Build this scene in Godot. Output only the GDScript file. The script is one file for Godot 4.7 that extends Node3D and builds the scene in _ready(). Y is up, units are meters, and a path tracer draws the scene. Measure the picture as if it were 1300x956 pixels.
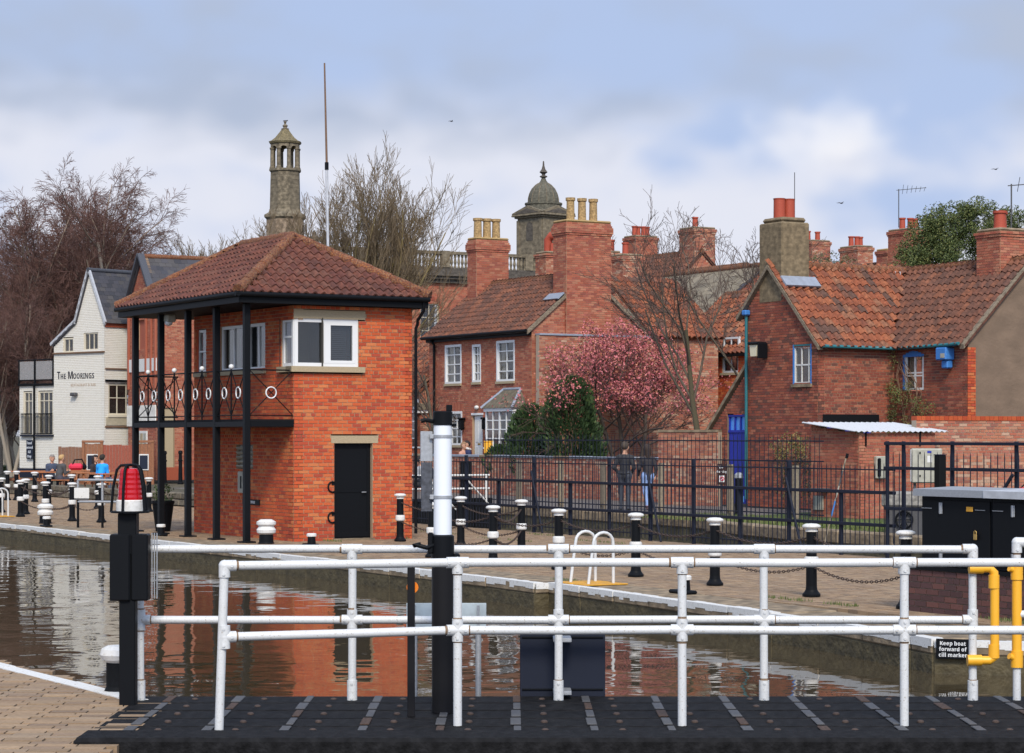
extends Node3D
# Site frame: s runs along the canal (towards the camera and to the right), n runs away from the canal.
const SC := Vector3(0.5, 0, 0.8660254)
const SN := Vector3(0.8660254, 0, -0.5)
const TURN := -PI / 3.0
const UP := Vector3.UP
var R := RandomNumberGenerator.new()
var M := {}
var taken := {}
var unit_box: ArrayMesh
var tex := {}
var weather := FastNoiseLite.new()

class MB:
	var v := PackedVector3Array()
	var n := PackedVector3Array()
	var c := PackedColorArray()
	var t := PackedInt32Array()
	func quad(a: Vector3, b: Vector3, d: Vector3, e: Vector3, col := Color.WHITE) -> void:
		var nn := (b - a).cross(e - a)
		if nn.length_squared() < 1e-14: nn = (d - b).cross(e - b)
		nn = nn.normalized()
		var k := v.size()
		v.append(a); v.append(b); v.append(d); v.append(e)
		for i in 4:
			n.append(nn); c.append(col)
		t.append_array(PackedInt32Array([k, k + 2, k + 1, k, k + 3, k + 2]))
	func tri(a: Vector3, b: Vector3, d: Vector3, col := Color.WHITE) -> void:
		var nn := (b - a).cross(d - a).normalized()
		var k := v.size()
		v.append(a); v.append(b); v.append(d)
		for i in 3:
			n.append(nn); c.append(col)
		t.append_array(PackedInt32Array([k, k + 2, k + 1]))
	func obox(o: Vector3, ax: Vector3, ay: Vector3, az: Vector3, col := Color.WHITE) -> void:   # corner o and three edge vectors (right-handed)
		var p := [o, o + ax, o + ax + ay, o + ay, o + az, o + ax + az, o + ax + ay + az, o + ay + az]
		quad(p[4], p[5], p[6], p[7], col); quad(p[1], p[0], p[3], p[2], col)
		quad(p[5], p[1], p[2], p[6], col); quad(p[0], p[4], p[7], p[3], col)
		quad(p[7], p[6], p[2], p[3], col); quad(p[0], p[1], p[5], p[4], col)
	func box(lo: Vector3, hi: Vector3, col := Color.WHITE) -> void:
		var d := hi - lo
		obox(lo, Vector3(d.x, 0, 0), Vector3(0, d.y, 0), Vector3(0, 0, d.z), col)
	func bevel(lo: Vector3, hi: Vector3, b: float, col := Color.WHITE) -> void:   # box with chamfered edges
		var ce := (lo + hi) / 2.0
		var h := (hi - lo) / 2.0
		b = minf(b, minf(h.x, minf(h.y, h.z)) * 0.9)
		var cut := func(axis: int, sg: float) -> Array:
			var i := (axis + 1) % 3
			var j := (axis + 2) % 3
			var out := []
			for q in [[-1, -1], [1, -1], [1, 1], [-1, 1]]:
				var p := Vector3.ZERO
				p[axis] = sg * h[axis]; p[i] = q[0] * (h[i] - b); p[j] = q[1] * (h[j] - b)
				out.append(ce + p)
			return out
		for axis in 3:
			for sg in [-1.0, 1.0]:
				var f: Array = cut.call(axis, sg)
				if sg > 0: quad(f[0], f[1], f[2], f[3], col)
				else: quad(f[3], f[2], f[1], f[0], col)
		for axis in 3:
			var i := (axis + 1) % 3
			var j := (axis + 2) % 3
			for si in [-1.0, 1.0]:
				for sj in [-1.0, 1.0]:
					var p := []
					for e in [[-1, 0], [1, 0], [1, 1], [-1, 1]]:
						var q := Vector3.ZERO
						q[axis] = e[0] * (h[axis] - b)
						q[i] = si * (h[i] - (0.0 if e[1] == 0 else b)); q[j] = sj * (h[j] - (b if e[1] == 0 else 0.0))
						p.append(ce + q)
					var nn: Vector3 = (p[1] - p[0]).cross(p[3] - p[0])
					if nn.dot((p[0] + p[2]) / 2.0 - ce) > 0: quad(p[0], p[1], p[2], p[3], col)
					else: quad(p[3], p[2], p[1], p[0], col)
		for sx in [-1.0, 1.0]:
			for sy in [-1.0, 1.0]:
				for sz in [-1.0, 1.0]:
					var a := ce + Vector3(sx * h.x, sy * (h.y - b), sz * (h.z - b))
					var d := ce + Vector3(sx * (h.x - b), sy * h.y, sz * (h.z - b))
					var e := ce + Vector3(sx * (h.x - b), sy * (h.y - b), sz * h.z)
					if sx * sy * sz > 0: tri(a, d, e, col)
					else: tri(a, e, d, col)
	func tube(p: Array, r: Array, sides := 8, col := Color.WHITE, caps := true) -> void:
		var k0 := v.size()
		var m := p.size()
		var x := Vector3.ZERO
		for i in m:
			var d: Vector3 = (p[mini(i + 1, m - 1)] - p[maxi(i - 1, 0)]).normalized()
			if i == 0:
				x = d.cross(Vector3.UP if absf(d.y) < 0.9 else Vector3.RIGHT).normalized()
			else:
				x = (x - d * x.dot(d)).normalized()
			var y := d.cross(x)
			var rr: float = r[i] if r.size() > 1 else r[0]
			for j in sides:
				var a := TAU * j / sides
				var q := x * cos(a) + y * sin(a)
				v.append(p[i] + q * rr); n.append(q); c.append(col)
		for i in m - 1:
			for j in sides:
				var a := k0 + i * sides + j
				var b := k0 + i * sides + (j + 1) % sides
				t.append_array(PackedInt32Array([a, a + sides, b, b, a + sides, b + sides]))
		if caps:
			for e in [0, m - 1]:
				var d: Vector3 = (p[1] - p[0]) if e else (p[0] - p[1])
				if e: d = p[m - 1] - p[m - 2]
				d = d.normalized()
				var k := v.size()
				v.append(p[e]); n.append(d); c.append(col)
				for j in sides:
					v.append(v[k0 + e * sides + j]); n.append(d); c.append(col)
				for j in sides:
					var a := k + 1 + j
					var b := k + 1 + (j + 1) % sides
					t.append_array(PackedInt32Array([k, b, a] if e else [k, a, b]))
	func lathe(o: Vector3, prof: Array, sides := 16, col := Color.WHITE) -> void:   # prof: Vector2(radius, height)
		for i in prof.size() - 1:
			var a: Vector2 = prof[i]
			var b: Vector2 = prof[i + 1]
			if a.distance_to(b) < 1e-6: continue
			var k := v.size()
			var nn := Vector2(b.y - a.y, a.x - b.x).normalized()
			for j in sides + 1:
				var g := TAU * j / sides
				var q := Vector3(cos(g), 0, sin(g))
				v.append(o + q * a.x + Vector3(0, a.y, 0)); v.append(o + q * b.x + Vector3(0, b.y, 0))
				for w in 2:
					n.append((q * nn.x + Vector3(0, nn.y, 0)).normalized()); c.append(col)
			for j in sides:
				var e := k + 2 * j
				t.append_array(PackedInt32Array([e, e + 2, e + 1, e + 1, e + 2, e + 3]))
	func prism(poly: PackedVector2Array, T: Transform3D, depth: float, col := Color.WHITE) -> void:   # polygon in T's xy-plane, extruded along its z
		if Geometry2D.is_polygon_clockwise(poly): poly.reverse()
		var ids := Geometry2D.triangulate_polygon(poly)
		for i in range(0, ids.size(), 3):
			var a := poly[ids[i]]; var b := poly[ids[i + 1]]; var d := poly[ids[i + 2]]
			if (b - a).cross(d - a) < 0:
				var q := b; b = d; d = q
			tri(T * Vector3(a.x, a.y, depth), T * Vector3(b.x, b.y, depth), T * Vector3(d.x, d.y, depth), col)
			tri(T * Vector3(a.x, a.y, 0), T * Vector3(d.x, d.y, 0), T * Vector3(b.x, b.y, 0), col)
		for i in poly.size():
			var a := poly[i]; var b := poly[(i + 1) % poly.size()]
			quad(T * Vector3(a.x, a.y, 0), T * Vector3(b.x, b.y, 0), T * Vector3(b.x, b.y, depth), T * Vector3(a.x, a.y, depth), col)
	func ball(o: Vector3, r: Vector3, seg := 10, col := Color.WHITE) -> void:
		var k := v.size()
		var rows := maxi(4, seg / 2 + 1)
		for i in rows + 1:
			var la := PI * i / rows - PI / 2
			for j in seg + 1:
				var g := TAU * j / seg
				var q := Vector3(cos(la) * cos(g), sin(la), cos(la) * sin(g))
				v.append(o + q * r); n.append((q / r).normalized()); c.append(col)
		for i in rows:
			for j in seg:
				var a := k + i * (seg + 1) + j
				t.append_array(PackedInt32Array([a, a + 1, a + seg + 1, a + 1, a + seg + 2, a + seg + 1]))
	func ring(o: Vector3, ax: Vector3, ay: Vector3, rad: float, r: float, seg := 20, col := Color.WHITE) -> void:
		var p := []
		for i in seg + 1:
			var g := TAU * i / seg
			p.append(o + ax * cos(g) * rad + ay * sin(g) * rad)
		tube(p, [r], 5, col, false)
	func mesh() -> ArrayMesh:
		var a := []
		a.resize(Mesh.ARRAY_MAX)
		a[Mesh.ARRAY_VERTEX] = v; a[Mesh.ARRAY_NORMAL] = n; a[Mesh.ARRAY_COLOR] = c; a[Mesh.ARRAY_INDEX] = t
		var me := ArrayMesh.new()
		me.add_surface_from_arrays(Mesh.PRIMITIVE_TRIANGLES, a)
		return me

func W(s: float, h: float, n: float) -> Vector3:
	return SC * s + SN * n + Vector3(0, h, 0)
func V(px: float, d: float, h: float) -> Vector3:   # survey: bearing (in 1/2900 of the depth, 650 = straight ahead), depth and height
	return Vector3((px - 650.0) / 2900.0 * d, h, -d)
func numbered(called: String) -> String:
	var k: int = taken.get(called, 0)
	taken[called] = k + 1
	return called if k == 0 else "%s_%03d" % [called, k]
func tag(o: Node3D, label: String, category: String, group := "") -> Node3D:
	o.set_meta("label", label); o.set_meta("category", category)
	if group: o.set_meta("group", group)
	return o
func thing(called: String, label: String, category: String, where := Vector3.ZERO, turn := 0.0, group := "") -> Node3D:
	var o := Node3D.new()
	o.name = numbered(called); add_child(o)
	o.position = where; o.rotation.y = turn
	return tag(o, label, category, group)
func put(called: String, me: Mesh, m: Material, parent: Node = null) -> MeshInstance3D:
	var o := MeshInstance3D.new()
	o.mesh = me; o.material_override = m
	if parent == null or parent == self:
		o.name = numbered(called); add_child(o)
	else:
		o.name = called; parent.add_child(o, true)
	return o
func part(called: String, mb: MB, m: Material, parent: Node = null) -> MeshInstance3D:
	return put(called, mb.mesh(), m, parent)
func struct(called: String, mb: MB, m: Material) -> MeshInstance3D:
	var o := part(called, mb, m)
	o.set_meta("kind", "structure")
	return o
func dup(o: Node3D, where: Vector3, turn: float, label: String) -> Node3D:
	var r: Node3D = o.duplicate()
	r.name = numbered(String(o.name).rstrip("0123456789").trim_suffix("_")); add_child(r)
	r.position = where; r.rotation.y = turn
	r.set_meta("label", label)
	return r
func rnd(a: float, b: float) -> float:
	return R.randf_range(a, b)
func rv() -> Vector3:
	return Vector3(rnd(-1, 1), rnd(-1, 1), rnd(-1, 1))

# ---- materials -------------------------------------------------------------------------------------------
func noise_tex(freq: float, lo: float, hi: float, sd: int, oct := 4, normal := false, strength := 4.0, kind := FastNoiseLite.TYPE_SIMPLEX_SMOOTH) -> NoiseTexture2D:
	var f := FastNoiseLite.new()
	f.seed = sd; f.frequency = freq; f.fractal_octaves = oct; f.noise_type = kind
	var t := NoiseTexture2D.new()
	t.width = 512; t.height = 512; t.seamless = true; t.noise = f
	if normal:
		t.as_normal_map = true; t.bump_strength = strength
	else:
		var g := Gradient.new()
		g.set_color(0, Color(lo, lo, lo)); g.set_color(1, Color(hi, hi, hi))
		t.color_ramp = g
	return t
func mat(col: Color, rough := 0.85, grain := "fine", scale := 1.0, metal := 0.0, bump := 0.0) -> StandardMaterial3D:   # col is a linear base colour
	var m := StandardMaterial3D.new()
	m.albedo_color = col.linear_to_srgb()
	m.roughness = rough; m.metallic = metal
	if col.r + col.g + col.b < 0.12: m.metallic_specular = 0.2
	m.vertex_color_use_as_albedo = true
	if grain:
		m.albedo_texture = tex[grain]
		m.uv1_triplanar = true; m.uv1_world_triplanar = true
		m.uv1_scale = Vector3.ONE * scale
	if bump > 0:
		m.normal_enabled = true; m.normal_texture = tex["bump"]; m.normal_scale = bump
		m.uv1_triplanar = true; m.uv1_world_triplanar = true; m.uv1_scale = Vector3.ONE * scale
	return m
func palette(called: String, cols: Array, rough := 0.9, grain := "fine", scale := 1.0) -> void:
	M[called] = cols
	var list := []
	for k in cols: list.append(mat(k, rough, grain, scale))
	M[called + "_parts"] = list
func materials() -> void:
	weather.seed = 11; weather.frequency = 0.9; weather.fractal_octaves = 3
	var pw := noise_tex(0.03, 0, 1, 14, 5)
	var pg := Gradient.new()
	pg.offsets = PackedFloat32Array([0.0, 0.09, 0.12, 0.26, 0.5, 1.0])
	pg.colors = PackedColorArray([Color(.42, .27, .17), Color(.50, .35, .24), Color(.88, .86, .82), Color(.96, .96, .955), Color(1, 1, 1), Color(.90, .90, .89)])
	pw.color_ramp = pg
	tex.paintwear = pw
	tex.fine = noise_tex(0.05, 0.84, 1.0, 1, 5)
	tex.coarse = noise_tex(0.012, 0.82, 1.0, 2, 5)
	tex.blotch = noise_tex(0.02, 0.52, 1.0, 3, 5)
	tex.bump = noise_tex(0.06, 0, 1, 4, 5, true, 3.0)
	tex.wave = noise_tex(0.009, 0, 1, 5, 4, true, 6.0)
	var hot := []
	for q in [[.57, .095, .026], [.60, .115, .032], [.52, .078, .024], [.58, .105, .028], [.47, .07, .026], [.60, .14, .042], [.55, .09, .025], [.42, .064, .028], [.60, .18, .06]]: hot.append(Color(q[0], q[1], q[2]))
	palette("hot", hot, 0.85, "fine", 1.3)
	var old := []
	for q in [[.33, .085, .045], [.28, .07, .04], [.37, .105, .055], [.23, .06, .04], [.31, .095, .06], [.16, .06, .042], [.40, .14, .08], [.26, .065, .04]]: old.append(Color(q[0], q[1], q[2]))
	palette("old", old, 0.92, "fine", 0.8)
	var soft := []
	for q in [[.44, .135, .078], [.40, .115, .065], [.46, .16, .092], [.37, .10, .06], [.42, .14, .088], [.34, .10, .068], [.48, .20, .12]]: soft.append(Color(q[0], q[1], q[2]))
	palette("soft", soft, 0.92, "fine", 0.7)
	var wallb := []
	for q in [[.46, .17, .10], [.50, .24, .15], [.41, .125, .075], [.53, .33, .23], [.43, .155, .105], [.32, .12, .085], [.48, .185, .105]]: wallb.append(Color(q[0], q[1], q[2]))
	palette("wallb", wallb, 0.92, "fine", 0.8)
	var plinth := []
	for q in [[.12, .05, .045], [.10, .045, .045], [.15, .06, .05], [.085, .04, .04]]: plinth.append(Color(q[0], q[1], q[2]))
	palette("plinth", plinth, 0.7, "fine", 1.5)
	var cream := []
	for q in [[.85, .825, .755], [.86, .835, .77], [.84, .815, .745], [.855, .83, .76]]: cream.append(Color(q[0], q[1], q[2]))
	palette("cream", cream, 0.85, "coarse", 0.4)
	var til := []
	for q in [[.20, .062, .038], [.175, .052, .035], [.225, .072, .043], [.15, .05, .035], [.21, .078, .05]]: til.append(Color(q[0], q[1], q[2]))
	palette("tile", til, 0.8, "blotch", 0.9)
	var pan := []
	for q in [[.40, .115, .05], [.34, .10, .045], [.46, .15, .065], [.27, .085, .045], [.25, .10, .06], [.44, .13, .055], [.17, .085, .06], [.38, .16, .085]]: pan.append(Color(q[0], q[1], q[2]))
	palette("pan", pan, 0.85, "blotch", 0.9)
	var brn := []
	for q in [[.22, .085, .052], [.26, .095, .052], [.18, .078, .052], [.29, .108, .058], [.16, .07, .048], [.23, .095, .06]]: brn.append(Color(q[0], q[1], q[2]))
	palette("brownpan", brn, 0.9, "blotch", 0.7)
	var sl := []
	for q in [[.06, .06, .075], [.07, .068, .08], [.05, .052, .066], [.08, .076, .08]]: sl.append(Color(q[0], q[1], q[2]))
	palette("slate", sl, 0.6, "fine", 0.6)
	var st := []
	for q in [[.25, .21, .15], [.22, .185, .13], [.28, .235, .17], [.20, .17, .125]]: st.append(Color(q[0], q[1], q[2]))
	palette("stonetile", st, 0.92, "blotch", 0.5)
	M.any = mat(Color(1, 1, 1), 0.88, "fine", 0.9)
	M.tileany = mat(Color(1, 1, 1), 0.85, "blotch", 0.8)
	M.mortar = mat(Color(.44, .30, .19), 0.95, "fine", 2.0)
	M.mortar_dark = mat(Color(.22, .16, .12), 0.95, "fine", 2.0)
	M.mortar_pale = mat(Color(.42, .34, .26), 0.95, "fine", 2.0)
	M.white = mat(Color(.60, .615, .63), 0.42, "paintwear", 2.6, 0.0, 0.15)
	M.upvc = mat(Color(.66, .675, .69), 0.3, "", 1.0)
	M.oldwhite = mat(Color(.66, .66, .65), 0.7, "paintwear", 1.3, 0.0, 0.3)
	M.black = mat(Color(.007, .008, .010), 0.42, "", 1.0)
	M.blackrough = mat(Color(.010, .011, .013), 0.65, "fine", 1.5)
	M.navy = mat(Color(.018, .022, .036), 0.5, "", 1.0)
	M.iron = mat(Color(.07, .045, .035), 0.7, "fine", 3.0)
	M.concrete = mat(Color(.38, .29, .19), 0.92, "blotch", 0.35, 0.0, 0.6)
	M.lintel = mat(Color(.42, .34, .22), 0.9, "fine", 1.0)
	M.wetwall = mat(Color(.12, .095, .045), 0.75, "blotch", 0.35, 0.0, 0.9)
	M.stone = mat(Color(.29, .24, .165), 0.92, "blotch", 0.3, 0.0, 0.5)
	M.render = mat(Color(.215, .15, .105), 0.95, "coarse", 0.25, 0.0, 0.3)
	M.yellow = mat(Color(.80, .40, .025), 0.4, "", 1.0)
	M.ochre = mat(Color(.40, .27, .11), 0.7, "coarse", 1.0)
	M.blue = mat(Color(.012, .028, .36), 0.5, "fine", 1.0)
	M.paleblue = mat(Color(.05, .22, .60), 0.5, "fine", 1.0)
	M.teal = mat(Color(.018, .16, .19), 0.5, "fine", 1.0)
	M.lead = mat(Color(.38, .42, .50), 0.5, "coarse", 1.0, 0.3)
	M.galv = mat(Color(.42, .44, .47), 0.45, "fine", 1.5, 0.4)
	M.zinc = mat(Color(.62, .64, .68), 0.45, "coarse", 1.0, 0.2)
	M.greybox = mat(Color(.44, .43, .36), 0.6, "coarse", 1.0)
	M.darkgrey = mat(Color(.08, .08, .085), 0.6, "fine", 1.0)
	M.inside = mat(Color(.045, .042, .038), 0.9, "", 1.0)
	M.blind = mat(Color(.10, .105, .115), 0.7, "", 1.0)
	M.curtain = mat(Color(.62, .57, .42), 0.9, "", 1.0)
	M.wood = mat(Color(.30, .125, .06), 0.75, "coarse", 1.5)
	M.brownwood = mat(Color(.20, .115, .07), 0.8, "coarse", 1.5)
	M.orangewood = mat(Color(.42, .15, .055), 0.7, "coarse", 1.5)
	M.greywood = mat(Color(.33, .27, .19), 0.85, "coarse", 2.0)
	M.pot = mat(Color(.60, .40, .18), 0.85, "blotch", 1.0)
	M.redpot = mat(Color(.42, .07, .035), 0.7, "fine", 1.0)
	M.bark = mat(Color(1, 1, 1), 0.95, "fine", 1.2)
	M.leaf = mat(Color(1, 1, 1), 0.7, "", 1.0)
	M.leaf.backlight = Color(.25, .28, .12)
	M.grass = mat(Color(.075, .12, .028), 0.95, "blotch", 0.6, 0.0, 0.8)
	M.earth = mat(Color(.13, .115, .07), 0.95, "blotch", 0.2, 0.0, 0.8)
	M.asphalt = mat(Color(.15, .13, .12), 0.95, "fine", 1.5, 0.0, 0.4)
	M.cloth = mat(Color(1, 1, 1), 0.85, "", 1.0)
	M.redlens = mat(Color(.42, .006, .012), 0.10, "", 1.0)
	M.chalk = mat(Color(.55, .58, .62), 0.9, "", 1.0)
	M.board = mat(Color(.022, .028, .045), 0.8, "", 1.0)
	var g := StandardMaterial3D.new()
	g.albedo_color = Color(.12, .14, .15, .3); g.transparency = BaseMaterial3D.TRANSPARENCY_ALPHA
	g.roughness = 0.03; g.metallic_specular = 0.6
	M.glass = g
	var w := StandardMaterial3D.new()
	w.albedo_color = Color(.062, .047, .026).linear_to_srgb()
	w.roughness = 0.025; w.metallic_specular = 0.5
	w.normal_enabled = true; w.normal_texture = tex.wave; w.normal_scale = 0.085
	w.uv1_triplanar = true; w.uv1_world_triplanar = true; w.uv1_scale = Vector3(0.11, 0.11, 0.11)
	M.water = w
	var bx := MB.new()
	bx.box(Vector3(-.5, -.5, -.5), Vector3(.5, .5, .5))
	unit_box = bx.mesh()

# ---- bricks, tiles ---------------------------------------------------------------------------------------
func span(poly: Array, y: float) -> Vector2:   # the stretch of a convex outline at height y
	var lo := 1e9
	var hi := -1e9
	for i in poly.size():
		var a: Vector2 = poly[i]
		var b: Vector2 = poly[(i + 1) % poly.size()]
		if (a.y - y) * (b.y - y) <= 0 and absf(a.y - b.y) > 1e-6:
			var x := a.x + (b.x - a.x) * (y - a.y) / (b.y - a.y)
			lo = minf(lo, x); hi = maxf(hi, x)
	return Vector2(lo, hi)
func rect(a: float, b: float, c: float, d: float) -> Array:
	return [Vector2(a, b), Vector2(c, b), Vector2(c, d), Vector2(a, d)]
func stretches(poly: Array, holes: Array, y: float) -> Array:
	var s := span(poly, y)
	var out := [s] if s.y > s.x else []
	for h in holes:
		if y < h[1] or y > h[3]: continue
		var nxt := []
		for q in out:
			if h[2] <= q.x or h[0] >= q.y: nxt.append(q); continue
			if h[0] > q.x + 0.01: nxt.append(Vector2(q.x, h[0]))
			if h[2] < q.y - 0.01: nxt.append(Vector2(h[2], q.y))
		out = nxt
	return out
# Lays bricks over an outline (u along U, y up) that has openings; the mortar behind them becomes the wall's own mesh.
func brick_wall(parent: Node, called: String, O: Vector3, U: Vector3, poly: Array, holes: Array, pal: String, mortar: String, singles := 0, bl := 0.225, bh := 0.075, thick := 0.22, first := Rect2()) -> MeshInstance3D:
	var N := U.cross(UP)
	var ylo := 1e9
	var yhi := -1e9
	for p in poly:
		ylo = minf(ylo, p.y); yhi = maxf(yhi, p.y)
	var rows := int(round((yhi - ylo) / bh))
	bh = (yhi - ylo) / rows
	var mb := MB.new()
	var list := []
	var cols: Array = M[pal]
	for k in rows:
		var y := ylo + (k + 0.5) * bh
		for q in stretches(poly, holes, y):
			mb.obox(O + U * q.x + UP * (y - bh / 2) - N * thick, U * (q.y - q.x), UP * bh, N * thick)
			var u: float = q.x
			var off := bl * (0.5 if k % 2 else 1.0)
			var header := k % 6 == 5
			var l := bl / 2 if header else bl
			u = q.x - fposmod(q.x, l) + (l / 2 if k % 2 else 0.0) - l
			while u < q.y:
				var a := maxf(u, q.x)
				var b := minf(u + l, q.y)
				u += l
				if b - a < 0.03: continue
				var wv := weather.get_noise_2d(O.x * 3.0 + a * 1.4 + O.z, y * 1.1) * 1.5
				var ci := R.randi() % cols.size()
				if R.randf() < (.2 if pal == "hot" else .4): ci = clampi(int((0.5 + wv + rnd(-.12, .12)) * cols.size()), 0, cols.size() - 1)
				if pal == "hot" and R.randf() < .6 * (1.0 - (y - ylo) / .5): ci = 7   # rising damp
				list.append([a + 0.008, b - 0.008, y, ci, rnd(0.0, 0.004)])
	var wall := part(called, mb, M[mortar], parent)
	if singles > 0:
		list.sort_custom(func(p, q): return int(first.has_point(Vector2(p[0], p[2]))) > int(first.has_point(Vector2(q[0], q[2]))))
	var mats: Array = M[pal + "_parts"]
	var rest := []
	for b in list:
		var xf := Transform3D(Basis(U * (b[1] - b[0]), UP * (bh - 0.013), N * 0.016), O + U * (b[0] + b[1]) / 2 + UP * b[2] + N * (0.001 + b[4]))
		if singles > 0:
			singles -= 1
			var o := put("brick", unit_box, mats[b[3]], wall)
			o.transform = xf
		else:
			rest.append([xf, cols[b[3]]])
	many("brickwork", rest, unit_box, M.any, wall, 0.98 if pal == "cream" else 0.86, 1.01 if pal == "cream" else 1.1)
	return wall
func many(called: String, list: Array, me: Mesh, m: Material, parent: Node, lo := 0.82, hi := 1.12) -> void:
	if list.is_empty(): return
	var mm := MultiMesh.new()
	mm.transform_format = MultiMesh.TRANSFORM_3D; mm.use_colors = true; mm.mesh = me
	mm.instance_count = list.size()
	for i in list.size():
		mm.set_instance_transform(i, list[i][0])
		var k: Color = list[i][1]
		var f := rnd(lo, hi)
		mm.set_instance_color(i, Color(k.r * f, k.g * f, k.b * f))
	var o := MultiMeshInstance3D.new()
	o.multimesh = mm; o.material_override = m; o.name = called
	parent.add_child(o, true)
	o.set_meta("kind", "stuff")
func tile_mesh(kind: String) -> ArrayMesh:   # unit tile: x across 0..1, y up the slope 0..1, z off the roof
	var mb := MB.new()
	if kind == "slate":
		mb.obox(Vector3(0.01, -0.15, 0.05), Vector3(.98, 0, 0), Vector3(0, 1.2, -0.05), Vector3(0, 0, 0.05))
	else:
		var pr := []
		for i in 9:
			var x := i / 8.0
			pr.append(Vector2(x * 1.04, 0.16 + 0.16 * sin(x * TAU - 0.6)))
		var k := mb.v.size()
		for i in 9:
			var dz := 0.16 * TAU * cos(i / 8.0 * TAU - 0.6)
			for e in [[-.22, .17], [1.1, 0.0]]:
				mb.v.append(Vector3(pr[i].x, e[0], pr[i].y + e[1])); mb.n.append(Vector3(-dz, 0, 1).normalized()); mb.c.append(Color.WHITE)
		for i in 8:
			var a := k + 2 * i
			mb.t.append_array(PackedInt32Array([a, a + 1, a + 2, a + 2, a + 1, a + 3]))
		for i in 8:   # the lip
			mb.quad(Vector3(pr[i].x, -.22, pr[i].y - .02), Vector3(pr[i + 1].x, -.22, pr[i + 1].y - .02), Vector3(pr[i + 1].x, -.22, pr[i + 1].y + .17), Vector3(pr[i].x, -.22, pr[i].y + .17))
	return mb.mesh()
# Tiles over an outline on a slope: O eaves corner, U along the eaves, S up the slope (unit), poly in (u, s).
func tile_roof(parent: Node, O: Vector3, U: Vector3, S: Vector3, poly: PackedVector2Array, pal: String, kind: String, tw: float, te: float, singles := 0, slab := 0.06, sag := 0.0, called := "roof") -> MeshInstance3D:
	var N := U.cross(S).normalized()
	var mb := MB.new()
	mb.prism(poly, Transform3D(Basis(U, S, N), O - N * slab), slab, M[pal][0] * 0.7 if kind != "slate" else Color.WHITE)
	var roof := part(called, mb, M.tileany if kind != "slate" else M.slate_parts[0], parent)
	var key := "tile_" + kind
	if not M.has(key): M[key] = tile_mesh(kind)
	var lo := Vector2(1e9, 1e9)
	var hi := -lo
	for p in poly:
		lo = lo.min(p); hi = hi.max(p)
	var cols: Array = M[pal]
	var rest := []
	var nr := int(ceil((hi.y - lo.y) / te))
	var nc := int(ceil((hi.x - lo.x) / tw))
	for r in nr:
		for k in nc:
			var u := lo.x + k * tw + (tw / 2 if kind == "slate" and r % 2 else 0.0)
			var s := lo.y + r * te
			if u + tw * .8 > hi.x or not Geometry2D.is_point_in_polygon(Vector2(maxf(u + tw / 2, lo.x + .002), s + te * 0.4), poly): continue
			var ci := R.randi() % cols.size()
			var lift := rnd(0.0, 0.006)
			if R.randf() < .3: ci = clampi(int((0.5 + 1.5 * weather.get_noise_2d(u * 1.2 + O.x * 5.0, s * 1.2) + rnd(-.15, .15)) * cols.size()), 0, cols.size() - 1)
			var tilt := rnd(-0.02, 0.02)
			var xf := Transform3D(Basis(U * tw, (S + U * tilt).normalized() * te, N * (tw * 1.05 if kind != "slate" else 0.12)), O + U * u + S * s + N * (0.004 + lift + 0.02 * weather.get_noise_2d(u * .5 + 40.0, s * .5 + O.y)))
			if singles > 0:
				singles -= 1
				put("tile", M[key], M[pal + "_parts"][ci], roof).transform = xf
			else:
				rest.append([xf, cols[ci]])
	many("tiling", rest, M[key], M.tileany if kind != "slate" else M.any, roof)
	return roof
func ridge_tiles(parent: Node, a: Vector3, b: Vector3, r: float, m: Material, called := "ridge_tile", step := 0.45) -> void:
	var k := maxi(1, int(a.distance_to(b) / step))
	for i in k:
		var mb := MB.new()
		var p := a.lerp(b, i / float(k))
		var q := a.lerp(b, (i + 1.0) / k)
		var e := (q - p).normalized()
		mb.tube([p - e * 0.03, q], [r * 1.08, r * 0.95], 10, Color.WHITE.darkened(rnd(0, .25)))
		part(called, mb, m, parent)

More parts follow.
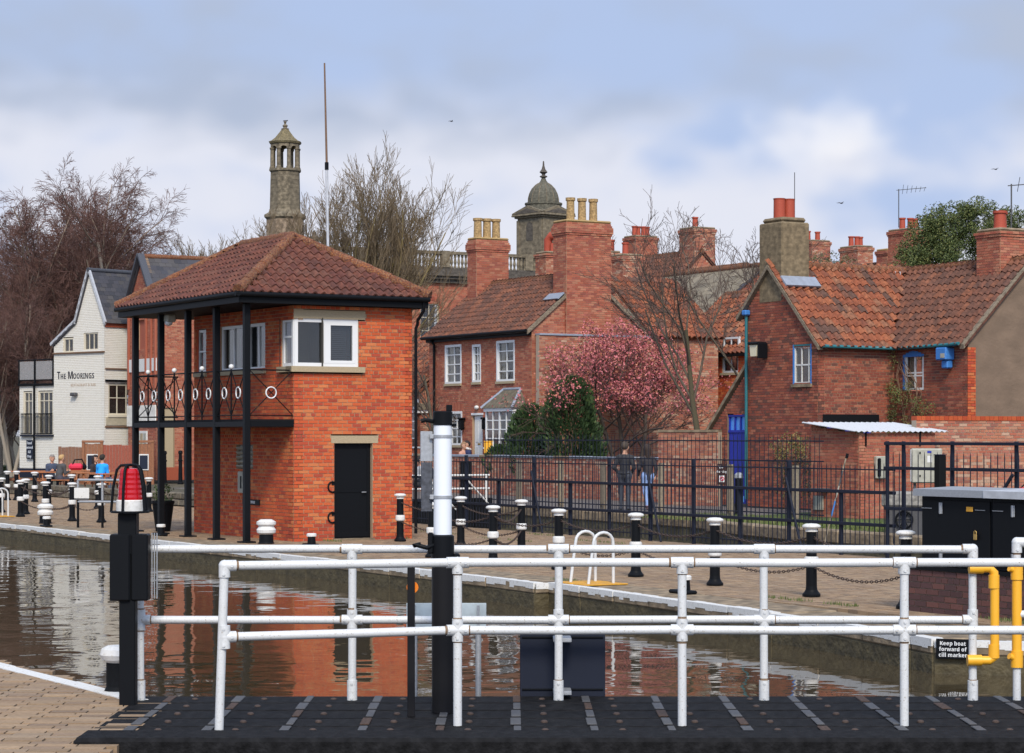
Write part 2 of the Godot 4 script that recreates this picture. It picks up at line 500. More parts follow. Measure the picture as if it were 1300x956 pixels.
# ---- windows ---------------------------------------------------------------------------------------------
# A window unit filling an opening: O lower-left corner on the wall face, U along the wall; bars given as fractions.
func window(parent: Node, O: Vector3, U: Vector3, w: float, h: float, m: Material, vs := [], hs := [], back := 0.07, sill: Material = null, fw := 0.06, cover := "", glassy := true) -> Node3D:
	var N := U.cross(UP)
	var B := Transform3D(Basis(U, UP, N), O - N * back)
	var bar := func(mb: MB, a: float, b: float, c: float, d: float, z0: float, z1: float):
		mb.obox(B * Vector3(a, b, z0), U * (c - a), UP * (d - b), N * (z1 - z0))
	var f := MB.new()
	bar.call(f, 0, 0, fw, h, -.05, .03); bar.call(f, w - fw, 0, w, h, -.05, .03)
	bar.call(f, fw, 0, w - fw, fw, -.05, .03); bar.call(f, fw, h - fw, w - fw, h, -.05, .03)
	var win := part("window", f, m, parent)
	var gb := MB.new()
	for x in vs: bar.call(gb, x * w - .018, fw, x * w + .018, h - fw, -.03, .02)
	for y in hs: bar.call(gb, fw, y * h - .018, w - fw, y * h + .018, -.028, .022)
	if gb.v.size(): part("glazing_bar", gb, m, win)
	if glassy:
		var g := MB.new()
		bar.call(g, fw, fw, w - fw, h - fw, -.012, -.004)
		part("pane", g, M.glass, win)
	var k := MB.new()
	bar.call(k, -.02, -.02, w + .02, h + .02, -.62, -.60)
	part("room", k, M.inside, win)
	if cover == "blind":
		var s := MB.new()
		var q := fw
		while q < h - fw:
			bar.call(s, fw + .02, q, w - fw - .02, q + .03, -.10, -.08)
			q += .05
		part("blind", s, M.blind, win)
	elif cover == "curtain":
		var s := MB.new()
		for side in [0, 1]:
			for i in 5:
				var x := (fw + i * w * .05) if side == 0 else (w - fw - (i + 1) * w * .05)
				bar.call(s, x, fw, x + w * .05, h - fw, -.14 + .03 * (i % 2), -.10 + .03 * (i % 2))
		part("curtain", s, M.curtain, win)
	if sill:
		var s := MB.new()
		s.obox(O + U * -.06 + UP * -.09 - N * .1, U * (w + .12), UP * .088, N * .17)
		part("sill", s, sill, win)
	return win
func slab(mb: MB, O: Vector3, U: Vector3, a: float, b: float, c: float, d: float, z0: float, z1: float, col := Color.WHITE) -> void:   # box on a wall: u a..c, y b..d, out of the wall z0..z1
	var N := U.cross(UP)
	mb.obox(O + U * a + UP * b + N * z0, U * (c - a), UP * (d - b), N * (z1 - z0), col)
func text(parent: Node, s: String, size: float, at: Vector3, face: Basis, m: Material, serif := false, called := "lettering") -> MeshInstance3D:
	var t := TextMesh.new()
	t.text = s; t.font_size = 48; t.pixel_size = size / 48.0; t.depth = 0.006
	var f := SystemFont.new()
	f.font_weight = 700
	f.font_names = PackedStringArray(["Droid Serif" if serif else "Droid Sans"])
	t.font = f
	var o := put(called, t, m, parent)
	o.transform = Transform3D(face, at)
	return o
func stack(parent: Node, lo: Vector3, hi: Vector3, pal: String, mortar: String, pots: Array, pot_r: float, pot_h: float, potm: Material, called := "chimney", cap := 0.3) -> MeshInstance3D:   # brick chimney, corbelled at the top
	var w := hi - lo
	var ch := brick_wall(parent, called, Vector3(lo.x, 0, hi.z), Vector3.RIGHT, rect(0, lo.y, w.x, hi.y - cap), [], pal, mortar, 0, 0.225, 0.075, w.z)
	var f: Array = [[Vector3(hi.x, 0, hi.z), Vector3(0, 0, -1), w.z], [Vector3(lo.x, 0, lo.z), Vector3(0, 0, 1), w.z]]
	for q in f:
		brick_skin(ch, q[0], q[1], rect(0, lo.y, q[2], hi.y - cap), pal)
	var y := hi.y - cap
	var rows := int(round(cap / .075))
	var core := MB.new()
	var list := []
	var cols: Array = M[pal]
	for k in rows:
		var g: float = [.0, .03, .06, .06, .06, .03, .0, .03][k % 8]
		core.box(Vector3(lo.x - g, y, lo.z - g), Vector3(hi.x + g, y + .0749, hi.z + g))
		var c0 := Vector3(lo.x - g, y + .0375, hi.z + g)
		var c1 := Vector3(hi.x + g, y + .0375, hi.z + g)
		for q in [[c0, Vector3.RIGHT, w.x + 2 * g], [c1, Vector3(0, 0, -1), w.z + 2 * g], [c0 - Vector3(0, 0, w.z + 2 * g), Vector3(0, 0, 1), w.z + 2 * g]]:
			var U: Vector3 = q[1]
			var N := U.cross(UP)
			var u := -.11 if k % 2 else 0.0
			while u < q[2]:
				var a := maxf(u, 0.0)
				var b := minf(u + .225, q[2])
				u += .225
				if b - a > .03: list.append([Transform3D(Basis(U * (b - a - .012), UP * .063, N * .016), q[0] + U * (a + b) / 2 + N * rnd(.001, .006)), cols[R.randi() % cols.size()]])
		y += .075
	part("corbel", core, M[mortar], ch)
	many("corbel_bricks", list, unit_box, M.any, ch)
	var fl := MB.new()
	fl.bevel(Vector3(lo.x - .02, y, lo.z - .02), Vector3(hi.x + .02, y + .10, hi.z + .02), .05)
	part("flaunching", fl, M.ochre if potm == M.pot else M.concrete, ch)
	for p in pots:
		var mb := MB.new()
		mb.lathe(Vector3(p.x, y + .06, p.y), [Vector2(pot_r * 1.12, 0), Vector2(pot_r, .08), Vector2(pot_r * .92, pot_h * .85), Vector2(pot_r * 1.15, pot_h * .88), Vector2(pot_r * 1.15, pot_h), Vector2(pot_r * .8, pot_h), Vector2(pot_r * .75, pot_h * .6), Vector2(0, pot_h * .6)], 14)
		part("chimney_pot", mb, potm, ch)
	return ch
func brick_skin(parent: Node, O: Vector3, U: Vector3, poly: Array, pal: String, bl := 0.225, bh := 0.075) -> void:
	var N := U.cross(UP)
	var cols: Array = M[pal]
	var ylo: float = poly[0].y
	var yhi: float = poly[2].y
	var rows := int(round((yhi - ylo) / bh))
	bh = (yhi - ylo) / rows
	var rest := []
	for k in rows:
		var y := ylo + (k + .5) * bh
		var u: float = poly[0].x - (bl / 2 if k % 2 else 0.0)
		while u < poly[1].x:
			var a := maxf(u, poly[0].x)
			var b := minf(u + bl, poly[1].x)
			u += bl
			if b - a < .03: continue
			rest.append([Transform3D(Basis(U * (b - a - .01), UP * (bh - .011), N * .016), O + U * (a + b) / 2 + UP * y + N * rnd(.001, .005)), cols[R.randi() % cols.size()]])
	many("brickwork", rest, unit_box, M.any, parent)

# ---- camera, sky, light ----------------------------------------------------------------------------------
func view_and_light() -> void:
	var cam := Camera3D.new()
	cam.name = "camera"
	cam.position = Vector3(0, 2.2, 0)
	cam.projection = Camera3D.PROJECTION_FRUSTUM
	cam.set_frustum(0.0329655, Vector2(0, 0.0025862), 0.1, 6000.0)
	add_child(cam)
	cam.current = true
	var sun := DirectionalLight3D.new()
	sun.name = "sun"
	sun.light_energy = 0.8
	sun.light_color = Color(1.0, 0.95, 0.86)
	sun.light_angular_distance = 14.0
	sun.shadow_enabled = true
	add_child(sun)
	sun.look_at_from_position(Vector3(0.07, 0.66, 0.74), Vector3.ZERO)
	var e := Environment.new()
	e.background_mode = Environment.BG_SKY
	e.sky = Sky.new()
	var pm := PanoramaSkyMaterial.new()
	pm.panorama = sky_picture()
	e.sky.sky_material = pm
	e.background_energy_multiplier = 1.0
	e.tonemap_mode = Environment.TONE_MAPPER_LINEAR
	e.tonemap_exposure = 1.38
	e.sdfgi_enabled = true; e.ssao_enabled = true; e.ssil_enabled = true
	var we := WorldEnvironment.new()
	we.name = "air"; we.environment = e
	add_child(we)
func sky_picture() -> ImageTexture:
	var w := 2048
	var h := 1024
	var a := FastNoiseLite.new()
	a.seed = 21; a.frequency = 1.0; a.fractal_octaves = 6; a.noise_type = FastNoiseLite.TYPE_SIMPLEX_SMOOTH
	var b := FastNoiseLite.new()
	b.seed = 33; b.frequency = 1.0; b.fractal_octaves = 5; b.noise_type = FastNoiseLite.TYPE_SIMPLEX_SMOOTH
	var im := Image.create(w, h, false, Image.FORMAT_RGBF)
	for j in h:
		var th := (j + 0.5) / h * PI
		var y := cos(th)
		for i in w:
			var ph := wrapf((i + 0.5) / w * TAU, -PI, PI)
			var d := Vector3(sin(ph) * sin(th), y, -cos(ph) * sin(th))
			if y < -0.1:
				im.set_pixel(i, j, Color(.30, .29, .28)); continue
			# a broken layer of cloud: long soft bands low down, rounder masses higher up
			var lift := 1.0 / (0.35 + maxf(y, 0.0))
			var p := Vector3(d.x * 3.0, d.y * 8.0, d.z * 3.0)
			var k := 0.75 * a.get_noise_3d(p.x * 1.7, p.y * 1.7 + 3.0, p.z * 1.7) + 0.6 * b.get_noise_3d(d.x * 13.0, d.y * 26.0 + 4.0, d.z * 13.0)
			var wisp := b.get_noise_3d(d.x * 22.0 + 9.0, d.y * 44.0, d.z * 22.0)
			var band := 0.30 * sin(y * 30.0 + d.x * 4.0 - 1.2)
			var cover := smoothstep(-0.50, 0.34, k + band + 0.10 * wisp)
			var dark := smoothstep(0.118, 0.158, y + 0.035 * k + 0.014 * wisp) * 0.95
			var blue := Color(.30, .375, .54).lerp(Color(.24, .315, .47), smoothstep(0.05, 0.5, y))
			var pale := Color(.50, .515, .58).lerp(Color(.275, .325, .43), dark)
			var c := blue.lerp(pale, cover)
			var lit := smoothstep(0.22, 0.62, k + 0.25 * wisp) * (1.0 - dark)
			c = c.lerp(Color(.60, .60, .625), lit * 0.75)
			c = c.lerp(Color(.48, .515, .61), smoothstep(0.10, -0.02, y) * 0.6)
			# one bright heap of cloud to the right
			var hx := (ph - 0.135) / 0.034
			var hy := (PI / 2 - th - 0.128) / 0.016
			var heap := smoothstep(1.25, 0.1, sqrt(hx * hx + hy * hy) + 0.55 * b.get_noise_3d(d.x * 60.0, d.y * 70.0, d.z * 60.0) + 0.4 * wisp)
			c = c.lerp(Color(.70, .68, .67), heap * 0.5)
			# the bright veil round the hidden sun
			var g := maxf(d.dot(Vector3(0.07, 0.66, 0.74)), 0.0)
			c = c * 1.13 * (1.0 + 2.1 * pow(g, 3.0))
			im.set_pixel(i, j, c)
	return ImageTexture.create_from_image(im)

# ---- the ground and the water ----------------------------------------------------------------------------
func sn(s: float, n: float) -> Vector2:
	return Vector2(.5 * s + .8660254 * n, .5 * n - .8660254 * s)
var FLAT := Transform3D(Basis(Vector3.RIGHT, Vector3.FORWARD, Vector3.UP), Vector3.ZERO)
func ground(called: String, poly: Array, lo: float, hi: float, m: Material) -> MeshInstance3D:
	var mb := MB.new()
	mb.prism(PackedVector2Array(poly), FLAT.translated(Vector3(0, lo, 0)), hi - lo)
	return struct(called, mb, m)
func along(pts: Array, step: float) -> Array:   # points every step metres
	var out := []
	for i in pts.size() - 1:
		var a: Vector2 = pts[i]
		var b: Vector2 = pts[i + 1]
		var k := maxi(1, int(round(a.distance_to(b) / step)))
		for j in k: out.append([a.lerp(b, j / float(k)), a.lerp(b, (j + 1.0) / k)])
	return out
func setting() -> void:
	ground("canal_bed", [Vector2(-1500, -300), Vector2(1500, -300), Vector2(1500, 3000), Vector2(-1500, 3000)], -2.6, -2.4, M.earth)
	var quay := [sn(-110, 17.5), sn(-70, 17.55), sn(-50, 17.5), sn(-31, 17.45), Vector2(.34, 34.1), Vector2(.56, 34.22), Vector2(2.33, 30.4), Vector2(3.68, 27.3), Vector2(4.40, 25.15), Vector2(4.55, 24.66), Vector2(5.6, 24.3), Vector2(9, 22.6), Vector2(14, 20)]
	var tow: Array = quay.duplicate()
	tow.append_array([sn(-8, 26.6), sn(-62, 26.6), sn(-110, 27)])
	var path := ground("towpath", tow, -2.5, -0.065, M.wetwall)
	# coping blocks with a white painted nose, and the wall facing under them
	for q in along(quay, 1.15):
		var a: Vector2 = q[0]
		var b: Vector2 = q[1]
		if a.y > 70: continue
		var e := Vector3(b.x - a.x, 0, a.y - b.y)
		var inn := UP.cross(e).normalized() * -1.0
		var o := Vector3(a.x, 0, -a.y)
		if inn.dot(SN) < -0.5: inn = -inn
		var L := e.length()
		e = e.normalized()
		var T := Transform3D(Basis(e, UP, e.cross(UP)), o)   # z points to the water
		var mb := MB.new()
		var wdt := 0.95
		var g := 0.012
		var dz := rnd(-.008, .008)
		var dy := rnd(-.012, .004)
		mb.bevel(Vector3(g, -.16, -wdt), Vector3(L - g, dy, .02 + dz), .018)
		var me := part("coping_stone", mb, M.concrete, path)
		me.transform = T
		var nb := MB.new()
		var rag := []
		var x := g
		while x < L - g - .02:
			var x2 := minf(x + rnd(.1, .3), L - g)
			nb.box(Vector3(x, -.085 + rnd(-.02, .02), -.13 + rnd(-.04, .02)), Vector3(x2, dy + .004, .024 + dz))
			x = x2
		part("white_edge", nb, M.oldwhite, path).transform = T
		var wb := MB.new()
		wb.bevel(Vector3(g * .4, -1.2, -.2), Vector3(L - g * .4, -.165, .004 + rnd(-.012, .012)), .01)
		part("wall_panel", wb, M.wetwall, path).transform = T
	# brick pavers
	var list := []
	var cols := [Color(.33, .225, .135), Color(.37, .255, .155), Color(.30, .20, .12), Color(.35, .235, .14), Color(.32, .23, .15), Color(.27, .185, .12)]
	var py := PackedVector2Array(tow)
	var s := -98.0
	while s < -15.0:
		var n := 18.2
		var flip := false
		while n < 26.9:
			for k in 2:
				var p := sn(s + (.05 + .1 * k if flip else .1), n + (.1 if flip else .05 + .1 * k))
				if Geometry2D.is_point_in_polygon(p, py):
					var dist := p.distance_to(sn(s, 26.6))
					var bx := Basis(SC * (.094 if flip else .194), UP * .06, -SN * (.194 if flip else .094))
					list.append([Transform3D(bx, Vector3(p.x, -.038 + rnd(-.003, .003), -p.y)), cols[R.randi() % 6]])
			flip = not flip
			n += .2
		s += .2
	many("paving", list, unit_box, M.any, path)
	# far side: one sheet that runs to the horizon
	var kerb := [sn(-62, 32.2), Vector2(.31, 64.6), Vector2(4.35, 56.1), Vector2(4.62, 55.3), Vector2(4.72, 54.6), Vector2(4.6, 53.7), Vector2(5.97, 49.5), Vector2(9.5, 43), Vector2(15, 33.5)]
	var far: Array = [sn(-110, 27.0), sn(-62, 26.8)]
	far.append_array(kerb)
	far.append_array([Vector2(400, 33.5), Vector2(1500, 600), Vector2(1500, 3000), Vector2(-1500, 3000), Vector2(-1500, 600)])
	var land := ground("ground", far, -2.5, 0.15, M.earth)
	for q in along(kerb, 0.9):
		var a: Vector2 = q[0]
		var b: Vector2 = q[1]
		if a.y < 44: continue
		var e := Vector3(b.x - a.x, 0, a.y - b.y)
		var L := e.length()
		e = e.normalized()
		var T := Transform3D(Basis(e, UP, e.cross(UP)), Vector3(a.x, .15, -a.y))
		var mb := MB.new()
		mb.bevel(Vector3(.008, -.22, -.4), Vector3(L - .008, .05 + rnd(-.01, .01), .03), .03)
		part("kerb_stone", mb, M.concrete, land).transform = T
	ground("path", [sn(-62, 32.7), sn(-46.5, 32.4), sn(-44, 36), sn(-50, 38.8), sn(-84, 38.8), sn(-84, 33)], 0.1, 0.156, M.asphalt)
	ground("terrace", [sn(-110, 26.9), sn(-62.2, 26.9), sn(-62.2, 60), sn(-110, 90), sn(-150, 60)], 0.0, 0.13, M.asphalt)
	ground("garden", [sn(-90, 39.2), sn(-62, 39.2), sn(-50, 48), sn(-50, 60), sn(-90, 60)], 0.0, 0.7, M.grass)
	ground("grass_bank", [sn(-46.2, 32.5), sn(-33, 31), sn(-33, 36), sn(-49, 38.1)], 0.0, 0.17, M.grass)
	ground("meadow", [Vector2(-34, 118), Vector2(-60, 116), Vector2(-80, 160), Vector2(-20, 160)], 0.0, 0.42, M.grass)
	# the water
	var w := MB.new()
	var lake := PackedVector2Array([sn(-130, 18.4), sn(-15, 18.4), Vector2(20, 15), Vector2(20, 2), Vector2(-60, 2), Vector2(-120, 60)])
	w.prism(lake, FLAT.translated(Vector3(0, -1.6, 0)), 1.23)
	struct("water", w, M.water)
	var w2 := MB.new()
	w2.prism(PackedVector2Array([sn(-63, 26), sn(-15, 26), sn(-15, 34), sn(-63, 34)]), FLAT.translated(Vector3(0, -1.9, 0)), .5)
	struct("lock_water", w2, M.water)
	# near lock side, bottom left
	var near := [Vector2(-9, 24.4), Vector2(-3.53, 15.73), Vector2(-2.93, 14.78), Vector2(-2.3, 13.75), Vector2(-2.3, 6), Vector2(-14, 6)]
	var nq := ground("near_lock_side", near, -2.5, 0.54, M.wetwall)
	var nl := []
	var np := PackedVector2Array(near)
	for i in 110:
		for j in 90:
			var p := Vector2(-8.0 + i * .215 * .5, 10.5 + j * .1025)
			p.x += .054 if j % 2 else 0.0
			if i % 2 == 0 and Geometry2D.is_point_in_polygon(p + Vector2(-.2, 0), np):
				nl.append([Transform3D(Basis(Vector3(.205, 0, 0), Vector3(0, .06, 0), Vector3(0, 0, .094)), Vector3(p.x, .568 + rnd(-.003, .003), -p.y)), cols[R.randi() % 6]])
	many("paving", nl, unit_box, M.any, nq)
	for q in along([near[0], near[1], near[2], near[3]], .8):
		var a: Vector2 = q[0]
		var b: Vector2 = q[1]
		var e := Vector3(b.x - a.x, 0, a.y - b.y)
		var L := e.length()
		e = e.normalized()
		var side := -e.cross(UP)
		if side.x > 0: side = -side
		var mb := MB.new()
		mb.obox(Vector3(a.x, .5, -a.y), e * (L - .006), UP * (.105 + rnd(-.004, .004)), e.cross(UP) * (-.13 + rnd(-.015, .015)))
		part("white_edge", mb, M.oldwhite, nq)

# ---- the lock keeper's building --------------------------------------------------------------------------
func control_building() -> void:
	var t := thing("control_building", "two storey red brick lock control building with hipped brown tiled roof and black balcony", "building", W(-43.48, 0, 19.85), TURN)
	var X := Vector3.RIGHT
	var B := Vector3.FORWARD   # along the front wall, away from the canal
	var dr := [.936, -.02, 1.833, 2.04]
	var wf := [0.0, 3.65, 1.5, 4.65]
	var front := brick_wall(t, "front_wall", Vector3.ZERO, B, rect(0, -.02, 2.78, 4.92), [dr, wf, [0.86, 2.04, 1.96, 2.2], [0.0, 4.65, 1.66, 4.83], [-.1, 3.53, 1.62, 3.65]], "hot", "mortar", 300, .225, .075, .22, Rect2(0, 0.6, 2.78, 2.3))
	# canal side: u runs towards the front corner
	var L := 5.45
	var hw := [[L - 5.3, 3.62, L - 4.73, 4.6], [L - 3.9, 3.62, L - 1.44, 4.62], [L - .6, 3.65, L, 4.65], [L - .66, 3.53, L, 3.65], [L - 3.0, 1.5, L - 2.1, 2.0]]
	var side := brick_wall(t, "canal_wall", Vector3(-L, 0, 0), X, rect(0, -.02, L, 4.92), hw, "hot", "mortar", 0)
	var bk := MB.new()
	bk.box(Vector3(-L, 0, -2.78), Vector3(-L + .2, 4.92, 0)); bk.box(Vector3(-L, 0, -2.78), Vector3(0, 4.92, -2.6))
	part("rear_wall", bk, M.hot_parts[0], t)
	var flr := MB.new()
	flr.box(Vector3(-L + .05, 2.45, -2.7), Vector3(-.23, 2.55, -.23))
	part("upper_floor", flr, M.inside, t)
	# stone trim
	var st := MB.new()
	slab(st, Vector3.ZERO, B, .86, 2.04, 1.96, 2.2, -.2, .015)
	part("lintel", st, M.lintel, front)
	st = MB.new()
	slab(st, Vector3.ZERO, B, 0, 4.65, 1.66, 4.83, -.2, .012)
	part("lintel", st, M.lintel, front)
	st = MB.new()
	slab(st, Vector3.ZERO, B, -.09, 3.53, 1.62, 3.648, -.2, .09)
	part("sill", st, M.lintel, front)
	st = MB.new()
	slab(st, Vector3(-L, 0, 0), X, L - .68, 3.532, L + .089, 3.645, -.19, .09)
	part("sill", st, M.lintel, side)
	# door
	var dm := MB.new()
	slab(dm, Vector3.ZERO, B, .94, .03, 1.83, 2.035, -.15, -.10)
	var door := part("door", dm, M.black, front)
	for k in [[.96, .06, 1.02, 2.02], [1.75, .06, 1.81, 2.02], [1.02, 1.0, 1.75, 1.06], [1.02, .06, 1.75, .16], [1.02, 1.94, 1.75, 2.02]]:
		var q := MB.new()
		slab(q, Vector3.ZERO, B, k[0], k[1], k[2], k[3], -.099, -.088)
		part("rail", q, M.black, door)
	var hd := MB.new()
	hd.tube([Vector3(-.08, 1.0, -1.7), Vector3(-.04, 1.0, -1.7), Vector3(-.04, 1.0, -1.6)], [.012], 6)
	part("handle", hd, M.galv, door)
	st = MB.new()
	slab(st, Vector3.ZERO, B, .90, -.02, 1.87, .028, -.14, .05)
	part("step", st, M.concrete, front)
	# curled iron door stays on the wall beside the door
	for y in [1.12, .48]:
		var ir := MB.new()
		slab(ir, Vector3.ZERO, B, .87, y - .13, .93, y - .10, .012, .03); slab(ir, Vector3.ZERO, B, .87, y + .04, .93, y + .10, .012, .03)
		var arc := []
		for i in 9:
			var g := PI * .35 + PI * 1.3 * i / 8.0
			arc.append(Vector3(.03, y + sin(g) * .11, -.88 - cos(g) * .10))
		ir.tube(arc, [.018], 6)
		part("door_stay", ir, M.black, front)
	# windows
	var w := window(t, Vector3(0, 3.65, 0), B, 1.5, 1.0, M.upvc, [], [], .05, null, .075)
	w.name = "corner_window"
	var fr := MB.new()
	slab(fr, Vector3(0, 3.65, 0), B, .70, .07, .86, .93, -.085, -.015); slab(fr, Vector3(0, 3.65, 0), B, 1.37, .07, 1.43, .93, -.055, -.015)
	slab(fr, Vector3(0, 3.65, 0), B, .86, .07, 1.37, .13, -.055, -.015); slab(fr, Vector3(0, 3.65, 0), B, .86, .87, 1.37, .93, -.055, -.015)
	part("casement", fr, M.upvc, w)
	var bl := MB.new()
	var y := .14
	while y < .86:
		slab(bl, Vector3(0, 3.65, 0), B, .86, y, 1.37, y + .028, -.13, -.115); y += .042
	part("blind", bl, M.blind, w)
	var w2 := window(t, Vector3(-.6, 3.65, 0), X, .6, 1.0, M.upvc, [], [.62], .05, null, .07)
	w2.name = "corner_window_return"
	var w3 := window(t, Vector3(-3.9, 3.62, 0), X, 2.46, 1.0, M.upvc, [.27, .62, .82], [], .06, M.lintel, .065, "curtain")
	var w4 := window(t, Vector3(-5.3, 3.62, 0), X, .57, .98, M.upvc, [], [.5], .06, M.lintel, .06, "curtain")
	# canal wall details: louvre, meter box, name plate, door at the back corner
	var lv := MB.new()
	for k in 5:
		lv.obox(Vector3(-3.0, 1.5 + k * .1, -.06), Vector3(.9, 0, 0), Vector3(0, .05, .07), Vector3(0, -.02, .012))
	lv.box(Vector3(-3.0, 1.5, -.12), Vector3(-2.1, 2.0, -.09))
	part("louvre", lv, M.greybox, side)
	var mbx := MB.new()
	mbx.bevel(Vector3(-2.72, .95, .012), Vector3(-2.35, 1.42, .10), .012)
	var meter := part("meter_box", mbx, M.greybox, side)
	var slot := MB.new()
	slot.bevel(Vector3(-2.56, 1.05, .10), Vector3(-2.5, 1.32, .112), .004)
	part("catch", slot, M.black, meter)
	var pl := MB.new()
	pl.bevel(Vector3(-2.62, .70, .014), Vector3(-1.7, .82, .03), .004)
	var plate := part("name_plate", pl, M.black, side)
	text(plate, "LOCK OFFICE", .075, Vector3(-2.16, .76, .03), Basis(), M.upvc)
	# balcony
	var fl := MB.new()
	fl.box(Vector3(-6.45, 2.49, .012), Vector3(.06, 2.54, 1.06))
	var deck := part("balcony_floor", fl, M.blackrough, t)
	for k in [[Vector3(-6.46, 2.38, 1.0), Vector3(.06, 2.49, 1.12)], [Vector3(-6.46, 2.38, .012), Vector3(-6.36, 2.49, 1.0)], [Vector3(-.04, 2.38, .02), Vector3(.06, 2.49, 1.0)]]:
		var q := MB.new()
		q.bevel(k[0], k[1], .006)
		part("beam", q, M.black, deck)
	var jx := -6.0
	while jx < -.2:
		var q := MB.new()
		q.box(Vector3(jx, 2.40, .012), Vector3(jx + .06, 2.49, 1.0)); jx += .55
		part("joist", q, M.blackrough, deck)
	for k in 5:
		var q := MB.new()
		var px := -1.6 * k
		q.bevel(Vector3(px - .065, .0, .995), Vector3(px + .065, 4.92, 1.125), .012)
		var post := part("post", q, M.black, t)
		var b := MB.new()
		b.bevel(Vector3(px - .15, -.01, .91), Vector3(px + .15, .025, 1.21), .006)
		part("base_plate", b, M.black, post)
	var rails := []
	for k in 4: rails.append([Vector3(-1.6 * k - .065, 0, 1.06), Vector3(-1, 0, 0), 1.47, 2])
	rails.append([Vector3(0, 0, 1.0), Vector3(0, 0, -1), .98, 1])
	rails.append([Vector3(-6.4, 0, 1.0), Vector3(0, 0, -1), .98, 1])
	for q in rails:
		var o: Vector3 = q[0]
		var u: Vector3 = q[1]
		var ln: float = q[2]
		var f := MB.new()
		for yy in [3.56, 2.62]: f.tube([o + UP * yy, o + u * ln + UP * yy], [.017 if yy > 3 else .014], 6)
		var pan := part("balustrade", f, M.black, t)
		var n: int = q[3]
		for k in n:
			var a := o + u * ln * k / n
			var b := o + u * ln * (k + 1) / n
			var x := MB.new()
			x.tube([a + UP * 2.62, b + UP * 3.56], [.012], 5); x.tube([a + UP * 3.56, b + UP * 2.62], [.012], 5)
			part("cross_bar", x, M.black, pan)
			var r := MB.new()
			r.ring((a + b) / 2 + UP * 3.09, u, UP, .115, .016, 24)
			part("ring", r, M.upvc, pan)
			if k == 0 and n == 2:
				var v := MB.new()
				v.tube([b + UP * 2.5, b + UP * 3.6], [.018], 6)
				part("baluster", v, M.black, pan)
				var bal := MB.new()
				bal.ball(b + UP * 3.64, Vector3.ONE * .055, 12)
				part("ball_finial", bal, M.upvc, pan)
	# roof: soffit, fascia, gutter, four slopes, hips and ridge
	var a0 := Vector3(-6.74, 4.92, -3.02)
	var a1 := Vector3(.30, 4.92, 1.36)
	var sf := MB.new()
	sf.box(a0 + Vector3(.02, .01, .02), a1 + Vector3(-.02, .03, -.02))
	var soffit := part("soffit", sf, M.blackrough, t)
	for k in [[Vector3(a0.x, 4.92, a1.z - .03), Vector3(a1.x, 5.11, a1.z)], [Vector3(a1.x - .03, 4.92, a0.z), Vector3(a1.x, 5.11, a1.z - .031)], [Vector3(a0.x, 4.92, a0.z), Vector3(a0.x + .03, 5.11, a1.z - .031)], [Vector3(a0.x + .031, 4.92, a0.z), Vector3(a1.x - .031, 5.11, a0.z + .03)]]:
		var q := MB.new()
		q.bevel(k[0], k[1], .004)
		part("fascia", q, M.black, soffit)
	for k in [[Vector3(a0.x, 5.10, a1.z + .05), Vector3(a1.x + .1, 5.10, a1.z + .05)], [Vector3(a1.x + .05, 5.10, a1.z + .1), Vector3(a1.x + .05, 5.10, a0.z)]]:
		var q := MB.new()
		q.tube(k, [.055], 10)
		part("gutter", q, M.black, soffit)
	var dp := MB.new()
	dp.tube([Vector3(.30, 5.06, -2.9), Vector3(.30, 4.86, -2.9), Vector3(.10, 4.66, -2.86), Vector3(.10, 4.58, -2.86), Vector3(.02, 4.5, -2.86), Vector3(.02, .1, -2.86)], [.035], 8)
	part("downpipe", dp, M.black, soffit)
	var ey := 5.13
	var run := 2.19
	var rise := 1.37
	var ln := sqrt(run * run + rise * rise)
	var wz := 4.38
	var wx := 7.04
	var nz := 1.36 - run
	var hipf := PackedVector2Array([Vector2(0, 0), Vector2(wz, 0), Vector2(wz / 2, ln)])
	var lng := PackedVector2Array([Vector2(0, 0), Vector2(wx, 0), Vector2(wx - run, ln), Vector2(run, ln)])
	var hip := tile_roof(t, Vector3(.30, ey, 1.36), Vector3(0, 0, -1), Vector3(-run, rise, 0) / ln, hipf, "tile", "roll", .2, .26, 150, .05, 0, "front_roof_slope")
	tile_roof(t, Vector3(-6.74, ey, 1.36), X, Vector3(0, rise, -run) / ln, lng, "tile", "roll", .2, .26, 150, .05, 0, "canal_roof_slope")
	tile_roof(t, Vector3(.30, ey, -3.02), -X, Vector3(0, rise, run) / ln, lng, "tile", "roll", .2, .26, 0, .05, 0, "rear_roof_slope")
	tile_roof(t, Vector3(-6.74, ey, -3.02), Vector3(0, 0, 1), Vector3(run, rise, 0) / ln, hipf, "tile", "roll", .2, .26, 0, .05, 0, "end_roof_slope")
	var p0 := Vector3(.30 - run, ey + rise + .03, nz)
	var p1 := Vector3(-6.74 + run, ey + rise + .03, nz)
	for k in [[Vector3(.30, ey + .06, 1.36), p0], [Vector3(.30, ey + .06, -3.02), p0], [Vector3(-6.74, ey + .06, 1.36), p1], [Vector3(-6.74, ey + .06, -3.02), p1], [p1, p0]]:
		ridge_tiles(hip, k[0], k[1], .115, M.lichen)
	# light fitting under the eaves
	var lf := MB.new()
	lf.bevel(Vector3(-4.75, 4.74, .82), Vector3(-4.5, 4.9, 1.02), .02)
	var lamp := part("eaves_lamp", lf, M.greybox, t)
	lf = MB.new()
	lf.ball(Vector3(-4.62, 4.72, .95), Vector3(.09, .07, .09), 10)
	part("lens", lf, M.upvc, lamp)
	# aerial pole on the rear slope of the roof: a thing of its own
	var pole := thing("aerial_pole", "tall thin pole, white below and brown above, rising behind the control building roof", "pole", W(-47.12, 5.7, 22.38))
	var q := MB.new()
	q.tube([Vector3.ZERO, Vector3(-.04, 2.62, 0)], [.032, .03], 8)
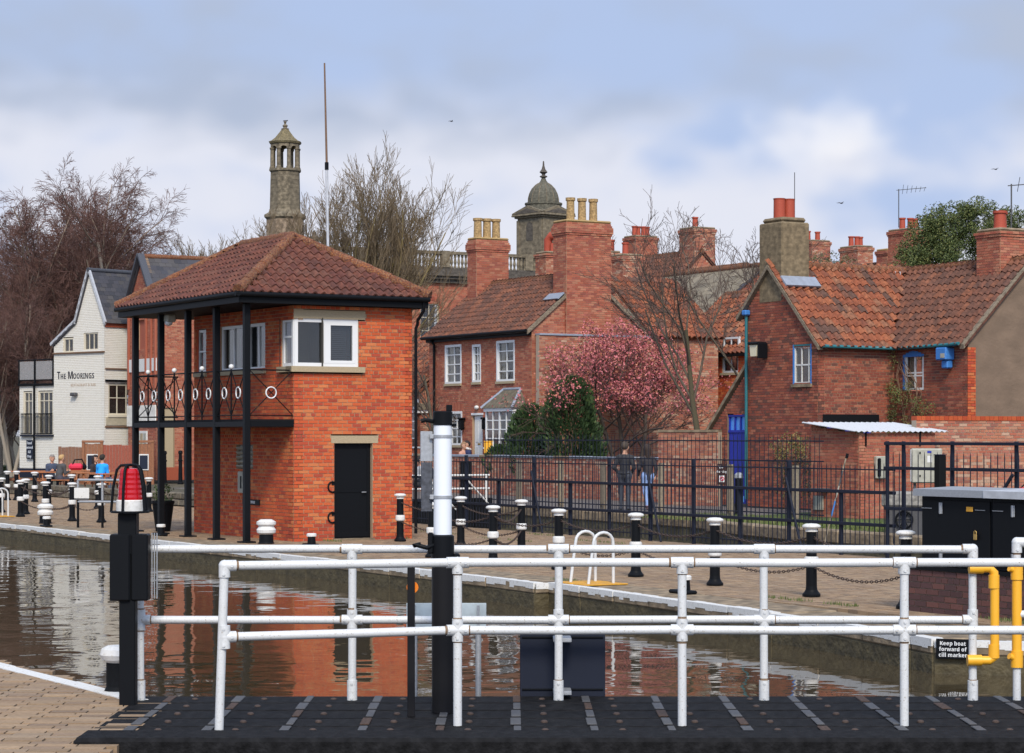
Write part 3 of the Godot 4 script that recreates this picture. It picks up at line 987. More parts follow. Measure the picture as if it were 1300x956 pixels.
	part("lower_tube", q, M.zinc, pole)
	q = MB.new()
	q.tube([Vector3(-.04, 2.55, 0), Vector3(-.04, 2.72, 0)], [.045], 8)
	part("joint", q, M.black, pole)
	q = MB.new()
	q.tube([Vector3(-.04, 2.72, 0), Vector3(-.09, 4.98, 0)], [.026, .018], 8)
	part("upper_tube", q, M.brownwood, pole)
	# tub plant under the balcony
	var tub := thing("potted_shrub", "black tub with a small green shrub beside the rear balcony post", "plant", W(-49.6, 0, 19.35))
	q = MB.new()
	q.lathe(Vector3.ZERO, [Vector2(0, 0), Vector2(.17, 0), Vector2(.25, .62), Vector2(.27, .64), Vector2(.27, .7), Vector2(.22, .7), Vector2(.2, .6), Vector2(0, .6)], 16)
	part("tub", q, M.black, tub)
	q = MB.new()
	leaves(q, Vector3(0, .85, 0), Vector3(.28, .25, .28), 260, .07, [Color(.06, .10, .03), Color(.09, .13, .04), Color(.04, .07, .025)])
	part("foliage", q, M.leaf, tub)
func leaves(mb: MB, o: Vector3, r: Vector3, count: int, size: float, cols: Array, shell := 0.4) -> void:
	for i in count:
		var d := rv().normalized()
		var p := o + d * r * pow(rnd(shell * shell * shell, 1.0), 0.333)
		var a := rv().normalized() * size * rnd(.6, 1.3)
		var b := a.cross(rv()).normalized() * size * .5 * rnd(.6, 1.2)
		var k: Color = cols[R.randi() % cols.size()]
		mb.quad(p - a * .5, p + b * .5, p + a * .5, p - b * .5, k)

# ---- lock gate walkway in the foreground -----------------------------------------------------------------
func fitting(p: Vector3, dirs: Array, m: Material, parent: Node) -> void:   # pipe fitting: a sleeve along every direction, with grub screws
	var mb := MB.new()
	for d in dirs:
		mb.tube([p, p + d * .062], [.031], 14)
		var side: Vector3 = d.cross(Vector3(0, 0, 1))
		mb.tube([p + d * .045 + Vector3(0, 0, .028), p + d * .045 + Vector3(0, 0, .036)], [.008], 8)
	mb.ball(p, Vector3.ONE * .032, 12)
	if m == M.white:
		for d in dirs:
			if R.randf() < .6:
				var rs := MB.new()
				rs.tube([p + d * .058, p + d * (.064 + rnd(.002, .012))], [.0253], 12, Color.WHITE, false)
				part("rust_stain", rs, M.ruststain, parent)
	part("pipe_fitting", mb, m, parent)
func pipe(pts: Array, m: Material, parent: Node, called := "rail", r := .0242) -> void:
	var mb := MB.new()
	mb.tube(pts, [r], 16)
	part(called, mb, m, parent)
func foreground() -> void:
	var deck := thing("lock_gate", "black lock gate walkway under the white tubular railings", "lock gate", Vector3(.5, -2.3, -13.0))
	var mb := MB.new()
	mb.bevel(Vector3(-2.78, 2.1, .805), Vector3(7.0, 2.93, 1.15), .02)
	part("gate_beam", mb, M.deckblack, deck)
	for k in 5:
		mb = MB.new()
		mb.bevel(Vector3(-2.79 + rnd(-.01, .01), 2.84, -1.0 + k * .36), Vector3(7.0, 2.9 + rnd(-.004, .003), -.66 + k * .36), .01)
		part("walkway_plank", mb, M.deckblack, deck)
		for j in 22:
			mb = MB.new()
			mb.bevel(Vector3(-2.6 + j * .42 + rnd(-.01, .01), 2.9, -.98 + k * .36), Vector3(-2.55 + j * .42, 2.908, -.70 + k * .36), .003)
			part("grip_strip", mb, M.griprust if (j * 7 + k * 3) % 5 == 0 else M.darkgrey, deck)
			mb = MB.new()
			mb.lathe(Vector3(-2.42 + j * .42, 2.898, -.83 + k * .36), [Vector2(.02, 0), Vector2(.02, .008), Vector2(.012, .014), Vector2(0, .015)], 8)
			part("bolt", mb, M.iron, deck)
	mb = MB.new()
	mb.bevel(Vector3(-2.7, .3, .2), Vector3(7, 2.1, .6), .02)
	part("gate_leaf", mb, M.blackrough, deck)
	# far railing
	var D := 13.8
	var far := thing("gate_railing", "farther of the two white tubular railings along the lock gate, ending at the yellow bracket", "railing", Vector3(.3, .6, -D))
	var o := far.position
	var xs := [-2.246, -.966, .281, 1.523, 2.784]
	var top := 1.515
	var mid := 1.087
	for i in 5:
		var x: float = xs[i]
		pipe([Vector3(x, .6, -D) - o, Vector3(x + rnd(-.004, .004), top, -D) - o], M.white, far, "post")
		fitting(Vector3(x, mid, -D) - o, [Vector3.UP, Vector3.DOWN] + ([Vector3.LEFT] if i > 0 else []) + ([Vector3.RIGHT] if i < 4 else []), M.white, far)
		if i > 0 and i < 4: fitting(Vector3(x, top, -D) - o, [Vector3.LEFT, Vector3.RIGHT, Vector3.DOWN], M.white, far)
		fitting(Vector3(x, .66, -D) - o, [Vector3.UP, Vector3.DOWN], M.white, far)
	for i in 4:
		for y in [top, mid]:
			pipe([Vector3(xs[i], y, -D) - o, Vector3(xs[i + 1], y + rnd(-.003, .003), -D) - o], M.white, far)
	for i in [0, 4]:
		fitting(Vector3(xs[i], top, -D) - o, [Vector3.DOWN, Vector3.RIGHT if i == 0 else Vector3.LEFT], M.white, far)
	# yellow bracket on its last post
	var yb := []
	for q in [[2.80, 1.40], [2.88, 1.40], [2.905, 1.375], [2.91, 1.30], [2.91, .90], [2.905, .865], [2.88, .845], [2.79, .845]]: yb.append(Vector3(q[0], q[1], -D + .03) - o)
	pipe(yb, M.yellow, far, "yellow_bracket", .027)
	for q in [[2.80, 1.40], [2.79, .845], [2.905, 1.32], [2.905, .9]]:
		mb = MB.new()
		var p := Vector3(q[0], q[1], -D + .03) - o
		if q[0] < 2.85: mb.tube([p + Vector3(-.045, 0, 0), p + Vector3(.04, 0, 0)], [.034], 14)
		else: mb.tube([p + Vector3(0, -.04, 0), p + Vector3(0, .04, 0)], [.033], 14)
		part("yellow_clamp", mb, M.yellow, far)
	# the next length of railing to the right
	var nxt := thing("gate_railing", "white railing end with an elbow and yellow sleeve at the right edge", "railing", Vector3(3.05, .6, -D))
	o = nxt.position
	pipe([Vector3(0, 0, 0), Vector3(0, .8, 0)], M.white, nxt, "post")
	pipe([Vector3(0, .8, 0), Vector3(0, .92, 0), Vector3(.015, .945, 0), Vector3(.05, .955, 0), Vector3(2.5, .955, 0)], M.white, nxt)
	fitting(Vector3(0, .955, 0) - Vector3(0, .0, 0), [Vector3.DOWN, Vector3.RIGHT], M.white, nxt)
	pipe([Vector3(0, .52, 0), Vector3(2.5, .52, 0)], M.white, nxt)
	pipe([Vector3(0, .26, .0), Vector3(0, .80, .0)], M.yellow, nxt, "yellow_sleeve", .03)
	for y in [.25, .78]:
		mb = MB.new()
		mb.tube([Vector3(0, y - .05, 0), Vector3(0, y + .05, 0)], [.037], 14)
		mb.tube([Vector3(0, y, 0), Vector3(-.05, y + .02, .02)], [.02], 10)
		part("yellow_clamp", mb, M.yellow, nxt)
	# near railing, bent where the two leaves meet
	var near := thing("gate_railing", "nearer white tubular railing crossing in front of the black and white pole", "railing", Vector3(0, .6, -12.6))
	o = near.position
	var pp := [Vector3(-1.542, 0, -12.25), Vector3(-.30, 0, -12.6), Vector3(.9385, 0, -12.6), Vector3(2.164, 0, -12.6), Vector3(3.45, 0, -12.6)]
	var th := [1.502, 1.50, 1.50, 1.50, 1.50]
	var mh := [1.120, 1.127, 1.129, 1.127, 1.125]
	for i in 5:
		var p: Vector3 = pp[i] - o
		var lean := Vector3(-.03, 0, 0) if i == 0 else Vector3.ZERO
		pipe([p + UP * .6 + lean, p + UP * th[i]], M.white, near, "post")
		var dl: Vector3 = (pp[maxi(i - 1, 0)] - pp[i]).normalized()
		var dr: Vector3 = (pp[mini(i + 1, 4)] - pp[i]).normalized()
		var ds := [Vector3.DOWN]
		if i > 0: ds.append(dl)
		if i < 4: ds.append(dr)
		fitting(p + UP * th[i], ds, M.white, near)
		fitting(p + UP * mh[i], ds + [Vector3.UP], M.white, near)
	for i in 4:
		for hh in [th, mh]:
			var a: Vector3 = pp[i] + UP * hh[i] - o
			var b: Vector3 = pp[i + 1] + UP * hh[i + 1] - o
			pipe([a, a.lerp(b, .5) + UP * rnd(-.004, .002), b], M.white, near)
	# black and white pole with a gauge board
	var pole := thing("gate_pole", "tall round pole with white upper half and black cap and foot, between the railings", "pole", V(562, 13.2, .6))
	o = pole.position
	mb = MB.new()
	mb.lathe(Vector3.ZERO, [Vector2(.063, 0), Vector2(.064, 1.0)], 24)
	part("black_foot", mb, M.blackworn, pole)
	mb = MB.new()
	mb.lathe(Vector3(0, 1.0, 0), [Vector2(.0665, -.1), Vector2(.0665, .02), Vector2(.05, .03)], 24)
	part("black_collar", mb, M.black, pole)
	mb = MB.new()
	mb.lathe(Vector3.ZERO, [Vector2(.0525, 1.0), Vector2(.0525, 1.69)], 24)
	part("white_tube", mb, M.whitepole, pole)
	mb = MB.new()
	mb.lathe(Vector3.ZERO, [Vector2(.0565, 1.66), Vector2(.057, 1.735), Vector2(.05, 1.742), Vector2(0, 1.742)], 24)
	mb.bevel(Vector3(.02, 1.74, -.015), Vector3(.055, 1.778, .02), .004)
	part("black_cap", mb, M.black, pole)
	for y in [1.245, 1.595]:
		mb = MB.new()
		mb.lathe(Vector3(0, y, 0), [Vector2(.054, -.009), Vector2(.0565, -.008), Vector2(.0565, .008), Vector2(.054, .009)], 24)
		mb.bevel(Vector3(-.075, y - .014, -.01), Vector3(-.05, y + .014, .02), .003)
		part("clamp", mb, M.galv, pole)
	mb = MB.new()
	mb.tube([Vector3(-.05, 1.68, 0), Vector3(-.10, 1.69, .02), Vector3(-.125, 1.683, .02)], [.012], 8)
	mb.tube([Vector3(.05, 1.66, 0), Vector3(.075, 1.66, .02)], [.009], 8)
	part("cable_eye", mb, M.black, pole)
	mb = MB.new()
	mb.tube([Vector3(-.05, .97, .03), Vector3(-.09, .955, .06), Vector3(-.14, .968, .06), Vector3(-.17, .965, .05), Vector3(-.125, .975, .06)], [.013], 8)
	part("chain_hook", mb, M.black, pole)
	boxpart(pole, "latch", Vector3(-.085, .92, -.02), Vector3(-.055, 1.04, .05), M.black, .006)
	boxpart(pole, "hinge_lug", Vector3(.06, .86, -.03), Vector3(.1, .92, .03), M.black, .01)
	var gb := thing("gauge_board", "narrow weathered grey board clamped to the left side of the white pole", "board", pole.position + Vector3(-.088, 1.18, -.01), .25)
	mb = MB.new()
	mb.bevel(Vector3(-.042, .27, -.006), Vector3(.03, .445, .006), .003)
	part("pale_plate", mb, M.galv, gb)
	mb = MB.new()
	mb.bevel(Vector3(-.038, -.02, -.006), Vector3(.028, .266, .006), .003)
	part("dark_plate", mb, M.slatey, gb)
	# thin black post with an orange reflector
	var tp := thing("thin_post", "thin black square post with a round orange reflector, left of the round pole", "post", V(522, 13.0, .6))
	mb = MB.new()
	mb.bevel(Vector3(-.021, 0, -.021), Vector3(.021, .853, .021), .003)
	part("bar", mb, M.blackworn, tp)
	mb = MB.new()
	mb.tube([Vector3(.006, .735, -.03), Vector3(.006, .735, -.022)], [.034], 20)
	part("reflector", mb, M.orange, tp)
	# flat panels by the far railing
	var sp := thing("sign_panel", "pale grey rear of a rectangular sign low behind the round pole", "sign", Vector3(-.411, .99, -14.3))
	mb = MB.new()
	mb.bevel(Vector3(-.25, 0, 0), Vector3(.25, .162, .006), .002)
	part("plate", mb, M.palepanel, sp)
	for x in [-.2, .2]:
		mb = MB.new()
		mb.bevel(Vector3(x - .008, .004, .006), Vector3(x + .008, .15, .016), .002)
		part("strap", mb, M.galv, sp)
		mb = MB.new()
		mb.tube([Vector3(x, -.6, -.02), Vector3(x, .1, -.02)], [.018], 8)
		part("stake", mb, M.galv, sp)
	var bp := thing("black_panel", "black flat panel clipped behind a post of the farther white railing", "panel", Vector3(.311, .58, -14.05))
	mb = MB.new()
	mb.bevel(Vector3(-.262, 0, -.012), Vector3(.262, .40, .012), .004)
	part("sheet", mb, M.navy, bp)
	for y in [.06, .38]:
		mb = MB.new()
		mb.bevel(Vector3(-.25, y - .006, .012), Vector3(.25, y + .006, .02), .002)
		part("rib", mb, M.black, bp)
		mb = MB.new()
		mb.bevel(Vector3(-.06, y - .012, .02), Vector3(.05, y + .012, .23), .004)
		part("clip", mb, M.galv, bp)
	# red warning lamp on its black post
	var lp := thing("warning_lamp", "red warning lamp in a black wire guard on top of a black post", "lamp", V(163, 13.6, .54))
	mb = MB.new()
	mb.bevel(Vector3(-.048, 0, -.048), Vector3(.048, 1.0, .048), .006)
	part("post", mb, M.black, lp)
	mb = MB.new()
	mb.bevel(Vector3(-.055, .95, -.055), Vector3(.055, 1.2, .055), .006)
	part("post_head", mb, M.black, lp)
	mb = MB.new()
	mb.bevel(Vector3(-.10, .68, -.07), Vector3(.02, 1.075, .075), .008)
	mb.bevel(Vector3(.024, .68, -.06), Vector3(.125, 1.075, .06), .008)
	part("control_box", mb, M.black, lp)
	mb = MB.new()
	for x in [.14, .155, .17]: mb.tube([Vector3(x, .69, .0), Vector3(x, 1.08, .0)], [.004], 6)
	part("conduit", mb, M.galv, lp)
	mb = MB.new()
	mb.lathe(Vector3(.01, 1.2, 0), [Vector2(0, 0), Vector2(.115, 0), Vector2(.115, .012), Vector2(0, .012)], 24)
	part("base_plate", mb, M.black, lp)
	mb = MB.new()
	mb.lathe(Vector3(.01, 1.212, 0), [Vector2(.083, 0), Vector2(.083, .06), Vector2(.078, .066), Vector2(0, .066)], 28)
	part("white_base", mb, M.oldwhite, lp)
	var prof := []
	for i in 13:
		prof.append(Vector2(lerpf(.072, .06, i / 12.0) + (.0018 if i % 2 else 0.0), i * .0145))
	prof.append(Vector2(.05, .186)); prof.append(Vector2(0, .19))
	mb = MB.new()
	mb.lathe(Vector3(.01, 1.278, 0), prof, 32)
	part("red_lens", mb, M.redlens, lp)
	for i in 5:
		var g := TAU * i / 5.0 + .55
		var q := Vector3(cos(g), 0, sin(g))
		mb = MB.new()
		mb.tube([Vector3(.01, 1.205, 0) + q * .112, Vector3(.01, 1.35, 0) + q * .10, Vector3(.01, 1.455, 0) + q * .078, Vector3(.01, 1.482, 0) + q * .055, Vector3(.01, 1.486, 0)], [.0085], 8)
		part("guard_bar", mb, M.black, lp)
	# mooring bollard on the near quay
	var mo := thing("mooring_bollard", "white topped mooring bollard half hidden by the warning lamp post", "bollard", V(150, 14.3, .58))
	mb = MB.new()
	mb.lathe(Vector3.ZERO, [Vector2(.1, 0), Vector2(.09, .02), Vector2(.075, .05), Vector2(.075, .2)], 18)
	part("stem", mb, M.blackrough, mo)
	mb = MB.new()
	mb.lathe(Vector3(0, .2, 0), [Vector2(.07, 0), Vector2(.1, .02), Vector2(.115, .05), Vector2(.105, .085), Vector2(.07, .105), Vector2(0, .11)], 20)
	part("head", mb, M.oldwhite, mo)

# ---- on the towpath --------------------------------------------------------------------------------------
func make_bollard(where: Vector3, label: String) -> Node3D:
	var t := thing("chain_bollard", label, "bollard", where, 0, "black and white bollards with chains")
	var mb := MB.new()
	mb.lathe(Vector3.ZERO, [Vector2(.125, 0), Vector2(.125, .03), Vector2(.10, .06), Vector2(.082, .09), Vector2(.076, .14), Vector2(.07, .9)], 18)
	part("column", mb, M.black, t)
	mb = MB.new()
	mb.lathe(Vector3(0, .9, 0), [Vector2(.07, -.02), Vector2(.085, -.015), Vector2(.085, 0), Vector2(.075, .008), Vector2(.075, .025), Vector2(.115, .035), Vector2(.128, .055), Vector2(.12, .075), Vector2(.08, .092), Vector2(0, .098)], 20)
	part("cap", mb, M.oldwhite, t)
	mb = MB.new()
	mb.lathe(Vector3(0, .49, 0), [Vector2(.076, -.07), Vector2(.095, -.055), Vector2(.10, -.04), Vector2(.1, .025), Vector2(.095, .045), Vector2(.076, .055)], 18)
	part("collar", mb, M.oldwhite, t)
	return t
func chain(a: Vector3, b: Vector3, label: String, sag := .18) -> void:
	var t := thing("chain", label, "chain", a.lerp(b, .5) - UP * .4, 0, "chains between the bollards")
	var L := a.distance_to(b)
	var k := mini(60, int(L / .06))
	var mb := MB.new()
	var pt := func(f: float) -> Vector3: return a.lerp(b, f) - UP * sag * 4.0 * f * (1.0 - f) - t.position
	for i in k:
		var p: Vector3 = pt.call(i / float(k))
		var q: Vector3 = pt.call((i + 1.0) / k)
		var e := (q - p).normalized()
		var s := e.cross(UP).normalized()
		if i % 2: s = e.cross(s).normalized()
		var l := p.distance_to(q) * .62
		var pts := []
		for j in 9:
			var g := TAU * j / 8.0
			pts.append((p + q) / 2 + e * cos(g) * l + s * sin(g) * .016)
		mb.tube(pts, [.007], 4, Color.WHITE, false)
	part("links", mb, M.iron, t)
func ladder(where: Vector3, label: String) -> void:
	var t := thing("ladder_hoops", label, "ladder", where, TURN, "white ladder hoops on the quay")
	for k in 2:
		var pts := [Vector3(-.25 + k * .5, 0, .2)]
		pts.append(Vector3(-.25 + k * .5, .3, .16))
		for i in 9:
			var g := PI * i / 8.0
			pts.append(Vector3(-.25 + k * .5, .62 + .15 * sin(g), -.06 + .17 * cos(g)))
		pts.append(Vector3(-.25 + k * .5, .3, -.235)); pts.append(Vector3(-.25 + k * .5, 0, -.235))
		pipe(pts, M.white, t, "hoop", .023)
		var mb := MB.new()
		mb.bevel(Vector3(-.46 + k * .5, .004, -.36), Vector3(-.04 + k * .5, .022, .34), .004)
		part("yellow_plate", mb, M.ochreyellow, t)
func towpath_things() -> void:
	var spots := []
	var words := ["beside the black cabinet", "left of the cabinet, nearest complete one", "fourth from the round pole in the front row", "third from the round pole, by the ladder hoops", "just behind the ladder hoops", "right of the round pole, in the front row", "half hidden behind the round pole"]
	var row := [-22.7, -25.05, -27.6, -29.94, -32.2, -34.36, -36.5]
	var nn := [18.9, 19.2, 19.38, 19.52, 19.48, 19.46, 19.4]
	for i in 7: spots.append([W(row[i], 0, nn[i]), "white capped black bollard " + words[i]])
	for q in [[662, 43.1, "set back towards the fence, above the front row"], [585, 45.4, "immediately right of the round pole, towards the fence"], [508, 47.6, "at the right corner of the brick control building"]]: spots.append([V(q[0], q[1], 0), "white capped black bollard " + q[2]])
	var left := [[91.6, 58.8, "left of the notice barrier, by the white mushroom bollard"], [128.6, 58, "in front of the notice barrier"], [57.7, 60, "directly behind the white mushroom bollard"], [26, 62, "second from the left edge, nearest row"], [32.5, 64, "third from the left edge in the nearest row"], [1.6, 65.5, "cut by the left edge of the picture"], [189, 66, "behind the red warning lamp"], [124, 69, "below the man in the blue T-shirt"], [62, 70, "in front of the seated man in dark clothes"], [91, 71, "in front of the red bag on the picnic table"], [44, 76, "in the far row, left of the picnic tables"], [21, 78, "in the far row, below the chalk board on the white wall"], [9.4, 78, "in the far row, nearest the grass"]]
	for q in left: spots.append([V(q[0], q[1], 0), "white capped black bollard " + q[2]])
	var b := make_bollard(spots[0][0], spots[0][1])
	var pos := [spots[0][0]]
	for i in range(1, spots.size()):
		dup(b, spots[i][0], rnd(0, TAU), spots[i][1])
		pos.append(spots[i][0])
	var links := [[0, 1, "from the cabinet to the nearest complete bollard"], [1, 2, "next to the nearest complete bollard"], [2, 3, "across the middle of the front row"], [3, 4, "behind the ladder hoops"], [4, 5, "between the ladder hoops and the round pole"], [5, 6, "passing behind the round pole"], [5, 7, "turning back from the front row to the fence"], [7, 8, "along the fence right of the round pole"], [8, 9, "from the round pole to the control building"], [10, 13, "left of the white mushroom bollard"], [10, 12, "behind the white mushroom bollard"], [10, 11, "below the notice barrier"], [11, 16, "from the notice barrier to the red lamp"], [13, 14, "near the left edge"], [14, 15, "at the left edge"], [12, 19, "in front of the picnic tables"], [18, 20, "in the far row by the grass"]]
	for q in links:
		for hgt in [.82, .42]:
			if hgt < .5 and q[0] > 9 and q[0] != 10: continue
			var a: Vector3 = pos[q[0]] + UP * hgt
			var c: Vector3 = pos[q[1]] + UP * hgt
			chain(a, c, ("upper" if hgt > .5 else "lower") + " rusty chain " + q[2], .1 + .02 * a.distance_to(c))
	ladder(W(-28.75, 0, 17.95), "pair of white ladder hoops on yellow plates at the quay edge")
	ladder(V(-4, 62, 0), "white ladder hoop on a yellow plate at the left edge")
	# low moorings
	var cl := thing("mooring_cleat", "low black mooring cleat with a worn white top, right of the ladder hoops", "cleat", V(868, 31.9, 0), TURN, "low mooring cleats on the quay")
	var mb := MB.new()
	mb.bevel(Vector3(-.26, -.01, -.09), Vector3(.22, .045, .09), .02)
	part("foot", mb, M.black, cl)
	mb = MB.new()
	mb.lathe(Vector3(.02, .04, 0), [Vector2(.085, 0), Vector2(.075, .15)], 16)
	part("stem", mb, M.black, cl)
	mb = MB.new()
	mb.lathe(Vector3(.02, .19, 0), [Vector2(.075, -.01), Vector2(.1, 0), Vector2(.1, .045), Vector2(.08, .06), Vector2(0, .06)], 16)
	part("white_top", mb, M.oldwhite, cl)
	dup(cl, V(395, 45.6, 0), TURN, "low mooring cleat with a white top in front of the brick control building")
	dup(cl, V(204, 50.3, 0), TURN, "low mooring cleat with a white top just right of the red warning lamp")
	dup(cl, V(59, 55.2, 0), TURN, "low mooring cleat with a white top in front of the white mushroom bollard")
	var mo := thing("mooring_bollard", "squat mooring bollard with big white rounded head by the balcony posts", "bollard", V(338, 46.6, 0), 0, "squat mooring bollards")
	mb = MB.new()
	mb.lathe(Vector3.ZERO, [Vector2(.17, 0), Vector2(.15, .03), Vector2(.14, .2)], 18)
	part("stem", mb, M.black, mo)
	mb = MB.new()
	mb.lathe(Vector3(0, .19, 0), [Vector2(.13, -.01), Vector2(.19, .03), Vector2(.2, .09), Vector2(.15, .16), Vector2(.2, .2), Vector2(.2, .25), Vector2(.12, .3), Vector2(0, .3)], 20)
	part("head", mb, M.oldwhite, mo)
	dup(mo, V(57.5, 57.3, 0), 0, "white mushroom headed mooring bollard standing by the quay at the left")
	# barrier with a notice
	var br := thing("notice_barrier", "grey tubular barrier with a white notice, left of the red warning lamp", "barrier", V(113, 54.6, 0), -.2)
	for x in [-.28, .34]:
		pipe([Vector3(x, 0, 0), Vector3(x, .66, 0)], M.black, br, "post", .03)
		pipe([Vector3(x, .66, 0), Vector3(x, 1.13, 0)], M.galv, br, "upper_post", .03)
	pipe([Vector3(-.28, 1.14, 0), Vector3(1.15, 1.14, .1)], M.galv, br, "rail", .03)
	pipe([Vector3(-.28, .62, 0), Vector3(1.15, .62, .1)], M.galv, br, "rail", .03)
	mb = MB.new()
	mb.bevel(Vector3(-.36, .70, .035), Vector3(.02, .95, .045), .004)
	var nt := part("notice", mb, M.oldwhite, br)
	mb = MB.new()
	mb.bevel(Vector3(-.345, .66, .036), Vector3(.01, .70, .046), .004)
	part("dark_strip", mb, M.darkgrey, nt)
	# black electrical cabinets on a brick plinth
	var cb := thing("equipment_cabinet", "black steel equipment cabinet with pale sheet metal lid on a dark brick plinth", "cabinet", W(-20.95, 0, 18.75), TURN)
	brick_wall(cb, "plinth", Vector3(-1.5, 0, 0), Vector3.RIGHT, rect(0, -.02, 6.0, .52), [], "plinth", "mortar_dark", 150, .225, .075, .2)
	mb = MB.new()
	mb.box(Vector3(-1.5, 0, -1.4), Vector3(4.5, .52, -.221))
	part("plinth_core", mb, M.plinth_parts[0], cb)
	mb = MB.new()
	mb.box(Vector3(-1.53, .522, -1.43), Vector3(4.53, .57, .03))
	part("capping", mb, M.blackrough, cb)
	for k in [[-1.31, -.005, .0], [.005, 1.6, .015], [1.61, 3.2, .015]]:
		mb = MB.new()
		mb.bevel(Vector3(k[0], .572, -1.2), Vector3(k[1], 1.445, -.04 + k[2]), .01)
		var body := part("body", mb, M.black, cb)
		mb = MB.new()
		mb.bevel(Vector3(k[0] + .03, .62, -.038 + k[2]), Vector3(k[1] - .03, 1.40, -.02 + k[2]), .006)
		var dr := part("door", mb, M.black, body)
		for y in [.72, 1.30]:
			mb = MB.new()
			mb.bevel(Vector3(k[0] + .36, y - .07, -.02 + k[2]), Vector3(k[0] + .42, y + .07, -.006 + k[2]), .004)
			mb.tube([Vector3(k[0] + .39, y - .07, -.006 + k[2]), Vector3(k[0] + .39, y + .07, -.006 + k[2])], [.011], 8)
			part("hinge", mb, M.galv, dr)
		mb = MB.new()
		mb.bevel(Vector3(k[0] + .86, 1.27, -.02 + k[2]), Vector3(k[0] + .98, 1.33, -.01 + k[2]), .004)
		part("brass_label", mb, M.ochreyellow, dr)
		for a in [[.03, .22], [1.02, 1.2]]:
			mb = MB.new()
			mb.bevel(Vector3(k[0] + a[0], 1.29, -.02 + k[2]), Vector3(k[0] + a[1], 1.298, -.01 + k[2]), .002)
			part("slot", mb, M.galv, dr)
		mb = MB.new()
		mb.bevel(Vector3(k[0] + 1.02, .93, .0 + k[2]), Vector3(k[0] + 1.08, 1.0, .02 + k[2]), .008)
		mb.tube([Vector3(k[0] + 1.03, .99, .01 + k[2]), Vector3(k[0] + 1.03, 1.03, .01 + k[2]), Vector3(k[0] + 1.05, 1.045, .01 + k[2]), Vector3(k[0] + 1.07, 1.03, .01 + k[2]), Vector3(k[0] + 1.07, .99, .01 + k[2])], [.007], 8)
		part("padlock", mb, M.brass, dr)
		mb = MB.new()
		var T := Transform3D(Basis(Vector3(0, 0, -1), UP, Vector3.RIGHT), Vector3(k[0] - .05, 1.446, .06 + k[2]))
		mb.prism(PackedVector2Array([Vector2(0, 0), Vector2(1.3, 0), Vector2(1.3, .085), Vector2(.65, .11), Vector2(0, .088)]), T, k[1] - k[0] + .05)
		part("lid", mb, M.zinc if k[2] > 0 else M.galv, cb)
	# sign on the lock wall
	var sg := thing("cill_sign", "small black sign with white lettering about boats and the cill marker on the quay wall", "sign", Vector3(4.75, -.10, -24.54), -.33)
	mb = MB.new()
	mb.bevel(Vector3(-.19, -.10, .0), Vector3(.17, .115, .03), .004)
	part("board", mb, M.black, sg)
	var ln := ["Keep boat", "forward of", "cill marker"]
	for i in 3: text(sg, ln[i], .058, Vector3(-.01, .068 - i * .062, .03), Basis(), M.upvc)
	# grass tufts along the joints
	var tf := MB.new()
	for q in [[1000, 30.6, .5], [1068, 29.6, .3], [720, 34.6, .4], [640, 48.2, 1.2], [560, 51.5, 1.0], [505, 49.2, .6], [760, 47.2, 1.0], [420, 47.6, .5], [1283, 27.1, .5], [1300, 26.7, .4], [690, 50.5, .8]]:
		for i in 90:
			var p: Vector3 = V(q[0], q[1], .002) + SC * rnd(-1, 1) * q[2] + SN * rnd(-.08, .08)
			var e := Vector3(rnd(-.3, .3), 1, rnd(-.3, .3)).normalized() * rnd(.02, .06)
			var w := Vector3(rnd(-1, 1), 0, rnd(-1, 1)).normalized() * .008
			tf.tri(p - w, p + w, p + e, [Color(.10, .13, .035), Color(.14, .15, .05), Color(.07, .10, .03)][i % 3])
	var g := part("grass_tufts", tf, M.leaf)
	tag(g, "tufts of grass growing in the joints of the brick paved towpath", "grass")
	g.set_meta("kind", "stuff")

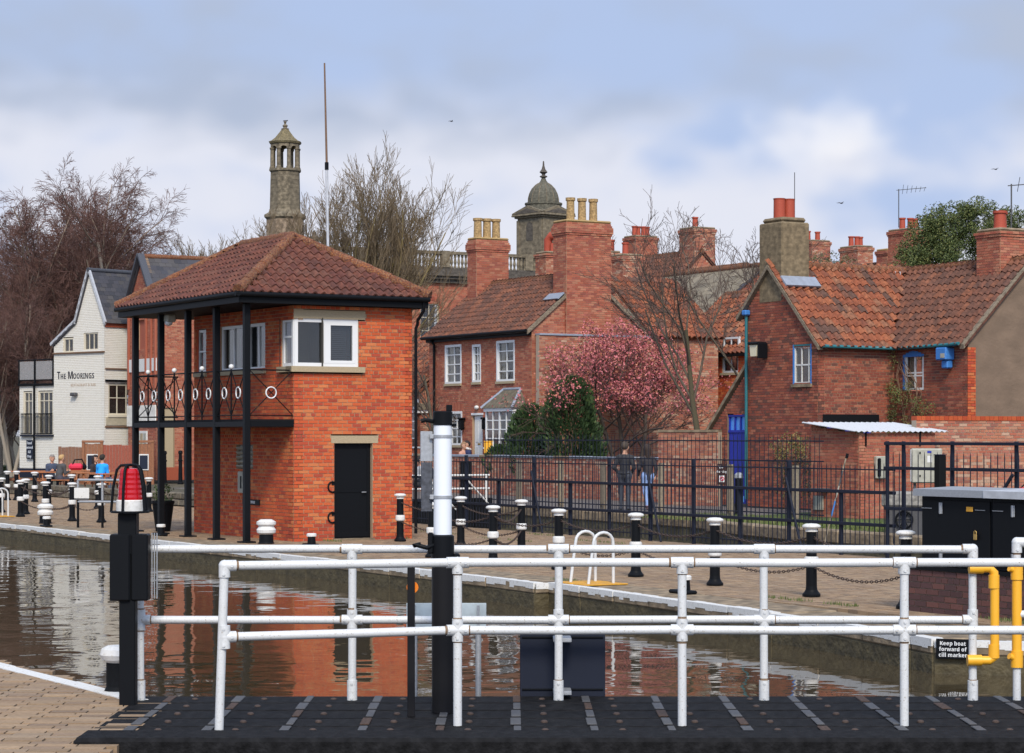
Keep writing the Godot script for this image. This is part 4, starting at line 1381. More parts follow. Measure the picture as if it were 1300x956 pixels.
# ---- fences ----------------------------------------------------------------------------------------------
func fences() -> void:
	# near fence beside the towpath: local x runs along it
	var a := thing("iron_railing", "dark blue iron railing with vertical bars and two heavy rails along the towpath", "railing", W(-40, 0, 26.4), TURN)
	var lo := -11.2
	var hi := 8.0
	for y in [.58, 1.17]:
		var x := lo
		while x < hi:
			var mb := MB.new()
			mb.bevel(Vector3(x, y - .03, -.03), Vector3(minf(x + 2.4, hi) - .004, y + .03, .03), .006)
			part("rail", mb, M.navy, a)
			x += 2.4
	for y in [.14, 1.58]:
		var mb := MB.new()
		mb.bevel(Vector3(lo, y - .012, -.012), Vector3(hi, y + .012, .012), .003)
		part("thin_rail", mb, M.navy, a)
	var bar := MB.new()
	bar.tube([Vector3(0, .05, 0), Vector3(0, 1.62, 0), Vector3(0, 1.70, 0)], [.0095, .0095, .002], 5)
	var bm := bar.mesh()
	var k := 0
	var x := lo
	while x < hi:
		var o := put("bar", bm, M.navy, a)
		o.position = Vector3(x + rnd(-.008, .008), 0, 0)
		o.rotation = Vector3(rnd(-.008, .008), 0, rnd(-.008, .008))
		x += .14
	x = lo
	while x < hi:
		var tall := k % 2 == 0
		var mb := MB.new()
		mb.bevel(Vector3(x - .034, -.02, -.075), Vector3(x + .034, 1.73 if tall else 1.2, -.01), .006)
		part("post", mb, M.navy, a)
		if k % 3 == 1:
			mb = MB.new()
			mb.tube([Vector3(x, 1.4, .03), Vector3(x + .55, 0, .06)], [.025], 8)
			part("stay", mb, M.navy, a)
		x += 1.6
		k += 1
	# taller guard rail at the right
	var b := thing("guard_rail", "tall dark blue guard rail of square tube behind the black cabinet", "railing", W(-32.1, 0, 26.25), TURN)
	for y in [2.06, 1.62, .9]:
		var mb := MB.new()
		mb.bevel(Vector3(0, y - .028, -.028), Vector3(7, y + .028, .028), .006)
		part("rail", mb, M.navy, b)
	for px in [0.0, .45, 1.75, 3.35, 5.0]:
		var mb := MB.new()
		mb.bevel(Vector3(px - .035, 0, -.075), Vector3(px + .035, 2.1, -.03), .006)
		part("post", mb, M.navy, b)
	var mb := MB.new()
	mb.tube([Vector3(3.35, 1.55, .03), Vector3(2.85, .95, .05)], [.03], 8)
	part("stay", mb, M.navy, b)
	for i in 40:
		var o := put("bar", bm, M.navy, b)
		o.position = Vector3(.1 + i * .17, .22, .035)
	var bp := thing("square_post", "thick black square post behind the lid of the black cabinet", "post", W(-30.2, 0, 25.9), TURN)
	mb = MB.new()
	mb.bevel(Vector3(-.075, 0, -.075), Vector3(.075, 1.86, .075), .01)
	part("shaft", mb, M.blackrough, bp)
	mb = MB.new()
	mb.bevel(Vector3(-.082, 1.86, -.082), Vector3(.082, 1.88, .082), .006)
	part("cap", mb, M.navy, bp)
	# tall fence on the far kerb
	var c := thing("tall_fence", "tall thin barred iron fence with timber posts on the far side of the lock channel", "fence", W(-50, .15, 32.7), TURN)
	mb = MB.new()
	mb.tube([Vector3(0, .05, 0), Vector3(0, 2.0, 0), Vector3(0, 2.1, 0)], [.0085, .0085, .002], 5)
	var fm := mb.mesh()
	x = -8.2
	while x < 7.8:
		var o := put("bar", fm, M.navy, c)
		o.position = Vector3(x + rnd(-.01, .01), rnd(-.02, .02), 0)
		x += .18
	for y in [.2, 1.45, 1.92]:
		mb = MB.new()
		mb.bevel(Vector3(-8.2, y - .015, -.012), Vector3(7.8, y + .015, .012), .003)
		part("rail", mb, M.navy, c)
	for px in [-6.4, -4.1, -1.9, .9, 3.95, 6.6]:
		mb = MB.new()
		mb.bevel(Vector3(px - .065, -.1, -.16), Vector3(px + .065, 1.34, -.03), .012)
		part("timber_post", mb, M.greywood, c)
	# second lock gate across the channel
	var g := thing("lock_gate", "small black lock gate with white handrail across the side channel", "lock gate", W(-57, 0, 26.8), TURN)
	for i in 9:
		mb = MB.new()
		mb.bevel(Vector3(-.12, -1.6, -.6 - i * .6), Vector3(.12, .42, -.02 - i * .6), .01)
		part("gate_plank", mb, M.blackrough, g)
	for y in [.69, 1.07]: pipe([Vector3(.1, y, 0), Vector3(.1, y, -5.3)], M.oldwhite, g, "handrail", .03)
	for z in [-.1, -1.8, -3.5, -5.2]: pipe([Vector3(.1, .3, z), Vector3(.1, 1.07, z)], M.oldwhite, g, "post", .03)
	for z in [-3.7, -4.9]: pipe([Vector3(.14, 1.0, z + .4), Vector3(.14, .1, z - .5)], M.oldwhite, g, "brace", .025)
	mb = MB.new()
	mb.bevel(Vector3(-.1, .3, -4.75), Vector3(.08, 1.45, -4.45), .01)
	part("gear_post", mb, M.blackrough, g)

# ---- houses across the lock ------------------------------------------------------------------------------
const XP := Vector3.RIGHT
const ZM := Vector3.FORWARD
func gable_poly(a: float, b: float, base: float, eave: float, ridge: float) -> Array:
	return [Vector2(a, base), Vector2(b, base), Vector2(b, eave), Vector2((a + b) / 2, ridge), Vector2(a, eave)]
func boxpart(parent: Node, called: String, lo: Vector3, hi: Vector3, m: Material, b := 0.008) -> MeshInstance3D:
	var mb := MB.new()
	if b > 0: mb.bevel(lo, hi, b)
	else: mb.box(lo, hi)
	return part(called, mb, m, parent)
func tubepart(parent: Node, called: String, pts: Array, r: float, m: Material, sides := 8) -> MeshInstance3D:
	var mb := MB.new()
	mb.tube(pts, [r], sides)
	return part(called, mb, m, parent)
func sash(t: Node, x: float, y: float, w: float, h: float, cover := "curtain") -> void:
	var win := window(t, Vector3(x, y, 0), XP, w, h, M.upvc, [.5], [.25, .5, .75], .05, M.lintel, .07, cover)
	for k in [0, h - .05]:
		var mb := MB.new()
		slab(mb, Vector3(x, y, 0), XP, -.03, k - .02, w + .03, k + .07, -.04, .03)
		part("frame_trim", mb, M.upvc, win)
	for k in [-.05, w - .03]:
		var mb := MB.new()
		slab(mb, Vector3(x, y, 0), XP, k, 0, k + .08, h, -.04, .025)
		part("frame_trim", mb, M.upvc, win)
	var ar := MB.new()
	var n := 9
	for i in n:   # gauged brick arch over the window
		var a := x - .12 + (w + .24) * i / n
		slab(ar, Vector3(0, y + h, 0), XP, a + .006, .02 + .05 * sin(PI * (i + .5) / n), a + (w + .24) / n - .006, .27 + .05 * sin(PI * (i + .5) / n), -.02, .014, M.soft[i % 4] * 0.95)
	part("brick_arch", ar, M.any, win)
func brick_house() -> void:
	var t := thing("brick_house", "red brick house with white sash windows, white front door and two large chimney stacks", "house", W(-68.77, 0, 40.5), TURN)
	var L := 7.63
	var holes := []
	for q in [[-6.31, 4.13, -5.13, 5.55], [-4.21, 4.15, -3.66, 5.5], [-2.42, 4.14, -1.21, 5.57], [-5.95, 1.85, -5.08, 3.08], [-4.27, .98, -3.5, 2.97]]: holes.append([q[0] + L, q[1], q[2] + L, q[3]])
	var front := brick_wall(t, "front_wall", Vector3(-L, 0, 0), XP, rect(0, .9, L, 5.87), holes, "soft", "mortar", 40)
	for i in 4: sash(t, holes[i][0] - L, holes[i][1], holes[i][2] - holes[i][0], holes[i][3] - holes[i][1])
	var dr := boxpart(t, "door", Vector3(-4.23, 1.0, -.12), Vector3(-3.54, 2.93, -.07), M.upvc)
	for q in [[-4.15, 1.15, -3.93, 1.8], [-3.84, 1.15, -3.62, 1.8], [-4.15, 1.95, -3.93, 2.75], [-3.84, 1.95, -3.62, 2.75]]:
		boxpart(dr, "door_panel", Vector3(q[0], q[1], -.072), Vector3(q[2], q[3], -.058), M.oldwhite, .01)
	boxpart(dr, "letter_box", Vector3(-3.98, 1.86, -.07), Vector3(-3.78, 1.92, -.05), M.brass, .004)
	boxpart(t, "door_frame", Vector3(-4.33, 2.94, -.1), Vector3(-3.44, 3.02, .03), M.upvc)
	for x in [-4.85, -3.1]:
		var w := boxpart(t, "wall_lantern", Vector3(x - .09, 2.42, .06), Vector3(x + .09, 2.78, .24), M.black, .03)
		boxpart(w, "lantern_roof", Vector3(x - .13, 2.78, .02), Vector3(x + .13, 2.86, .28), M.black, .04)
		tubepart(w, "bracket", [Vector3(x, 2.5, .0), Vector3(x, 2.4, .15)], .02, M.black)
	var lamp := MB.new()
	lamp.ball(Vector3(-3.85, 3.22, .06), Vector3(.12, .08, .08), 10)
	part("door_light", lamp, M.oldwhite, t)
	# bay windows with leaded roofs
	for q in [[-2.35, -.35], [-9.3, -7.75]]:
		var a: float = q[0]
		var b: float = q[1]
		var bay := boxpart(t, "bay", Vector3(a, .9, 0.01), Vector3(b, 1.72, .55), M.soft_parts[2], .01)
		boxpart(bay, "bay_sill", Vector3(a - .05, 1.72, 0.01), Vector3(b + .05, 1.78, .62), M.upvc)
		boxpart(bay, "room", Vector3(a + .1, 1.8, .011), Vector3(b - .1, 3.0, .05), M.inside, 0)
		var g := MB.new()
		g.box(Vector3(a + .06, 1.8, .50), Vector3(b - .06, 3.02, .508))
		part("pane", g, M.glass, bay)
		for k in 5:
			var x := lerpf(a + .04, b - .04, k / 4.0)
			boxpart(bay, "mullion", Vector3(x - (.045 if k % 2 == 0 else .02), 1.78, .46), Vector3(x + (.045 if k % 2 == 0 else .02), 3.05, .54), M.upvc, .004)
		for y in [2.1, 2.42, 2.74]: boxpart(bay, "glazing_bar", Vector3(a + .08, y - .018, .485), Vector3(b - .08, y + .018, .525), M.upvc, 0)
		boxpart(bay, "head", Vector3(a - .04, 3.05, 0.01), Vector3(b + .04, 3.18, .6), M.upvc)
		var rf := MB.new()
		var e := [Vector3(a - .1, 3.18, .66), Vector3(b + .1, 3.18, .66), Vector3(b + .1, 3.18, 0), Vector3(a - .1, 3.18, 0)]
		var p := [Vector3(a + .4, 3.85, 0), Vector3(b - .4, 3.85, 0)]
		rf.quad(e[0], e[1], p[1], p[0]); rf.tri(e[1], e[2], p[1]); rf.tri(e[3], e[0], p[0])
		var roof := part("bay_roof", rf, M.stonetile_parts[1], bay)
		for k in [[e[0], p[0]], [e[1], p[1]], [p[0], p[1]]]: tubepart(roof, "lead_roll", k, .06, M.lead, 6)
	var gb := brick_wall(t, "gable_wall", Vector3.ZERO, ZM, gable_poly(0, 4.6, .9, 5.87, 7.86), [], "soft", "mortar", 0)
	boxpart(t, "rear_wall", Vector3(-L, .9, -4.6), Vector3(0, 5.8, -4.4), M.soft_parts[1], 0)
	boxpart(t, "end_wall", Vector3(-L, .9, -4.4), Vector3(-L + .2, 5.8, -.25), M.soft_parts[1], 0)
	# a lower continuation to the right with a lead capped top
	var low := brick_wall(t, "lower_wall", Vector3(.3, 0, -.12), ZM, rect(0, .5, 7.6, 5.7), [], "wallb", "mortar_pale", 0)
	boxpart(low, "lead_capping", Vector3(.0, 5.7, -7.72), Vector3(.36, 5.77, -.12), M.lead)
	boxpart(t, "end_wall", Vector3(-3, .5, -7.7), Vector3(.07, 5.7, -7.5), M.wallb_parts[0], 0)
	# roofs
	var ln := sqrt(2.45 * 2.45 + 2.05 * 2.05)
	tile_roof(t, Vector3(-L - .1, 5.86, .2), XP, Vector3(0, 2.05, -2.45) / ln, PackedVector2Array(rect(0, 0, L + .18, ln)), "brownpan", "pan", .235, .28, 60, .06)
	tile_roof(t, Vector3(.08, 5.86, -4.75), -XP, Vector3(0, 2.05, 2.45) / ln, PackedVector2Array(rect(0, 0, L + .18, ln)), "brownpan", "pan", .235, .28, 0, .06)
	ridge_tiles(t, Vector3(-L, 7.95, -2.27), Vector3(-.7, 7.95, -2.27), .12, M.lichen)
	var vg := MB.new()
	vg.obox(Vector3(.04, 5.74, .22), Vector3(.07, 0, 0), Vector3(0, .16, 0), Vector3(0, 2.05, -2.45))
	vg.obox(Vector3(.04, 5.74, -4.82), Vector3(.07, 0, 0), Vector3(0, .16, 0), Vector3(0, 2.05, 2.45))
	part("verge", vg, M.vergestone, t)
	var gt := MB.new()
	gt.tube([Vector3(-L - .12, 5.86, .27), Vector3(.05, 5.86, .27)], [.065], 8)
	gt.box(Vector3(-L, 5.70, .02), Vector3(0, 5.84, .16))
	var gutter := part("gutter", gt, M.black, t)
	tubepart(gutter, "downpipe", [Vector3(-7.1, 5.82, .25), Vector3(-7.1, 5.6, .08), Vector3(-7.1, 1.0, .08)], .05, M.black)
	var lno := sqrt(9.0 + 2.2 * 2.2)
	tile_roof(t, Vector3(.45, 5.75, -4.75), ZM, Vector3(-3, 2.2, 0) / lno, PackedVector2Array([Vector2(0, 0), Vector2(3.1, 0), Vector2(3.1, lno), Vector2(.0, lno)]), "pan", "pan", .24, .3, 30, .06)
	# stacks
	stack(t, Vector3(-.78, 5.6, -3.2), Vector3(.13, 9.7, -1.35), "soft", "mortar", [Vector2(-.35, -2.75), Vector2(-.35, -2.28), Vector2(-.35, -1.8)], .15, .85, M.pot, "chimney", .5)
	stack(t, Vector3(-7.45, 6.0, -2.95), Vector3(-6.75, 9.6, -1.55), "soft", "mortar", [Vector2(-7.1, -2.6), Vector2(-7.1, -2.2), Vector2(-7.1, -1.8)], .16, .78, M.pot, "chimney", .5)
	var rs := stack(t, Vector3(-8.7, 1.0, -6.1), Vector3(-7.9, 9.3, -5.3), "wallb", "mortar", [], .15, .8, M.redpot, "chimney", .2)
	var cw := MB.new()
	cw.tube([Vector3(-8.4, 9.3, -5.7), Vector3(-8.4, 9.9, -5.7), Vector3(-8.25, 10.05, -5.75), Vector3(-8.0, 10.05, -5.9)], [.17], 12)
	cw.tube([Vector3(-8.1, 9.3, -5.7), Vector3(-8.1, 9.75, -5.7)], [.08], 10)
	part("cowl", cw, M.redpot, rs)
	for q in [[Vector3(-.85, 7.1, -1.3), Vector3(.16, 7.25, -.95)], [Vector3(-7.5, 7.0, -1.5), Vector3(-6.7, 7.15, -1.15)]]:
		var f := MB.new()
		f.obox(Vector3(q[0].x, q[0].y + .11, q[0].z + .05), Vector3(q[1].x - q[0].x, 0, 0), Vector3(0, .03, .03), Vector3(0, -.22, .26))
		part("flashing", f, M.lead, t)
	# neighbour on the left, mostly hidden behind the control building
	var u := thing("side_house", "lower brick house with steep orange tiled roof left of the white windowed house", "house", W(-76.6, 0, 40.2), TURN)
	brick_wall(u, "front_wall", Vector3(-5, 0, 0), XP, rect(0, .9, 5, 3.9), [[.3, 1.7, 1.9, 3.2]], "soft", "mortar", 0)
	brick_wall(u, "gable_wall", Vector3.ZERO, ZM, gable_poly(0, 6.4, .9, 3.9, 6.5), [], "wallb", "mortar", 0)
	window(u, Vector3(-4.7, 1.7, 0), XP, 1.6, 1.5, M.upvc, [.33, .66], [.5], .05, M.lintel, .07)
	var l2 := sqrt(3.3 * 3.3 + 2.6 * 2.6)
	tile_roof(u, Vector3(-5, 3.85, .12), XP, Vector3(0, 2.6, -3.3) / l2, PackedVector2Array(rect(0, 0, 5.1, l2)), "pan", "pan", .24, .3, 0, .06)
	tile_roof(u, Vector3(.1, 3.85, -6.5), -XP, Vector3(0, 2.6, 3.3) / l2, PackedVector2Array(rect(0, 0, 5.1, l2)), "pan", "pan", .24, .3, 0, .06)
	# walls of the garden and the yard
	var gw := thing("garden_wall", "long low brick garden wall with grey coping in front of the white windowed house", "wall", W(-57.6, 0, 38.9), TURN)
	brick_wall(gw, "face", Vector3(-27, 0, 0), XP, rect(0, .1, 27, 1.45), [], "wallb", "mortar_pale", 0)
	for k in 27: boxpart(gw, "coping_stone", Vector3(-27 + k + .006, 1.45, -.28), Vector3(-26 + k - .006, 1.53 + rnd(-.008, .008), .05), M.lead if k % 5 else M.concrete, .012)
	boxpart(gw, "back", Vector3(-27, .1, -.24), Vector3(0, 1.44, -.221), M.wallb_parts[1], 0)
	var yw := thing("yard_wall", "taller weathered brick yard wall behind the flowering tree, left of the blue door", "wall", V(836, 67.5, 0))
	var e := (V(912, 66, 0) - V(836, 67.5, 0))
	var el := e.length()
	e = e / el
	brick_wall(yw, "face", Vector3.ZERO, e, rect(0, .1, el, 2.3), [], "wallb", "mortar_pale", 0)
	var N := e.cross(UP)
	for k in 7:
		var mb := MB.new()
		mb.obox(e * (el * k / 7.0 + .004) + UP * 2.3 - N * .26, e * (el / 7.0 - .008), UP * .07, N * .3)
		part("coping", mb, M.concrete, yw)
	var rw := thing("boundary_wall", "high mottled brick boundary wall with red brick top course at the right", "wall", V(1163, 57.2, 0))
	e = V(1340, 58.6, 0) - V(1163, 57.2, 0)
	el = e.length(); e = e / el; N = e.cross(UP)
	brick_wall(rw, "face", Vector3.ZERO, e, rect(0, .1, el, 2.58), [], "wallb", "mortar_pale", 60, .225, .075, .22, Rect2(.5, 1.5, 2.2, 1))
	for k in 31:
		var mb := MB.new()
		mb.obox(e * (el * k / 31.0 + .004) + UP * 2.58 - N * .24, e * (el / 31.0 - .008), UP * .11, N * .27, M.hot[k % 4] * .8)
		part("coping_brick", mb, M.any, rw)

func cottage() -> void:
	var t := thing("cottage", "old dark red brick cottage with orange pantiled roof and tall rendered chimney", "house", W(-49.54, 0, 38.19), TURN)
	var gp := [Vector2(1.2, .2), Vector2(4.43, .2), Vector2(4.43, 4.72), Vector2(2.31, 6.95), Vector2(1.2, 5.78)]
	var win := [4.43 - 1.07, 3.62, 4.43 - .3, 4.66]
	var gw := brick_wall(t, "gable_wall", Vector3(-4.43, 0, 0), XP, gp, [win], "old", "mortar_dark", 130, .225, .075, .22, Rect2(2, 2, 2.2, 3.0))
	var sw := brick_wall(t, "side_wall", Vector3.ZERO, ZM, rect(0, .2, 2.64, 4.7), [[.3, .2, 1.9, 2.55]], "old", "mortar", 60, .225, .075, .22, Rect2(0, 3, 2.6, 1.6))
	var ww := brick_wall(t, "wing_wall", Vector3(0, 0, -2.64), XP, rect(0, .2, 3.04, 4.7), [[.44, 3.45, 1.26, 4.42]], "old", "mortar", 60, .225, .075, .22, Rect2(.3, 3, 2.6, 1.6))
	# weathered windows
	var w := window(t, Vector3(-1.07, 3.62, 0), XP, .77, 1.04, M.oldwhite, [], [], .04, M.concrete, .05, "", true)
	for q in [[.30, .03], [.62, .03]]:
		var mb := MB.new()
		slab(mb, Vector3(-1.07, 3.62, 0), XP, q[0], .05, q[0] + q[1], .99, -.05, -.02)
		part("glazing_bar", mb, M.oldwhite, w)
	var mb := MB.new()
	slab(mb, Vector3(-1.07, 3.62, 0), XP, .05, .5, .72, .54, -.05, -.02)
	part("glazing_bar", mb, M.oldwhite, w)
	boxpart(w, "blue_edge", Vector3(-1.1, 3.6, -.03), Vector3(-1.06, 4.7, .02), M.paleblue, 0)
	boxpart(w, "blue_edge", Vector3(-.31, 3.6, -.03), Vector3(-.27, 4.7, .02), M.paleblue, 0)
	boxpart(w, "blue_head", Vector3(-1.06, 4.655, -.03), Vector3(-.31, 4.7, .02), M.teal, 0)
	boxpart(w, "curtain", Vector3(-.60, 3.68, -.2), Vector3(-.36, 4.6, -.17), M.curtain, 0)
	boxpart(w, "blind", Vector3(-1.0, 3.68, -.2), Vector3(-.62, 4.6, -.17), M.wood, 0)
	var v := window(t, Vector3(.44, 3.45, -2.64), XP, .82, .97, M.oldwhite, [.5], [.4], .04, null, .06, "curtain", true)
	mb = MB.new()
	for i in 7:
		var x := .42 + .86 * i / 7.0
		mb.obox(Vector3(x, 4.36, -2.7), Vector3(.86 / 7.0, 0, 0), Vector3(0, .04 + .12 * sin(PI * (i + .5) / 7), 0), Vector3(0, 0, .09))
	part("arched_head", mb, M.paleblue, v)
	boxpart(v, "blue_edge", Vector3(.40, 3.45, -2.67), Vector3(.45, 4.4, -2.62), M.paleblue, 0)
	for q in [[.50, .03], [.86, .03], [1.17, .03]]: boxpart(v, "glazing_bar", Vector3(q[0], 3.5, -2.70), Vector3(q[0] + .03, 4.36, -2.66), M.oldwhite, 0)
	boxpart(v, "glazing_bar", Vector3(.5, 3.9, -2.70), Vector3(1.2, 3.94, -2.665), M.oldwhite, 0)
	# blue side door under a dark lintel
	boxpart(t, "side_door", Vector3(-.12, .3, -1.88), Vector3(-.06, 2.5, -.32), M.blue)
	boxpart(t, "lintel", Vector3(-.1, 2.56, -2.1), Vector3(.03, 2.78, -.15), M.blackrough)
	# lean-to with the blue plank door
	var lw := brick_wall(t, "lean_to_wall", Vector3(-5.6, 0, -.15), XP, [Vector2(0, .2), Vector2(2.37, .2), Vector2(2.37, 4.25), Vector2(0, 2.0)], [[1.17, .2, 2.3, 2.8]], "old", "mortar_dark", 0)
	mb = MB.new()
	mb.obox(Vector3(-5.72, 1.95, -.38), Vector3(0, 0, .32), Vector3(2.45, 2.36, 0), Vector3(-.06, .075, 0))
	part("coping", mb, M.concrete, lw)
	var dr := boxpart(t, "blue_door", Vector3(-4.43, .25, -.26), Vector3(-3.3, .3, -.2), M.blue, .004)
	for k in 7: boxpart(dr, "door_plank", Vector3(-4.40 + k * .153, .3, -.26), Vector3(-4.255 + k * .153, 2.28, -.20 + rnd(0, .006)), M.blue, .008)
	boxpart(dr, "transom", Vector3(-4.43, 2.28, -.27), Vector3(-3.3, 2.36, -.17), M.blue)
	boxpart(dr, "head", Vector3(-4.43, 2.74, -.27), Vector3(-3.3, 2.8, -.17), M.blue)
	for k in 5: boxpart(dr, "fanlight_bar", Vector3(-4.43 + k * .27, 2.36, -.26), Vector3(-4.38 + k * .27, 2.74, -.19), M.blue)
	boxpart(dr, "fanlight", Vector3(-4.4, 2.36, -.255), Vector3(-3.32, 2.74, -.235), M.skyblue, 0)
	# roofs
	var ln := sqrt(2.33 * 2.33 + 2.35 * 2.35)
	tile_roof(t, Vector3(.2, 4.6, .12), ZM, Vector3(-2.33, 2.35, 0) / ln, PackedVector2Array([Vector2(0, 0), Vector2(2.56, 0), Vector2(4.97, ln), Vector2(0, ln)]), "pan", "pan", .245, .29, 150, .06, 0, "main_roof_slope")
	tile_roof(t, Vector3(-3.6, 5.55, -6.8), Vector3(0, 0, 1), Vector3(1.47, 1.4, 0).normalized(), PackedVector2Array(rect(0, 0, 6.9, 2.03)), "pan", "pan", .245, .29, 0, .06, 0, "left_roof_slope")
	tile_roof(t, Vector3(-2.13, 4.6, -2.44), XP, Vector3(0, 2.35, -2.41).normalized(), PackedVector2Array([Vector2(2.36, 0), Vector2(5.28, 0), Vector2(5.28, ln + .03), Vector2(0, ln + .03)]), "brownpan", "pan", .235, .29, 120, .06, 0, "wing_roof_slope")
	tile_roof(t, Vector3(3.15, 4.6, -7.25), -XP, Vector3(0, 2.35, 2.41).normalized(), PackedVector2Array(rect(0, 0, 5.28, ln + .03)), "brownpan", "pan", .235, .29, 0, .06, 0, "rear_roof_slope")
	ridge_tiles(t, Vector3(-2.13, 6.98, -.9), Vector3(-2.13, 6.98, -4.8), .11, M.lichen)
	ridge_tiles(t, Vector3(-2.13, 6.98, -4.85), Vector3(3.1, 6.98, -4.85), .11, M.lichen)
	boxpart(t, "valley", Vector3(-2.2, 6.80, -4.5), Vector3(-1.95, 6.93, -4.3), M.zinc)
	mb = MB.new()
	mb.obox(Vector3(-.02 + .2, 4.52, -.03), Vector3(-2.33, 2.35, 0), Vector3(.03, .10, 0), Vector3(0, 0, .17))
	mb.obox(Vector3(-3.6, 5.46, -.03), Vector3(1.47, 1.4, 0), Vector3(-.03, .1, 0), Vector3(0, 0, .17))
	part("verge", mb, M.vergestone, t)
	# rendered gable of the wing
	mb = MB.new()
	mb.prism(PackedVector2Array([Vector2(0, .2), Vector2(4.42, .2), Vector2(4.42, 4.7), Vector2(2.21, 6.95), Vector2(0, 4.7)]), Transform3D(Basis(ZM, UP, XP), Vector3(2.85, 0, -2.64)), .2)
	var rg := part("rendered_gable", mb, M.render, t)
	mb = MB.new()
	mb.obox(Vector3(2.98, 4.50, -2.42), Vector3(.16, 0, 0), Vector3(0, .12, .02), Vector3(0, 2.36, -2.43))
	part("verge", mb, M.vergestone, rg)
	brick_skin(rg, Vector3(3.052, 0, -2.62), ZM, rect(0, .2, .28, 4.55), "hot")
	# gutters
	tubepart(t, "gutter", [Vector3(.26, 4.62, .05), Vector3(.26, 4.60, -2.42), Vector3(2.5, 4.62, -2.36), Vector3(3.0, 4.64, -2.36)], .05, M.teal)
	tubepart(t, "downpipe", [Vector3(-3.18, 5.6, .09), Vector3(-3.18, .4, .09)], .045, M.teal)
	var hp := boxpart(t, "hopper", Vector3(2.12, 4.22, -2.62), Vector3(2.55, 4.56, -2.3), M.paleblue, .03)
	boxpart(hp, "outlet", Vector3(2.24, 4.0, -2.6), Vector3(2.5, 4.22, -2.4), M.paleblue, .03)
	boxpart(hp, "label", Vector3(2.34, 4.28, -2.3), Vector3(2.5, 4.40, -2.29), M.greybox, 0)
	boxpart(t, "rainwater_head", Vector3(-3.27, 5.6, .02), Vector3(-3.06, 5.75, .2), M.paleblue, .03)
	# lantern
	var lt := MB.new()
	lt.prism(PackedVector2Array([Vector2(-.13, 0), Vector2(.13, 0), Vector2(.18, .32), Vector2(-.18, .32)]), Transform3D(Basis(), Vector3(-2.45, 4.42, .10)), .28)
	var lan := part("wall_lantern", lt, M.curtain, t)
	boxpart(lan, "lantern_roof", Vector3(-2.68, 4.74, .05), Vector3(-2.22, 4.82, .43), M.black, .03)
	boxpart(lan, "frame", Vector3(-2.22, 4.36, .08), Vector3(-2.17, 4.78, .4), M.black, .01)
	tubepart(lan, "bracket", [Vector3(-2.3, 4.5, 0), Vector3(-2.3, 4.4, .2), Vector3(-2.45, 4.4, .24)], .02, M.black)
	# rendered chimney with two red pots
	var lo := Vector3(-2.68, 5.9, -.95)
	var hi := Vector3(-1.6, 8.15, .02)
	mb = MB.new()
	mb.bevel(Vector3(lo.x, lo.y, lo.z), Vector3(hi.x, hi.y, hi.z), .04)
	mb.bevel(Vector3(lo.x + .06, hi.y, lo.z + .06), Vector3(hi.x - .06, hi.y + .14, hi.z - .06), .06)
	var ch := part("chimney", mb, M.renderchimney, t)
	for z in [-.62, -.28]:
		mb = MB.new()
		mb.lathe(Vector3(-2.12, 8.24, z), [Vector2(.19, 0), Vector2(.165, .04), Vector2(.16, .55), Vector2(.175, .6), Vector2(.12, .6), Vector2(.11, .3), Vector2(0, .3)], 16)
		part("chimney_pot", mb, M.redpot, ch)
	mb = MB.new()
	mb.obox(Vector3(-1.64, 6.60, .06), Vector3(.28, -.27, 0), Vector3(.04, .04, 0), Vector3(0, 0, -1.2))
	part("flashing", mb, M.lead, ch)
	tubepart(ch, "aerial_rod", [Vector3(-2.1, 8.3, -.8), Vector3(-2.1, 9.6, -.8)], .012, M.darkgrey, 5)
	stack(t, Vector3(1.4, 6.3, -5.3), Vector3(2.35, 7.75, -4.4), "soft", "mortar", [Vector2(1.75, -4.95), Vector2(2.0, -4.7)], .17, .52, M.redpot, "chimney", .2)
	aerial(V(1284, 64, 7.7), 1.55, 1.3, "television aerial on the brick chimney with red pots at the right edge")
	# brick store with a corrugated roof
	var s := thing("brick_store", "small red brick store with a white corrugated sheet roof", "shed", W(-43.85, .1, 35.04), TURN)
	brick_wall(s, "canal_wall", Vector3(-1.87, 0, 0), XP, [Vector2(0, 0), Vector2(1.87, 0), Vector2(1.87, 2.16), Vector2(0, 2.36)], [], "soft", "mortar", 120, .225, .075, .22, Rect2(0, 0, 2, 3))
	brick_wall(s, "side_wall", Vector3.ZERO, ZM, rect(0, 0, 2.4, 2.16), [], "soft", "mortar", 120, .225, .075, .22, Rect2(0, 0, 3, 3))
	boxpart(s, "rear_wall", Vector3(-1.87, 0, -2.4), Vector3(-.23, 2.15, -2.2), M.soft_parts[2], 0)
	mb = MB.new()
	var U := Vector3(.99, -.105, 0).normalized()
	for k in 70:
		var z0 := .22 - k * .042
		var z1 := z0 - .042
		var h0 := .018 * sin(k * 1.57)
		var h1 := .018 * sin((k + 1) * 1.57)
		var a := Vector3(-1.98, 2.43 + h0, z0)
		var b := Vector3(-1.98, 2.43 + h1, z1)
		mb.quad(a, a + U * 2.12, b + U * 2.12, b)
		mb.quad(a - UP * .012, b - UP * .012, b + U * 2.12 - UP * .012, a + U * 2.12 - UP * .012)
		mb.quad(a + U * 2.12, a + U * 2.12 - UP * .012, b + U * 2.12 - UP * .012, b + U * 2.12)
	part("corrugated_roof", mb, M.corrugated, s)
	boxpart(s, "outlet_box", Vector3(-1.72, .25, .016), Vector3(-1.35, .6, .06), M.greybox)
	for x in [-.2, -1.9]:
		boxpart(s, "roof_strap", Vector3(.02, 1.85, x - .02), Vector3(.045, 2.22, x + .02), M.black, 0)
	boxpart(s, "bracket_lamp", Vector3(-1.5, .75, .016), Vector3(-1.1, .8, .3), M.darkgrey)
